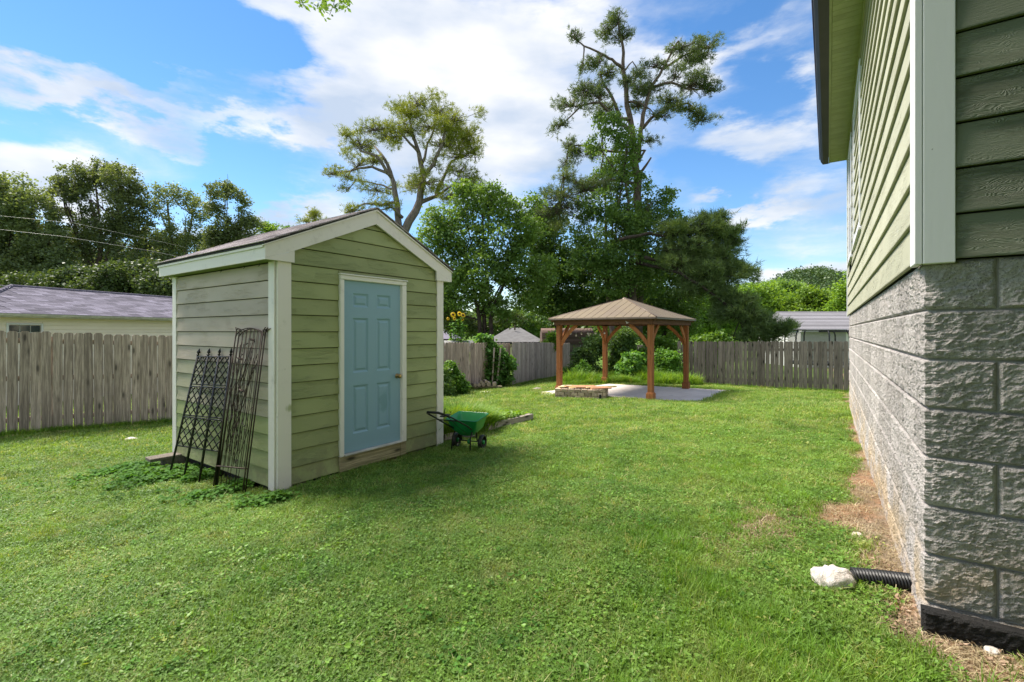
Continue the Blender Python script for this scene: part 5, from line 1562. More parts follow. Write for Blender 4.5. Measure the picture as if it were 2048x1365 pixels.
pine('pine_tree', 'tall ragged pine with a forked bare top towering over the gazebo', 26,
  [([c6(440,1300), c6(440,900), c6(438,700), c6(430,600), c6(412,480), c6(396,380), c6(385,270), c6(380,180), c6(366,90)], .27, .05),
   ([c6(440,620), c6(448,540,-.3), c6(462,450,-.5), c6(492,340,-.6), c6(540,270,-.6), c6(580,185,-.6), c6(598,160,-.6)], .15, .035),
   ([c6(420,520), c6(375,480,.5), c6(350,400,.5), c6(310,330,.5), c6(290,290,.5)], .14, .04),
   ([c6(385,270), c6(340,235,-.4), c6(300,210,-.5), c6(230,180,-.5), c6(190,150,-.5)], .09, .03),
   ([c6(460,500), c6(500,455,.4), c6(560,420,.6), c6(640,405,.6), c6(690,455,.6)], .10, .03),
   ([c6(492,345), c6(570,322,-1), c6(640,350,-1), c6(740,345,-1)], .09, .03),
   ([c6(540,270), c6(620,215,.3), c6(720,180,.3)], .08, .03),
   ([c6(410,470), c6(350,460,-.8), c6(290,400,-1), c6(220,410,-1), c6(150,480,-1)], .10, .03),
   ([c6(432,690), c6(470,650,-.4), c6(492,615,-.5)], .09, .04),
   ([c6(435,640), c6(470,585,-.4), c6(450,590,-.4)], .07, .04),
   ([c6(400,400), c6(450,400,-.5), c6(500,440,-1)], .07, .03),
   ([c6(385,280), c6(420,240,.3), c6(450,290,.5)], .05, .02),
   ([c6(430,600), c6(330,590,.8), c6(240,570,1), c6(170,570,1)], .09, .03),
   ([c6(436,720), c6(330,700,-1), c6(220,720,-1.2), c6(150,690,-1.2)], .10, .03)],
  [(*c6(362,75)[:2],17,16,0),(*c6(318,120)[:2],18,14,.2),(*c6(380,135)[:2],24,14,0),(*c6(195,140)[:2],13,12,-.5),(*c6(222,268)[:2],8,8,-.5),(*c6(282,248)[:2],20,16,-.4),(*c6(330,280)[:2],20,14,.5),(*c6(232,350)[:2],24,17,-1),(*c6(292,368)[:2],24,14,-.8),(*c6(180,408)[:2],28,13,-1),(*c6(140,485)[:2],18,10,-1),(*c6(320,425)[:2],24,12,.5),
   (*c6(605,190)[:2],30,15,-.4),(*c6(680,185)[:2],30,12,.3),(*c6(645,240)[:2],24,12,.3),(*c6(702,228)[:2],16,8,.3),(*c6(650,330)[:2],38,15,-1),(*c6(720,350)[:2],20,11,-1),(*c6(560,385)[:2],30,13,.5),(*c6(640,428)[:2],30,14,.6),(*c6(682,470)[:2],20,12,.6),(*c6(470,350)[:2],28,14,-.5),(*c6(440,410)[:2],20,14,0),(*c6(505,250)[:2],22,9,-.5),(*c6(405,315)[:2],24,12,0),
   (*c6(170,560)[:2],18,9,1),(*c6(200,590)[:2],24,12,1),(*c6(160,640)[:2],16,10,1),(*c6(160,690)[:2],22,10,-1.2),(*c6(240,740)[:2],38,15,-1.2),(*c6(480,548)[:2],18,7,-.5),(*c6(452,285)[:2],18,9,.5),(*c6(590,290)[:2],22,9,-.8),(*c6(530,450)[:2],26,9,0),(*c6(250,600)[:2],22,12,.8),(*c6(150,770)[:2],40,20,-1),(*c6(130,830)[:2],50,20,-.8)],
  M['needle_dark'], 'bark_pine', 1278, .20, 1.0, n=12, width=.030)
decid('vine_covered_trunk', 'broadleaf tree and climbing vines swallowing the lower half of the tall pine', 1265, 25,
  [(*c6(335,500)[:2],30,30),(*c6(400,560)[:2],26,36),(*c6(370,640)[:2],38,36),(*c6(330,710)[:2],46,30),(*c6(420,740)[:2],38,34),(*c6(300,800)[:2],50,30),(*c6(410,830)[:2],50,36),(*c6(490,800)[:2],36,26),(*c6(360,900)[:2],60,44),(*c6(460,910)[:2],46,40),(*c6(300,980)[:2],60,40),(*c6(410,1010)[:2],56,46),(*c6(500,1000)[:2],40,36),(*c6(250,900)[:2],40,36),(*c6(350,1090)[:2],60,36),(*c6(450,1100)[:2],56,34),(*c6(540,770)[:2],22,16),(*c6(565,760)[:2],12,16),(*c6(280,560)[:2],22,18),(*c6(560,860)[:2],34,20),(*c6(240,1060)[:2],46,36),(*c6(290,470)[:2],16,12)],
  M['leaf_vine'], .18, .115, .30, 9, .72, gap=.40, nlimb=14,
  trunks=[[(1262, None, 0), (1265, 600, 0), (1262, 480, 0), (1250, 360, 0)], [(1225, None, .5), (1215, 560, .5), (1212, 420, .5)]], bark='bark_pine')
pine('pine_tree', 'heavy dark pine boughs drooping right of the gazebo over the back fence', 23,
  [([(1250, 900, 1.5), (1256, 640, 1.5), (1262, 520, 1.5), (1300, 532, .6), (1360, 545, -.5), (1420, 585, -.8), (1455, 610, -1)], .14, .05),
   ([(1240, 480, 0), (1300, 468, 0), (1350, 475, .3), (1390, 500, .3)], .10, .04),
   ([(1290, 515, 0), (1330, 525, .5), (1390, 520, .5), (1440, 520, .5)], .09, .03),
   ([(1355, 540, -.4), (1400, 560, -.2), (1440, 565, 0), (1470, 545, 0)], .09, .03),
   ([(1455, 610, -1), (1480, 640, -1), (1500, 690, -1)], .08, .05), ([(1455, 610, -1), (1490, 620, -1.2), (1530, 650, -1.2), (1560, 672, -1.2)], .07, .03),
   ([(1480, 640, -1), (1470, 665, -1), (1462, 690, -1)], .03, .015), ([(1480, 640, -1), (1492, 660, -1), (1488, 690, -1)], .03, .015)],
  [(*c6(590,900)[:2],34,18,0),(*c6(680,890)[:2],40,22,.2),(*c6(750,900)[:2],28,18,.3),(*c6(800,940)[:2],22,20,.3),(*c6(640,970)[:2],50,24,.2),(*c6(740,990)[:2],44,24,.4),(*c6(600,1030)[:2],34,20,0),(*c6(690,1060)[:2],46,26,0),(*c6(780,1060)[:2],28,26,.2),(*c6(650,1120)[:2],30,18,-.2),
   (1452,598,22,20,-.6),(1468,625,26,20,-1),(1490,600,22,14,-1),(1500,632,26,18,-1.2),(1524,652,30,18,-1.2),(1548,668,28,14,-1.2),(1505,668,24,14,-1),(1560,660,20,10,-1.2),(1425,575,20,16,-.6),(*c6(830,900)[:2],10,8,.3)],
  M['needle_bough'], 'bark_dark', 1235, .27, 1.25, n=14, width=.030)

# tree of the hanging spray; unseen crown masses added to darken the house front
B = Vector((3.4, -4.4, g1(3.4, -4.4)-.1))
shade = empty('overhanging_tree', B, 0, 'tree whose leafy twig hangs into the picture at the top edge', 'tree')
cb = []
for (x, y, z, r, rz_) in ((-4.2, 5.3, 7.2, .9, .45), (-1.4, 1.2, 6.2, 1.0, .5),  (-.4, .8, 6.2, 1.3, .9),
        (1.0, -1.0, 6.0, 1.6, 1.0), (3.4, -4.4, 7.2, 2.4, 2.0), (1.2, -3.4, 5.0, 1.9, 1.5), (4.6, -2.6, 5.0, 1.8, 1.6), (3.0, -1.9, 3.6, 1.4, 1.6), (4.6, -.8, 3.2, 1.3, 2.0), (3.6, -.9, 1.8, .9, 1.2), (2.0, -2.6, 1.6, 1.0, 1.2), (1.2, -1.8, 3.4, 1.0, .8), (5.6, -4.6, 4.4, 1.8, 1.8), (.4, -5.0, 3.6, 1.6, 1.4), (5.0, -2.4, 2.6, 1.2, 1.2), (-.2, -3.0, 2.4, 1.5, 2.2), (-2.0, -3.8, 2.8, 1.6, 2.4), (.6, -2.6, 5.0, 1.4, 1.2), (1.6, -3.4, 1.8, 1.4, 1.8), (-1.0, -2.6, 5.2, 1.2, 1.0), (3.2, -5.2, 2.4, 1.5, 1.2)):
    cb.append((x-B.x, y-B.y, z-B.z, r, r, rz_))
twig = [pblob(668, 4, 34, 14, 6.3, 0, .2), pblob(640, -8, 60, 14, 6.3, 0, .3), pblob(606, 6, 12, 10, 6.3, 0, .1), pblob(652, 28, 12, 12, 6.3, 0, .12), pblob(690, 8, 14, 12, 6.3, 0, .12)]
link('crown', crown_mesh('crown', cb, M['leaf_mid'], .12, 9, .32, 1.0, gap=.33), shade)
Ct = np.concatenate([blob_points((b[0]-B.x, b[1]-B.y, b[2]-B.z), b[3:], max(14, int(b[3]*b[5]*2200)), .9) for b in twig])
Vt = leaf_quads(Ct, .085, .1, .45)
link('hanging_leaves', fast_mesh('hanging_leaves', Vt, np.arange(len(Vt)).reshape(-1, 4), M['leaf_mid']), shade)
pt = P(655, -22, 6.3)-B
link('trunk', limb_mesh('trunk', [([(0, 0, 0), (.2, .1, 2.5), (0, 0, 5), (.1, .1, 8)], .28, .1), ([(.1, 0, 3.2), (-1.6, 2.0, 6.6), (-3.6, 5.0, 8.2), (-5.6, 8.4, 8.4), (-7.4, 9.6, 8.4)], .14, .03),
     ([(.1, 0, 4.4), (-2.0, 1.5, 6.6), (-4.6, 2.0, 6.6), (-6.2, 0, 6.0)], .11, .03), ([(.1, 0, 2.2), (1.2, 1.2, 4.2), (1.8, 2.0, 6.2)], .10, .03),
     ([(-5.6, 8.4, 8.4), pt+Vector((-.1, -.3, .9)), pt+Vector((-.05, 0, .3)), pt], .03, .006), ([pt, pt+Vector((.10, 0, -.16)), pt+Vector((.02, .02, -.34))], .005, .003), ([pt+Vector((0, 0, .1)), pt+Vector((-.2, 0, -.04)), pt+Vector((-.3, .02, -.12))], .005, .003)], M['bark_dark'], 7), shade)

# ================================================================== plants in the yard
def bush(name, label, X, Y, blobs, mat, leaf=.07, clump=.16, per=10, density=1.2, stems=5, cat='bush', gap=.36, aspect=.6, up=.35, group=None):
    """blobs in metres relative to the foot"""
    z = g1(X, Y)-.03
    o = empty(name, (X, Y, z), 0, label, cat, group)
    link('foliage', crown_mesh('foliage', blobs, mat, leaf, per, clump, density, up, aspect, gap), o)
    ps = []
    for i in range(stems):
        b = random.choice(blobs); e = Vector(b[:3])+Vector((random.gauss(0, .3)*b[3], random.gauss(0, .3)*b[4], b[5]*.5))
        ps.append(([(random.uniform(-.08, .08), random.uniform(-.08, .08), 0), Vector((e.x*.4, e.y*.4, e.z*.5)), e], .014, .004))
    link('stem', limb_mesh('stem', ps, M['bark_dark'], 5), o)
    return o
def pb(px, Y): return P(px, 700, Y).x
X_ = pb(906, 15.6)
bush('shrub', 'bright feathery shrub beside the right corner of the shed', X_, 15.6, [(0, 0, .45, .36, .35, .35), (.2, .1, .75, .25, .25, .25), (-.25, 0, .3, .3, .3, .3), (.3, 0, .3, .22, .25, .25), (-.1, 0, .95, .16, .2, .18)], M['leaf_bush'], .075, .13, 10, 1.3)
bush('shrub', 'dark low shrub with dead stems at the foot of the bright feathery one', pb(893, 15.0), 15.0, [(0, 0, .3, .25, .25, .28), (-.05, 0, .75, .12, .15, .25)], M['leaf_vine'], .06, .12, 8, 1.0)
def leafy_stalks(name, label, X, Y, stalks, mat, leaf, cat='plant', z0=None):
    """upright stems with big pointed leaves in whorls. stalks: (dx, dy, height)"""
    z = (g1(X, Y) if z0 is None else z0)-.02
    o = empty(name, (X, Y, z), 0, label, cat)
    ps = []; Vv = []
    for (dx, dy, h) in stalks:
        tip = Vector((dx*1.25+random.uniform(-.06, .06), dy, h))
        ps.append(([(dx*.6, dy*.6, 0), (dx, dy, h*.5), tip], .014, .006))
        n = int(h/.052)
        for i in range(n):
            s = (i+2)/(n+2)
            p = Vector((dx*.6, dy*.6, 0)).lerp(Vector((dx, dy, h*.5)), s*2) if s < .5 else Vector((dx, dy, h*.5)).lerp(tip, s*2-1)
            for q in range(2):
                a = i*1.6+q*pi+random.uniform(-.4, .4)
                L_ = leaf*random.uniform(.7, 1.2)*(1.1-.45*s); d = Vector((cos(a), sin(a), random.uniform(-.35, .35))); d.normalize()
                sd = d.cross(Vector((0, 0, 1))).normalized(); w = L_*.26
                b0 = p+d*.03; m1 = b0+d*L_*.45+Vector((0, 0, .015)); e = b0+d*L_+Vector((0, 0, -.12*L_))
                Vv.append([b0, m1+sd*w+Vector((0, 0, .012)), m1, m1-sd*w+Vector((0, 0, .012)), e])
    V = np.array([[tuple(v) for v in q] for q in Vv]).reshape(-1, 3)
    k = np.arange(len(Vv))[:, None]*5
    T = np.concatenate([k+[0, 1, 2], k+[0, 2, 3], k+[1, 4, 2], k+[2, 4, 3]])
    link('leaves', fast_mesh('leaves', V, T, mat), o)
    link('stem', limb_mesh('stem', ps, M['stem'], 5), o)
    return o
X_ = pb(985, 18.3)
leafy_stalks('tall_plant', 'tall clump of big-leaved stalks growing against the fence above the log pile', X_, 18.3,
   [(-.55, 0, 1.5), (.62, .05, 1.1), (-.1, .2, 1.6), (.25, .15, 1.75), (-.35, 0, 1.75), (-.2, .1, 1.9), (-.1, -.1, 1.5), (.05, 0, 1.75), (.2, .1, 1.5), (.32, -.1, 1.45), (.42, 0, 1.25), (.30, .1, 1.0), (.15, -.15, 1.2), (-.45, .1, 1.3), (.0, .15, 1.95), (.5, .1, .8), (-.28, -.12, 1.1)], M['leaf_big'], .30)
bush('leafy_shrub', 'dense green shrub behind the two stakes, merging with the tall leafy plant', X_+.1, 18.45, [(-.3, 0, 1.55, .35, .2, .35), (.1, 0, 1.2, .4, .2, .45), (.45, 0, .75, .3, .2, .5), (-.1, 0, .6, .4, .2, .4), (-.45, 0, 1.9, .25, .2, .2)], M['leaf_big'], .15, .16, 9, 1.0)
for dx, an in ((-.02, .06), (.16, .10)):
    o = MB().bbox(-.03, .03, -.012, .012, 0, 1.62, .003).build('stake', M['fence_mid'], None, loc=(X_+dx, 18.1, g1(X_, 18.1)-.05), rot=(0, an, 0))
    tag(o, 'pale wooden stake leaning in the leafy plant, ' + ('left of the pair' if dx < 0 else 'right of the pair, more tilted'), 'stake', 'stakes in the leafy plant')
# sunflowers
X_ = pb(916, 20.3)
sf = leafy_stalks('sunflower', 'clump of sunflowers with yellow heads standing above the fence right of the shed', X_, 20.3,
   [(-.22, 0, 2.75), (-.05, .1, 2.95), (.12, 0, 3.0), (.26, .1, 2.7), (.05, -.1, 2.3), (-.15, .15, 2.4)], M['leaf_big'], .34, 'sunflowers')
for (px, py, s) in ((906, 630, .135), (919, 628, .12), (926, 631, .12), (896, 638, .075), (925, 640, .07), (909, 638, .08)):
    p = P(px, py, 20.2)-sf.location
    hm = Matrix.Translation(p) @ Matrix.Rotation(R(75), 4, 'X') @ Matrix.Rotation(random.uniform(-.4, .4), 4, 'Y')
    pm = MB()
    for ring in (0, 1):
        for i in range(13):
            a = i*2*pi/13+ring*.24; r0, r1 = s*.34, s*(1.0-.14*ring)
            c_, s_ = cos(a), sin(a); w = s*.13; zz = .012*ring
            pm.add([hm @ Vector(v) for v in ((c_*r0, s_*r0, zz), (c_*(r0+r1)/2-s_*w, s_*(r0+r1)/2+c_*w, zz+.02), (c_*r1, s_*r1, zz-.01), (c_*(r0+r1)/2+s_*w, s_*(r0+r1)/2-c_*w, zz+.02))], ((0, 3, 2, 1),))
    h_ = pm.build('flower_head', M['petal'], sf)
    MB().lathe([(0, .035), (s*.25, .03), (s*.38, .01), (s*.38, -.01), (0, -.02)], 12, hm).build('seed_disc', M['seed'], h_)
# log pile
LX, LY = pb(950, 17.2), 17.2
lz = g1(LX, LY)
pl_ = MB().bbox(0, 1.05, -.05, .30, .10, .15, .006).bbox(.05, .15, 0, .1, 0, .099).bbox(.85, .95, 0, .1, 0, .099).build('log_rack', M['sill_wood'], None, loc=(LX-.05, LY, lz), rot=(0, 0, .12))
tag(pl_, 'low plank the firewood rests on beside the leafy plant', 'plank')
M['log_end'] = simple('cut_log_end', (.48, .38, .28), (.34, .26, .19), 14, .8)
M['log_bark'] = bark_mat('birch_log', (.36, .31, .27), (.16, .13, .11))
logs = [(.06, .150, .062, 'leftmost log of the firewood row, lying lowest'), (.20, .150, .070, 'second log of the firewood row with a pale cut end'), (.36, .150, .078, 'thick middle log of the lower firewood row'), (.55, .150, .085, 'fat log right of the middle of the firewood row'), (.76, .150, .075, 'rightmost log of the firewood row, nearest the leafy plant'),
        (.28, .27, .055, 'log on top of the firewood row towards its left end'), (.46, .285, .05, 'thin log lying on top in the middle of the firewood')]
for (x, z, r_, lb) in logs:
    an = random.uniform(-.25, .25)
    o = MB().tube([(x, -.08, z+r_), (x+.04*an, .15, z+r_*1.03), (x+.3*an, .36, z+r_)], [r_, r_*1.04, r_*.95], 9).build('log', [M['log_bark'], M['log_end']], None, loc=(LX-.05, LY-.02, lz), rot=(0, 0, .12))
    for p_ in list(o.data.polygons)[-2:]: p_.material_index = 1; p_.use_smooth = False
    tag(o, lb, 'log', 'stacked firewood by the fence')
# undergrowth in the gap of the fence
gp_blobs = []
bush_specs = [
 ('dark ivy mass climbing the fence end left of the back gazebo post', 1178, 20.5, [(0, 0, .5, .5, .4, .5), (.1, 0, 1.2, .5, .4, .5), (.3, .1, 1.7, .5, .4, .35), (-.45, .1, .8, .25, .3, .7)], 'leaf_vine', .10, .2),
 ('dark tangle of vines just right of the back gazebo post', 1240, 21.0, [(0, 0, .6, .6, .5, .6), (.1, .1, 1.4, .6, .5, .55), (.2, 0, 2.0, .5, .4, .4)], 'leaf_vine', .10, .2),
 ('broad-leaved bright weed bush seen through the middle of the gazebo', 1264, 18.6, [(0, 0, .55, .45, .35, .45), (.1, 0, .95, .35, .3, .3), (-.3, 0, .5, .25, .3, .3), (.4, 0, .5, .25, .3, .3)], 'leaf_big', .13, .18),
 ('bright bushy weeds between the two right gazebo posts, left one', 1322, 19.0, [(0, 0, .55, .45, .4, .5), (.1, 0, 1.1, .35, .3, .3)], 'leaf_bush', .08, .17),
 ('bright bushy weeds against the right gazebo post', 1350, 18.6, [(0, 0, .5, .4, .35, .45), (-.1, 0, 1.0, .3, .3, .35)], 'leaf_bush', .07, .16),
 ('feathery pale shrub in the gap left of the back gazebo post', 1165, 19.2, [(0, 0, .45, .4, .3, .3), (.15, 0, .75, .28, .2, .2)], 'leaf_bush', .06, .14),
 ('tall pale green bush beyond the gap, above the dark vines', 1300, 24, [(0, 0, 1.0, .9, .6, .7), (.8, 0, 1.2, .8, .6, .7), (.4, 0, 1.7, .7, .6, .4)], 'leaf_bright', .13, .25),
 ('light green sumac-like bush topping the back fence right of the gazebo', 1420, 20.5, [(0, 0, 1.3, .75, .5, .6), (.6, 0, 1.4, .6, .5, .6), (-.5, 0, 1.4, .5, .5, .65), (.2, 0, 1.9, .5, .4, .35)], 'leaf_bright', .12, .22),
 ('light green bush reaching over the fence left of the gazebo roof', 1098, 24.5, [(0, 0, 1.7, .35, .3, .5), (.25, 0, 2.1, .3, .3, .3), (-.2, 0, 1.4, .3, .3, .4)], 'leaf_bright', .12, .2),
 ('low bush just topping the left run of fence beside the neighbour roof', 1062, 27.0, [(0, 0, .9, .9, .6, .7)], 'leaf_mid', .12, .25),
 ('dark bush at the foot of the fence end behind the left gazebo post', 1135, 20.8, [(0, 0, .35, .4, .3, .3), (.3, 0, .5, .3, .3, .4)], 'leaf_vine', .08, .16),
]
for (lb, px, Y, bl_, mt, lf, cl) in bush_specs:
    bush('bush', lb, pb(px, Y), Y, bl_, M[mt], lf, cl, 9, 1.25)
# unkempt vines low behind back fence
# ================================================================== lattice trellis
GS = SB
SHM = Matrix.Translation((SH_C.x, SH_C.y, SB)) @ Matrix.Rotation(SH_TH, 4, 'Z')
def on_side(px, py, xl):
    """point where the view ray meets the plane x = xl of the shed frame (xl < 0 is outside)"""
    d = Vector(((px-1024)/F, 1.0, (HZ-py)/F)); o = Vector((0, 0, EZ))
    n = Vector((cos(SH_TH), sin(SH_TH), 0)); c = Vector((SH_C.x, SH_C.y, 0))+n*xl
    k = (c-o).dot(n)/d.dot(n)
    return o+d*k
def trellis_root(name, label, at):
    return empty(name, at, 0, label, 'trellis')
foot = [on_side(339, 950, -.30), on_side(373, 956, -.28), on_side(408, 961, -.26), on_side(425, 968, -.24)]
head = [on_side(395, 714, -.045), on_side(415, 713, -.045), on_side(438, 714, -.045), on_side(461, 714, -.045)]
f0, f3 = foot[0], foot[2]+(foot[2]-foot[0])*.5
h0, h3 = head[0], head[3]
f3 = Vector((on_side(432, 968, -.25)))
lt = trellis_root('lattice_trellis', 'black metal lattice trellis of three joined panels leaning on the side of the shed', f0)
nrm_l = (f3-f0).cross(h0-f0).normalized()
def LP(u, v, d=0.0): return f0.lerp(f3, u)*(1-v)+h0.lerp(h3, u)*v+nrm_l*d-f0
vl = [.245, .487, .503, .745, .765, 1.0]
for pnl in range(3):
    u0, u1 = pnl/3+.012, (pnl+1)/3-.012
    mb = MB()
    for u in (u0, u1): mb.tube([LP(u, .06), LP(u, 1.0)], .0085, 6)
    for v in vl: mb.tube([LP(u0, v), LP(u1, v)], .0085, 6)
    for (va, vb) in ((vl[0], vl[1]), (vl[2], vl[3]), (vl[4], vl[5])):
        ncol, nrw = 2, 3
        for sgn, dd in ((1, .005), (-1, -.005)):
            # parallel diagonals clipped to the cell
            step = 1.0/ncol
            slope = nrw/ncol
            k = -slope
            for i in range(-nrw, ncol*2+nrw):
                # line: v' = slope*(u' - i*step/1)  in cell units where v' spans 0..1 over nrw rows
                pts_ = []
                for t_ in np.linspace(0, 1, 2): pass
                c0 = i*step*.5*2
                # v' = (u' - c0) * ncol / nrw * ... one diamond is step wide and 1/nrw tall
                m_ = (1/nrw)/step
                ua = c0; # at v'=0
                ub = c0+1/m_  # at v'=1
                t0 = max(0, (0-ua)/(ub-ua)); t1 = min(1, (1-ua)/(ub-ua))
                if t1-t0 < .03: continue
                a_ = (ua+(ub-ua)*t0, t0); b_ = (ua+(ub-ua)*t1, t1)
                if sgn < 0: a_ = (1-a_[0], a_[1]); b_ = (1-b_[0], b_[1])
                mb.tube([LP(u0+(u1-u0)*a_[0], va+(vb-va)*a_[1], dd), LP(u0+(u1-u0)*b_[0], va+(vb-va)*b_[1], dd)], .0066, 5)
    mb.build('lattice_panel', M['black_metal'], lt)
for u in (0, 1/3, 2/3, 1.0):
    g_ = MB().tube([LP(u, -.01), LP(u, 1.01)], .0105, 6)
    g_.build('post', M['black_metal'], lt)
    top = LP(u, 1.01); ax = (LP(u, 1.05)-LP(u, 1.0)).normalized()
    Mx = Matrix.Translation(top) @ ax.to_track_quat('Z', 'Y').to_matrix().to_4x4()
    MB().lathe([(.009, 0), (.022, .012), (.009, .022), (.020, .042), (.004, .085), (0, .092)], 4, Mx, smooth=False).build('finial', M['black_metal'], lt)
# ================================================================== scroll trellis pair
def arch_trellis(label, f0, f1, h0, h1, off, seed, low=True):
    rg = random.Random(seed)
    o = trellis_root('arched_trellis', label, f0)
    nn = (f1-f0).cross(h0-f0).normalized()
    def Q(u, v, d=0.0): return f0.lerp(f1, u)*(1-v)+h0.lerp(h1, u)*v+nn*(d+off)-f0
    mb = MB()
    for u in (0, 1): mb.tube([Q(u, -.01), Q(u, .5), Q(u, .985)], .0070, 6)
    for u in (0, 1):
        mb.tube([Q(u, .975), Q(u+(-.05 if u == 0 else .07), 1.0)], .006, 5); mb.tube([Q(u, .975), Q(u+(.04 if u == 0 else .16), .995)], .005, 5)
    arch = [Q(.5-.5*cos(pi*i/14), .93+.065*sin(pi*i/14)) for i in range(15)]
    mb.tube(arch, .0062, 6)
    for v in (.128,): mb.tube([Q(0, v), Q(1, v)], .008, 5)
    mb.build('frame', M['rust_metal'], o)
    rods = MB()
    for i in range(1, 7):
        u = i/7; vt_ = .93+.065*sin(math.acos(1-2*u)); rods.tube([Q(u, .0 if i in (1, 3, 5) else .128), Q(u, vt_)], .0034, 5)
    rods.build('rods', M['rust_metal'], o)
    vine = MB()
    for i in range(7):
        u = rg.uniform(.1, .9); v = rg.uniform(.13, .3); pts_ = []
        for k in range(9):
            pts_.append(Q(min(.98, max(.02, u)), v, .008)); u += rg.uniform(-.13, .13); v += .075
            if v > .93: break
        vine.tube(pts_, .0034, 5)
    for i in range(26):
        u, v = rg.uniform(.1, .9), rg.uniform(.15, .92); a = rg.uniform(.3, 2.8)
        c = Q(u, v, .012); ex_ = (Q(1, v)-Q(0, v)).normalized(); ey_ = (Q(u, 1)-Q(u, 0)).normalized()
        d_ = ex_*cos(a)+ey_*sin(a); s_ = ex_*-sin(a)+ey_*cos(a); L_ = rg.uniform(.035, .055)
        vine.add([c, c+d_*L_*.5+s_*L_*.22+nn*.004, c+d_*L_, c+d_*L_*.5-s_*L_*.22+nn*.004, c+nn*.006], ((0, 1, 4), (1, 2, 4), (2, 3, 4), (3, 0, 4)))
        vine.tube([c-d_*.03, c], .002, 4)
    vine.build('vine', M['rust_metal'], o)
    for (u, v) in ((.32, .80), (.55, .60), (.68, .92)):
        c = Q(u, v, .02); ex_ = (Q(1, v)-Q(0, v)).normalized(); ey_ = (Q(u, 1)-Q(u, 0)).normalized()
        bm_ = MB()
        Rm = Matrix((ex_, ey_, nn)).transposed().to_4x4()
        BM = Matrix.Translation(c) @ Rm @ Matrix.Rotation(pi/2, 4, 'Y') @ Matrix.Rotation(.35, 4, 'X')
        bm_.lathe([(0, -.034), (.006, -.028), (.013, -.010), (.012, .006), (.006, .014), (.008, .020), (.005, .028), (0, .036)], 8, BM)
        bm_.add([c-ex_*.02, c-ex_*.055+ey_*.022, c-ex_*.05+ey_*.004], ((0, 1, 2),))
        bm_.build('bird', M['rust_metal'], o)
    return o
A0_ = on_side(427, 974, -.27); A1_ = on_side(486, 981, -.27); A2_ = on_side(474, 655, -.05); A3_ = on_side(527, 655, -.05)
arch_trellis('front one of two rusty arched trellises with metal leaves, beside the lattice trellis', A0_, A1_, A2_, A3_, 0.0, 3)
A0_ = on_side(433, 974, -.24); A1_ = on_side(491, 981, -.24); A2_ = on_side(480, 657, -.03); A3_ = on_side(532, 656, -.03)
arch_trellis('rear one of two rusty arched trellises, its right post nearest the shed corner', A0_, A1_, A2_, A3_, 0.0, 8)
# cinder block under the far corner
cw = loc2(SH_C, SH_TH, -.20, 2.30); 
cb_ = MB()
cb_.bbox(0, .40, 0, .032, 0, .185, .005).bbox(0, .40, .165, .197, 0, .185, .005).bbox(0, .034, .033, .164, 0, .185, .004).bbox(.366, .40, .033, .164, 0, .185, .004).bbox(.183, .217, .033, .164, 0, .185, .004)
cb_.bbox(-.16, .20, -.005, .20, .1855, .225, .005)
o = cb_.build('cinder_block', M['cinder'], None, loc=(cw.x, cw.y, g1(cw.x, cw.y)-.055), rot=(0, 0, SH_TH-.05)); tag(o, 'grey concrete block with a slab on top under the back left corner of the shed', 'concrete block')

# ================================================================== fertiliser spreader
sp_at = Vector((-.60, 6.60)); zg = g1(sp_at.x, sp_at.y)+.012
spr = empty('lawn_spreader', (sp_at.x, sp_at.y, zg), math.atan2(-.36, .93), 'green push lawn spreader with black wheels parked beside the shed', 'spreader')
wr_ = .102
def wheel(x, side):
    t_ = MB(); Mx = Matrix.Translation((x, 0, wr_)) @ Matrix.Rotation(pi/2, 4, 'Y')
    w_ = .028
    t_.lathe([(.078, -w_), (.094, -w_), (.102, -w_*.55), (.102, w_*.55), (.094, w_), (.078, w_), (.074, 0), (.078, -w_)], 28, Mx)
    tyre = t_.build('wheel', M['black_plastic'], spr)
    s_ = MB()
    for i in range(10):
        a = i*pi/5; s_.tube([Mx @ Vector((cos(a)*.02, sin(a)*.02, 0)), Mx @ Vector((cos(a)*.077, sin(a)*.077, 0))], .007, 5)
    s_.build('spokes', M['black_plastic'], tyre)
    MB().lathe([(0, -.030), (.026, -.030), (.030, -.022), (.030, .022), (.026, .030), (0, .032)], 16, Mx).build('hub_cap', M['green_plastic'], tyre)
wheel(.20, 1); wheel(-.20, -1)
MB().tube([(-.22, 0, wr_), (.22, 0, wr_)], .008, 8).build('axle', M['black_metal'], spr)
# hopper: open tapered box with rounded corners
def rring(x0, x1, y0, y1, z, r, zt=0):
    out = []
    for (cx1, cy1, a0) in ((x1-r, y1-r, 0), (x0+r, y1-r, pi/2), (x0+r, y0+r, pi), (x1-r, y0+r, 3*pi/2)):
        for k in range(5):
            a = a0+k*pi/8; y = cy1+r*sin(a); out.append((cx1+r*cos(a), y, z+zt*(y-(y0+y1)/2)))
    return out
hp_ = MB()
rings = [rring(-.235, .235, -.27, .15, .465, .04, .10), rring(-.245, .245, -.28, .16, .458, .045, .10), rring(-.228, .228, -.26, .145, .452, .04, .10), rring(-.185, .185, -.215, .11, .30, .06), rring(-.10, .10, -.13, .05, .205, .05),
         rring(-.04, .04, -.07, .0, .19, .03), rring(-.085, .085, -.115, .04, .222, .045), rring(-.178, .178, -.205, .10, .315, .055), rring(-.225, .225, -.255, .140, .460, .04, .10)]
order = [5, 4, 3, 2, 1, 0, 8, 7, 6]
vs = [v for i in order for v in rings[i]]; n_ = 20
fs = [(i*n_+k, i*n_+(k+1) % n_, (i+1)*n_+(k+1) % n_, (i+1)*n_+k) for i in range(len(order)-1) for k in range(n_)]
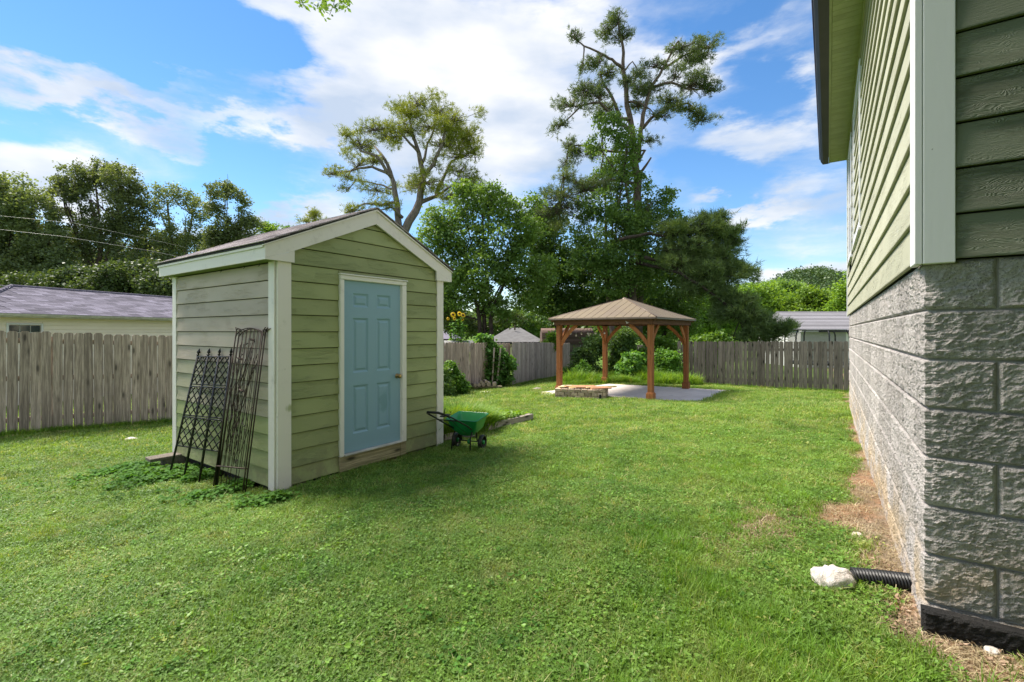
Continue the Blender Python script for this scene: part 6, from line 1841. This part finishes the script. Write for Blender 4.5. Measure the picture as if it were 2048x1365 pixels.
fs.append(tuple(range(n_-1, -1, -1))); fs.append(tuple((len(order)-1)*n_+k for k in range(n_)))
hp_.add(vs, fs, 0, True); hop = hp_.build('hopper', M['green_plastic'], spr)
es = hop.modifiers.new('edge', 'EDGE_SPLIT'); es.split_angle = R(50)
MB().lathe([(0, .165), (.05, .170), (.085, .178), (.088, .186), (.02, .190), (0, .192)], 20, Matrix.Translation((0, -.02, 0))).build('spinner_plate', M['grey_plastic'], spr)
MB().lathe([(0, -.02), (.035, -.018), (.04, 0), (.035, .018), (0, .02)], 14, Matrix.Translation((0, 0, wr_-.005)) @ Matrix.Rotation(pi/2, 4, 'Y')).build('gear_box', M['green_plastic'], spr)
fr = MB()
for s_ in (-1, 1):
    fr.tube([(s_*.12, .01, wr_), (s_*.125, -.03, .23), (s_*.13, -.15, .30)], .009, 7)
    fr.tube([(s_*.13, -.15, .30), (s_*.135, -.24, .20), (s_*.14, -.26, .0)], .010, 7)
fr.tube([(-.12, .01, wr_+.06), (.12, .01, wr_+.06)], .008, 6)
fr.build('stand_frame', M['black_metal'], spr)
hd = MB()
ge = Vector((0, -.98, .66))
hd.tube([(-.13, -.12, .27), (-.14, -.40, .40), (-.13, -.75, .56), (-.11, -.93, .635)], .011, 8)
hd.tube([(.13, -.12, .27), (.16, -.40, .40), (.14, -.75, .56), (.11, -.93, .635)], .011, 8)
hd.tube([(-.11, -.93, .635), (-.075, -.985, .66), (.075, -.985, .66), (.11, -.93, .635)], .015, 8)
hd.tube([(-.135, -.62, .50), (.145, -.62, .50)], .008, 6)
hd.build('handle', M['black_metal'], spr)
MB().bbox(.02, .09, -.86, -.70, .585, .60, .004, M=Matrix.Identity(4)).build('control_plate', M['black_plastic'], spr)
MB().tube([(.05, -.80, .60), (.05, -.79, .66), (.05, -.77, .68)], .006, 6).build('lever', M['black_plastic'], spr)
MB().tube([(.05, -.72, .57), (.05, -.40, .37), (.03, -.14, .22)], .004, 5).build('control_rod', M['black_metal'], spr)

# ================================================================== rock, drain pipe, stones
def rock(name, label, at, size, mat, seed, cat='rock', sub=4):
    import bmesh
    bm = bmesh.new(); bmesh.ops.create_icosphere(bm, subdivisions=sub, radius=1)
    rg = np.random.default_rng(seed); o_ = rg.uniform(0, 50, 3)
    for v in bm.verts:
        p = v.co.copy()
        n = fbm(np.array([p.x+o_[0]+p.z*.6]), np.array([p.y+o_[1]-p.z*.8]), 1.6, 4)[0]+.5*fbm(np.array([p.x*2+o_[2]]), np.array([p.z*2+p.y]), 2.2, 3)[0]
        v.co = Vector((p.x*size[0], p.y*size[1], p.z*size[2]))*(.55+.6*n)
    me = bpy.data.meshes.new(name); bm.to_mesh(me); bm.free(); me.materials.append(mat)
    for q in me.polygons: q.use_smooth = True
    o = link(name, me, None, at); 
    if label: tag(o, label, cat)
    return o
t = NT('pitted_rock'); v = t.coord((1, 1, 1)); n_a = t.noise(v, 28, 6, .7)
cc = t.mix(t.ramp(n_a, .35, .6), (.62, .54, .47), (.80, .74, .68)); cc = t.mix(t.ramp(t.noise(v, 9, 4), .58, .7, 0, .7), cc, (.30, .22, .16))
M['rock'] = t.finish(t.bsdf(cc, .9, 0, t.bump(n_a, 1.0, .02), .2))
rx = 1.675; Yr = 2.50
Yr = 2.31; pr_ = P(1668, 1172, Yr); gr0 = g1(pr_.x, pr_.y)
rock('rock', 'pale pitted rock at the open end of the black drain pipe', (pr_.x, pr_.y, gr0+.045), (.098, .075, .072), M['rock'], 5)
pA = P(1704, 1170, 2.33); pB = P(1826, 1185, 2.27)
dp = MB(); 
pA.z = g1(pA.x, pA.y)+.052; pB.z = g1(pB.x, pB.y)+.035
nn_ = 19; pts_ = []; rad_ = []
ctl = [pA, pA.lerp(pB, .5)+Vector((0, .0, .004)), pB]
for i in range(nn_*4+1):
    s = i/(nn_*4)
    p = ctl[0]*(1-s)**2+ctl[1]*2*s*(1-s)+ctl[2]*s*s
    pts_.append(p); rad_.append(.040+(.0065 if i % 4 in (1, 2) else -.0045))
dp.tube(pts_, rad_, 18, cap=False)
o = dp.build('drain_pipe', M['black_plastic']); tag(o, 'black corrugated drain pipe poking out from the foot of the house wall', 'pipe')
inr = MB().tube([pts_[0]+(pts_[1]-pts_[0])*.4, pts_[8]], .034, 16, cap=True).build('pipe_bore', M['felt_dark'], None); inr.parent = o
ir = random.Random(4)
for i, (px, py, Y, s, lb) in enumerate(((1716, 1106, 2.95, .035, 'small rounded stone half sunk in the bare soil above the drain pipe'), (1855, 1283, 1.93, .03, 'flat grey pebble below the dark footing'), (1985, 1320, 1.80, .03, 'pale chip of stone on the soil at the bottom right'))):
    p = P(px, py, Y); rock('stone', lb, (p.x, p.y, g1(p.x, p.y)+s*.2), (s, s*.8, s*.5), M['rock'], 20+i, 'stone', 3)
for (px, py, Y, s, lb) in ((974, 783, 16.0, .28, 'flat pale stepping stone in the lawn in front of the log pile'), (1100, 785, 14.6, .30, 'flat pale stone in the grass just left of the fire pit'), (263, 878, 8.0, .10, 'small flat pale stone in the lawn near the left fence')):
    p = P(px, py, Y); o = rock('flat_stone', lb, (p.x, p.y, g1(p.x, p.y)+.015), (s, s*.7, .035), M['rock'], int(px), 'stone', 3)
p = P(1076, 777, 16.2); o = rock('tree_stump', 'low brown stump remnant in the lawn left of the gazebo', (p.x, p.y, g1(p.x, p.y)+.02), (.20, .16, .07), M['timber'], 3, 'stump', 3)
a = P(1128, 764, 18.0); b = P(1166, 762.5, 18.6)
o = MB().tube([Vector((a.x, a.y, g1(a.x, a.y)+.05)), Vector((b.x, b.y, g1(b.x, b.y)+.06))], [.06, .045], 8).build('fallen_log', M['log_bark']); tag(o, 'thin dark log lying in the weeds behind the left gazebo post', 'log')

# ================================================================== ground cover by instancing
TUFTS = bpy.data.collections.new('grass_tufts')     # source clumps, not placed in the scene
def grass_mat(name, c1, c2, c3, dry, trans=.35, dryness=.12, spec=.3, rough=.55):
    t = NT(name); g = t.coord((1, 1, 1), False, True)
    a = t.ramp(t.noise(g, .55, 4), .35, .65); b = t.ramp(t.noise(g, 3.5, 3), .35, .65)
    col = t.mix(a, c1, c2); col = t.mix(t.math('MULTIPLY', b, .55), col, c3)
    col = t.mix(t.math('MULTIPLY', t.ramp(t.noise(g, 1.8, 5, .6), .52, .68), dryness*4), col, dry)
    col = t.mix(t.ramp(t.rand(), 1-dryness, 1-dryness+.01, 0, .8, False), col, dry)
    k = t.math('ADD', .62, t.math('MULTIPLY', t.rand(), .75))
    s2 = t.n('ShaderNodeVectorMath', operation='SCALE'); t.l(col, s2.inputs[0]); t.l(k, s2.inputs['Scale'])
    bs = t.bsdf(s2.outputs[0], rough, 0, None, spec)
    tr = t.n('ShaderNodeBsdfTranslucent'); t.l(t.mix(1.0, s2.outputs[0], (1.4, 1.25, .5), 'MULTIPLY'), tr.inputs['Color'])
    ms = t.n('ShaderNodeMixShader'); ms.inputs[0].default_value = trans
    t.l(bs, ms.inputs[1]); t.l(tr.outputs[0], ms.inputs[2]); return t.finish(ms.outputs[0])
M['grass'] = grass_mat('lawn_grass', (.14, .265, .048), (.22, .36, .07), (.285, .41, .085), (.40, .38, .18), .42, .09)
M['grass_long'] = grass_mat('long_grass', (.13, .28, .03), (.19, .35, .045), (.23, .36, .04), (.34, .33, .12), .42, .05)
M['straw'] = grass_mat('dead_grass', (.34, .26, .15), (.42, .34, .21), (.26, .18, .10), (.45, .38, .25), .2, .2)
M['clover'] = grass_mat('broad_weeds', (.15, .31, .04), (.21, .38, .05), (.26, .40, .05), (.3, .33, .08), .35, .03, .4, .45)
M['clover_small'] = grass_mat('tiny_clover', (.12, .25, .04), (.17, .31, .05), (.20, .34, .05), (.3, .3, .1), .35, .04, .3, .5)
M['violet'] = grass_mat('violet_leaves', (.065, .18, .028), (.085, .215, .032), (.12, .26, .038), (.2, .24, .06), .35, .02, .2, .7)
def tuft(nb, rad, hmin, hmax, w, lean, mat, seed, col):
    rg = np.random.default_rng(seed)
    Vs = []; Fs = []
    for i in range(nb):
        a = rg.uniform(0, 2*pi); r = rad*math.sqrt(rg.uniform()); bx, by = r*cos(a), r*sin(a)
        d = rg.uniform(0, 2*pi); h = rg.uniform(hmin, hmax); ln = lean*rg.uniform(.2, 1.4)*h
        dx, dy = cos(d), sin(d); sx, sy = -dy*w/2, dx*w/2; b = len(Vs)
        Vs += [(bx-sx, by-sy, -.01), (bx+sx, by+sy, -.01), (bx+dx*ln*.35-sx*.85, by+dy*ln*.35-sy*.85, h*.55), (bx+dx*ln*.35+sx*.85, by+dy*ln*.35+sy*.85, h*.55), (bx+dx*ln, by+dy*ln, h*(1-.25*lean*rg.uniform()))]
        Fs += [(b, b+1, b+3, b+2), (b+2, b+3, b+4)]
    me = bpy.data.meshes.new('tuft'); me.from_pydata(Vs, [], Fs); me.materials.append(mat); me.update()
    o = bpy.data.objects.new('tuft', me); col.objects.link(o); return o
def leaf_cluster(n, rad, h, size, mat, seed, col, heart=True):
    rg = np.random.default_rng(seed); Vs = []; Fs = []
    for i in range(n):
        a = rg.uniform(0, 2*pi); r = rad*math.sqrt(rg.uniform()); c = Vector((r*cos(a), r*sin(a), h*rg.uniform(.5, 1.2)))
        s = size*rg.uniform(.6, 1.2); yaw = rg.uniform(0, 2*pi); tx, ty = rg.uniform(-.5, .5), rg.uniform(-.5, .5)
        Mx = Matrix.Translation(c) @ Matrix.Rotation(yaw, 4, 'Z') @ Matrix.Rotation(tx, 4, 'X') @ Matrix.Rotation(ty, 4, 'Y')
        shp = [(0, 0, 0), (-.30, -.22, .08), (-.52, .10, .12), (-.38, .55, .10), (0, .95, 0), (.38, .55, .10), (.52, .10, .12), (.30, -.22, .08), (0, .35, -.02)]
        b = len(Vs); Vs += [tuple(Mx @ (Vector(q)*s)) for q in shp]
        Fs += [(b, b+1, b+8), (b+1, b+2, b+8), (b+2, b+3, b+8), (b+3, b+4, b+8), (b+4, b+5, b+8), (b+5, b+6, b+8), (b+6, b+7, b+8), (b+7, b, b+8)]
        q = len(Vs); Vs += [(c.x*.5-.001, c.y*.5, -.005), (c.x*.5+.001, c.y*.5, -.005), tuple(c)]; Fs.append((q, q+1, q+2))
    me = bpy.data.meshes.new('cluster'); me.from_pydata(Vs, [], Fs); me.materials.append(mat); me.update()
    o = bpy.data.objects.new('cluster', me); col.objects.link(o); return o
def subcol(name):
    c = bpy.data.collections.new(name); return c
C_lawn = subcol('lawn_src'); 
for i in range(8): tuft(30, .050, .012, .036, .0036, 1.25, M['grass'], i, C_lawn)
for i in range(4): leaf_cluster(12, .045, .026, .0105, M['clover_small'], 200+i, C_lawn)
C_far = subcol('lawn_far_src')
for i in range(5): tuft(34, .11, .020, .055, .0075, .9, M['grass'], 20+i, C_far)
C_long = subcol('long_src')
for i in range(5): tuft(26, .06, .06, .15, .0048, .7, M['grass_long'], 40+i, C_long)
C_weed = subcol('weed_src')
for i in range(5): leaf_cluster(8, .055, .032, .019, M['clover'], 60+i, C_weed)
C_viol = subcol('violet_src')
for i in range(5): leaf_cluster(13, .10, .07, .036, M['violet'], 80+i, C_viol)
C_bedl = subcol('bed_leaf_src')
for i in range(3): leaf_cluster(16, .12, .09, .05, M['grass_long'], 90+i, C_bedl)
C_straw = subcol('straw_src')
for i in range(5): tuft(20, .07, .004, .018, .0028, 4.5, M['straw'], 100+i, C_straw)
def scatter(name, pts, sc, col, n_src, label, cat='grass', tilt=.25):
    """pts (n,3), sc (n,), instanced clumps of a source collection"""
    n = len(pts)
    me = bpy.data.meshes.new(name); me.vertices.add(n); me.vertices.foreach_set('co', np.ascontiguousarray(pts, np.float32).ravel())
    rot = np.stack([RNG.normal(size=n)*tilt*.4, RNG.normal(size=n)*tilt*.4, RNG.uniform(0, 2*pi, n)], 1).astype(np.float32)
    a = me.attributes.new('rot', 'FLOAT_VECTOR', 'POINT'); a.data.foreach_set('vector', rot.ravel())
    a = me.attributes.new('scl', 'FLOAT', 'POINT'); a.data.foreach_set('value', np.ascontiguousarray(sc, np.float32))
    a = me.attributes.new('idx', 'INT', 'POINT'); a.data.foreach_set('value', RNG.integers(0, n_src, n).astype(np.int32))
    ng = bpy.data.node_groups.new(name, 'GeometryNodeTree')
    ng.interface.new_socket('Geometry', in_out='INPUT', socket_type='NodeSocketGeometry'); ng.interface.new_socket('Geometry', in_out='OUTPUT', socket_type='NodeSocketGeometry')
    N = ng.nodes; gi = N.new('NodeGroupInput'); go = N.new('NodeGroupOutput')
    ci = N.new('GeometryNodeCollectionInfo'); ci.inputs['Collection'].default_value = col; ci.inputs['Separate Children'].default_value = True; ci.inputs['Reset Children'].default_value = True
    ip = N.new('GeometryNodeInstanceOnPoints'); ip.inputs['Pick Instance'].default_value = True
    def att(nm, ty):
        q = N.new('GeometryNodeInputNamedAttribute'); q.data_type = ty; q.inputs['Name'].default_value = nm; return q.outputs['Attribute']
    ng.links.new(gi.outputs[0], ip.inputs['Points']); ng.links.new(ci.outputs[0], ip.inputs['Instance'])
    ng.links.new(att('rot', 'FLOAT_VECTOR'), ip.inputs['Rotation']); ng.links.new(att('scl', 'FLOAT'), ip.inputs['Scale']); ng.links.new(att('idx', 'INT'), ip.inputs['Instance Index'])
    ng.links.new(ip.outputs[0], go.inputs[0])
    o = link(name, me); md = o.modifiers.new('scatter', 'NODES'); md.node_group = ng
    tag(o, label, cat, kind='stuff'); return o
def keep_out(X, Y, m=0.0):
    hx_, hy_ = to_local(HO_C, HO_TH, X, Y); sx_, sy_ = to_local(SH_C, SH_TH, X, Y)
    k = ~((hx_ > FI-.01-m) & (hy_ > FI-.01-m) & (hy_ < HL+.05))
    k &= ~((sx_ > -.02) & (sx_ < 2.48) & (sy_ > -.02) & (sy_ < 2.6))
    k &= ~patio_inside(X, Y)
    px_, py_ = to_local(Vector((PA.x, PA.y)), pa, X, Y)
    k &= ~((px_ > 0) & (px_ < PW) & (py_ > 0) & (py_ < PDp))
    return k
def sample(n, y0, y1, p, side=1.22, pad=.5):
    """Y density ~ Y^-p times the frame's width"""
    u = RNG.uniform(0, 1, n); e = 2-p
    Y = (y0**e+u*(y1**e-y0**e))**(1/e)
    X = RNG.uniform(-1, 1, n)*(Y*side+pad)
    return X, Y
X, Y = sample(95000, 1.35, 7.5, 1.35)
d_ = dirt_amt(X, Y); nzv = fbm(X, Y, 1.7, 4)
k = keep_out(X, Y) & (RNG.uniform(0, 1, len(X)) > d_*1.12) 
X, Y, nzv = X[k], Y[k], nzv[k]
sc = RNG.uniform(.75, 1.3, len(X))*(.72+.75*nzv)*(1+.05*(Y-2).clip(0))
scatter('lawn_grass', np.stack([X, Y, gsurf(X, Y)], 1), sc, C_lawn, 12, 'mown lawn of fine green blades')
X, Y = sample(62000, 6.8, 24, 1.55, 1.15)
d_ = dirt_amt(X, Y)
k = keep_out(X, Y) & (RNG.uniform(0, 1, len(X)) > d_)
X, Y = X[k], Y[k]
sc = RNG.uniform(.8, 1.3, len(X))*(.75+.6*fbm(X, Y, 1.2, 3))*(1+.03*(Y-7))
scatter('far_lawn', np.stack([X, Y, gsurf(X, Y)], 1), sc, C_far, 5, 'farther part of the mown lawn')
# taller blades: noise patches, foot of walls, fences, beds
X, Y = sample(60000, 1.35, 9, 1.3)
nzv = fbm(X+40, Y, .9, 4); hx_, hy_ = to_local(HO_C, HO_TH, X, Y); sx_, sy_ = to_local(SH_C, SH_TH, X, Y)
edge_s = np.maximum(np.maximum(-sx_, sx_-2.46), np.maximum(-sy_, sy_-2.6))
pr = np.clip((nzv-.70)*1.5, 0, .1)+.7*np.exp(-((hx_+.9+.3*np.sin(hy_*3))/.22)**2)*(hy_ < 3)*.6+.55*np.exp(-(edge_s/.10)**2)+.6*np.clip(-(hy_+.12)/.3, 0, 1)*(hx_ > -.7)*(hx_ < .6)+.04*((hx_ > -1.0) & (hx_ < -.2) & (hy_ < .6))
k = keep_out(X, Y) & (RNG.uniform(0, 1, len(X)) < pr) & (RNG.uniform(0, 1, len(X)) > dirt_amt(X, Y)*.85)
X, Y = X[k], Y[k]
scatter('long_grass', np.stack([X, Y, gsurf(X, Y)], 1), RNG.uniform(.30, .75, len(X)), C_long, 5, 'taller tufts of grass left by the mower')
# bed behind the timber and weeds in the fence gap
bx_, by_ = [], []
n_ = 26000
s_ = RNG.uniform(-.3, 1.0, n_)*tl; w_ = RNG.uniform(.14, 2.0, n_)**1.0
w_ = .14+RNG.uniform(0, 1, n_)**1.4*1.9
fade = np.clip(1.15-s_/tl, .12, 1)
X = tA.x+cos(ta)*s_-sin(ta)*w_; Y = tA.y+sin(ta)*s_+cos(ta)*w_
k = keep_out(X, Y) & (RNG.uniform(0, 1, n_) < fade*(1.1-w_/2.4))
X, Y, fd = X[k], Y[k], fade[k]
z = gsurf(X, Y)+.09*fd
scatter('bed_weeds', np.stack([X, Y, z], 1), RNG.uniform(.8, 2.4, len(X))*(.35+.95*fd)*(.5+fbm(X, Y, 2.5, 3)), C_long, 5, 'tall weeds and grass in the timber-edged bed')
k = RNG.uniform(0, 1, len(X)) < .10
scatter('bed_leaves', np.stack([X[k], Y[k], z[k]+.10*fd[k]], 1), RNG.uniform(.8, 1.5, k.sum()), C_bedl, 3, 'broad bright leaves among the weeds of the timber-edged bed', 'weeds')
X = RNG.uniform(1.2, 9.5, 16000); Y = RNG.uniform(15.8, 22, 16000)
u_ = 1024+X/Y*F
k = keep_out(X, Y) & (u_ > 1125) & (u_ < 1395) & (Y > 17.3-.10*(X-3)+.4*fbm(X, Y, 1.5, 2))
X, Y = X[k], Y[k]
scatter('gap_weeds', np.stack([X, Y, gsurf(X, Y)], 1), RNG.uniform(.6, 2.4, len(X))*(.4+1.5*fbm(X+3, Y, 1.6, 3)**1.5*1.6), C_long, 5, 'rank weeds behind the patio')
# fence feet
fx, fy = [], []
for (p, q, n_) in ((st, Vector((-8.80, 8.15)), 260), (Vector((-8.8, 8.15)), Vector((-7.25, 10.04)), 300), (Vector((-7.25, 10.04)), Vector((-2.35, 16.5)), 500), (Vector((-2.35, 16.5)), Vector((-.05, 19.5)), 350), (Vector((0, 19.25)), Vector((3.3, 26.9)), 400), (a0_ if False else bs-bd*1.9, bs+bd*5.6, 700)):
    s_ = RNG.uniform(0, 1, n_); nn_ = Vector((q.y-p.y, -(q.x-p.x))).normalized() if p.x < 5 else Vector((-bd.y, bd.x))*-1
    o_ = np.abs(RNG.normal(size=n_))*.09
    fx.append(p.x+(q.x-p.x)*s_+nn_.x*o_); fy.append(p.y+(q.y-p.y)*s_+nn_.y*o_)
X = np.concatenate(fx); Y = np.concatenate(fy); k = keep_out(X, Y); X, Y = X[k], Y[k]
scatter('fence_foot_grass', np.stack([X, Y, gsurf(X, Y)], 1), RNG.uniform(.5, 1.3, len(X)), C_long, 5, 'unmown grass along the foot of the fences')
# broad-leaved weeds in drifts
X, Y = sample(52000, 1.4, 14, 1.25)
nzv = fbm(X-12, Y+5, .75, 4); fine = fbm(X, Y, 4.5, 2)
pr = np.clip((nzv-.50)*4.0, 0.03, .85)*np.clip((fine-.42)*5, 0, 1)
k = keep_out(X, Y) & (RNG.uniform(0, 1, len(X)) < pr*.5*np.clip(Y/4, .35, 1)) & (dirt_amt(X, Y) < .4)
X, Y = X[k], Y[k]
scatter('clover', np.stack([X, Y, gsurf(X, Y)], 1), RNG.uniform(.6, 1.25, len(X)), C_weed, 5, 'drifts of small broad-leaved weeds in the lawn', 'weeds')
# violets by the side of the shed, and scattered bigger leaves near the camera
n_ = 3600
ly_ = RNG.uniform(-.35, 2.7, n_); lx_ = .06-np.abs(RNG.normal(size=n_))*(.20+.10*ly_)
px_ = SH_C.x+lx_*cos(SH_TH)-ly_*sin(SH_TH); py_ = SH_C.y+lx_*sin(SH_TH)+ly_*cos(SH_TH)
k = keep_out(px_, py_) & (fbm(px_, py_, 2.2, 3) > .40+.25*(ly_ > 2.7))
X, Y = px_[k], py_[k]
X2, Y2 = sample(500, 1.4, 5, 1.1)
k2 = keep_out(X2, Y2) & (fbm(X2+7, Y2, 1.3, 3) > .52) & (dirt_amt(X2, Y2) < .3)
X = np.concatenate([X, X2[k2]]); Y = np.concatenate([Y, Y2[k2]])
s_ = np.concatenate([RNG.uniform(.6, 1.1, k.sum()), RNG.uniform(.35, .6, k2.sum())])
scatter('violet_leaves', np.stack([X, Y, gsurf(X, Y)], 1), s_, C_viol, 5, 'patch of heart-shaped violet leaves at the shed wall', 'weeds')
# dead grass, chips and leaf litter on the bare strip
X, Y = sample(60000, 1.3, 10, 1.2)
d_ = dirt_amt(X, Y)
k = keep_out(X, Y) & (d_ > .06) & (RNG.uniform(0, 1, len(X)) < .25+.35*(fbm(X, Y, 3, 3) > .5))
X, Y = X[k], Y[k]
scatter('dead_grass', np.stack([X, Y, gsurf(X, Y)+.003], 1), RNG.uniform(.6, 1.4, len(X)), C_straw, 5, 'flattened dead grass over the bare soil', 'dead grass')
X, Y = sample(30000, 1.3, 5, 1.0); hx_, hy_ = to_local(HO_C, HO_TH, X, Y)
pr = .8*np.exp(-((hx_+.12)/.15)**2-((hy_-.12)/.26)**2)+.3*np.exp(-((hy_+.10)/.07)**2)*(hx_ > 0)+.03*(dirt_amt(X, Y) > .3)
k = keep_out(X, Y) & (RNG.uniform(0, 1, len(X)) < pr)
X, Y = X[k], Y[k]
Lc = np.repeat(np.stack([X, Y, gsurf(X, Y)+.012], 1), 5, 0)+RNG.normal(size=(len(X)*5, 3))*np.array([.03, .03, .006])
Vl = leaf_quads(Lc, .024, 1.2, .5)
M['litter'] = simple('leaf_litter', (.26, .16, .10), (.42, .30, .21), 30, .9)
o = link('leaf_litter', fast_mesh('leaf_litter', Vl, np.arange(len(Vl)).reshape(-1, 4), M['litter'])); tag(o, 'brown leaf litter gathered at the house corner', 'leaf litter', kind='stuff')
# clods and pebbles
X, Y = sample(40000, 1.3, 6, 1.0)
k = keep_out(X, Y) & (dirt_amt(X, Y) > .35) & (RNG.uniform(0, 1, len(X)) < .35)
X, Y = X[k], Y[k]; n_ = len(X)
oc = np.array([(1,0,0),(-1,0,0),(0,1,0),(0,-1,0),(0,0,.7),(0,0,-.5)])
s_ = RNG.gamma(2, .0028, (n_, 1, 1)).clip(.002, .02)
Vp = (oc[None]*s_*RNG.uniform(.6, 1.4, (n_, 6, 3)))+np.stack([X, Y, gsurf(X, Y)], 1)[:, None]
tri = np.array([(0,2,4),(2,1,4),(1,3,4),(3,0,4),(2,0,5),(1,2,5),(3,1,5),(0,3,5)])
Fp = (tri[None]+np.arange(n_)[:, None, None]*6).reshape(-1, 3)
M['clod'] = simple('soil_clods', (.30, .17, .09), (.34, .26, .19), 40, .95)
o = link('soil_clods', fast_mesh('soil_clods', Vp.reshape(-1, 3), Fp, M['clod'])); tag(o, 'small clods and pebbles on the bare strip', 'soil clods', kind='stuff')
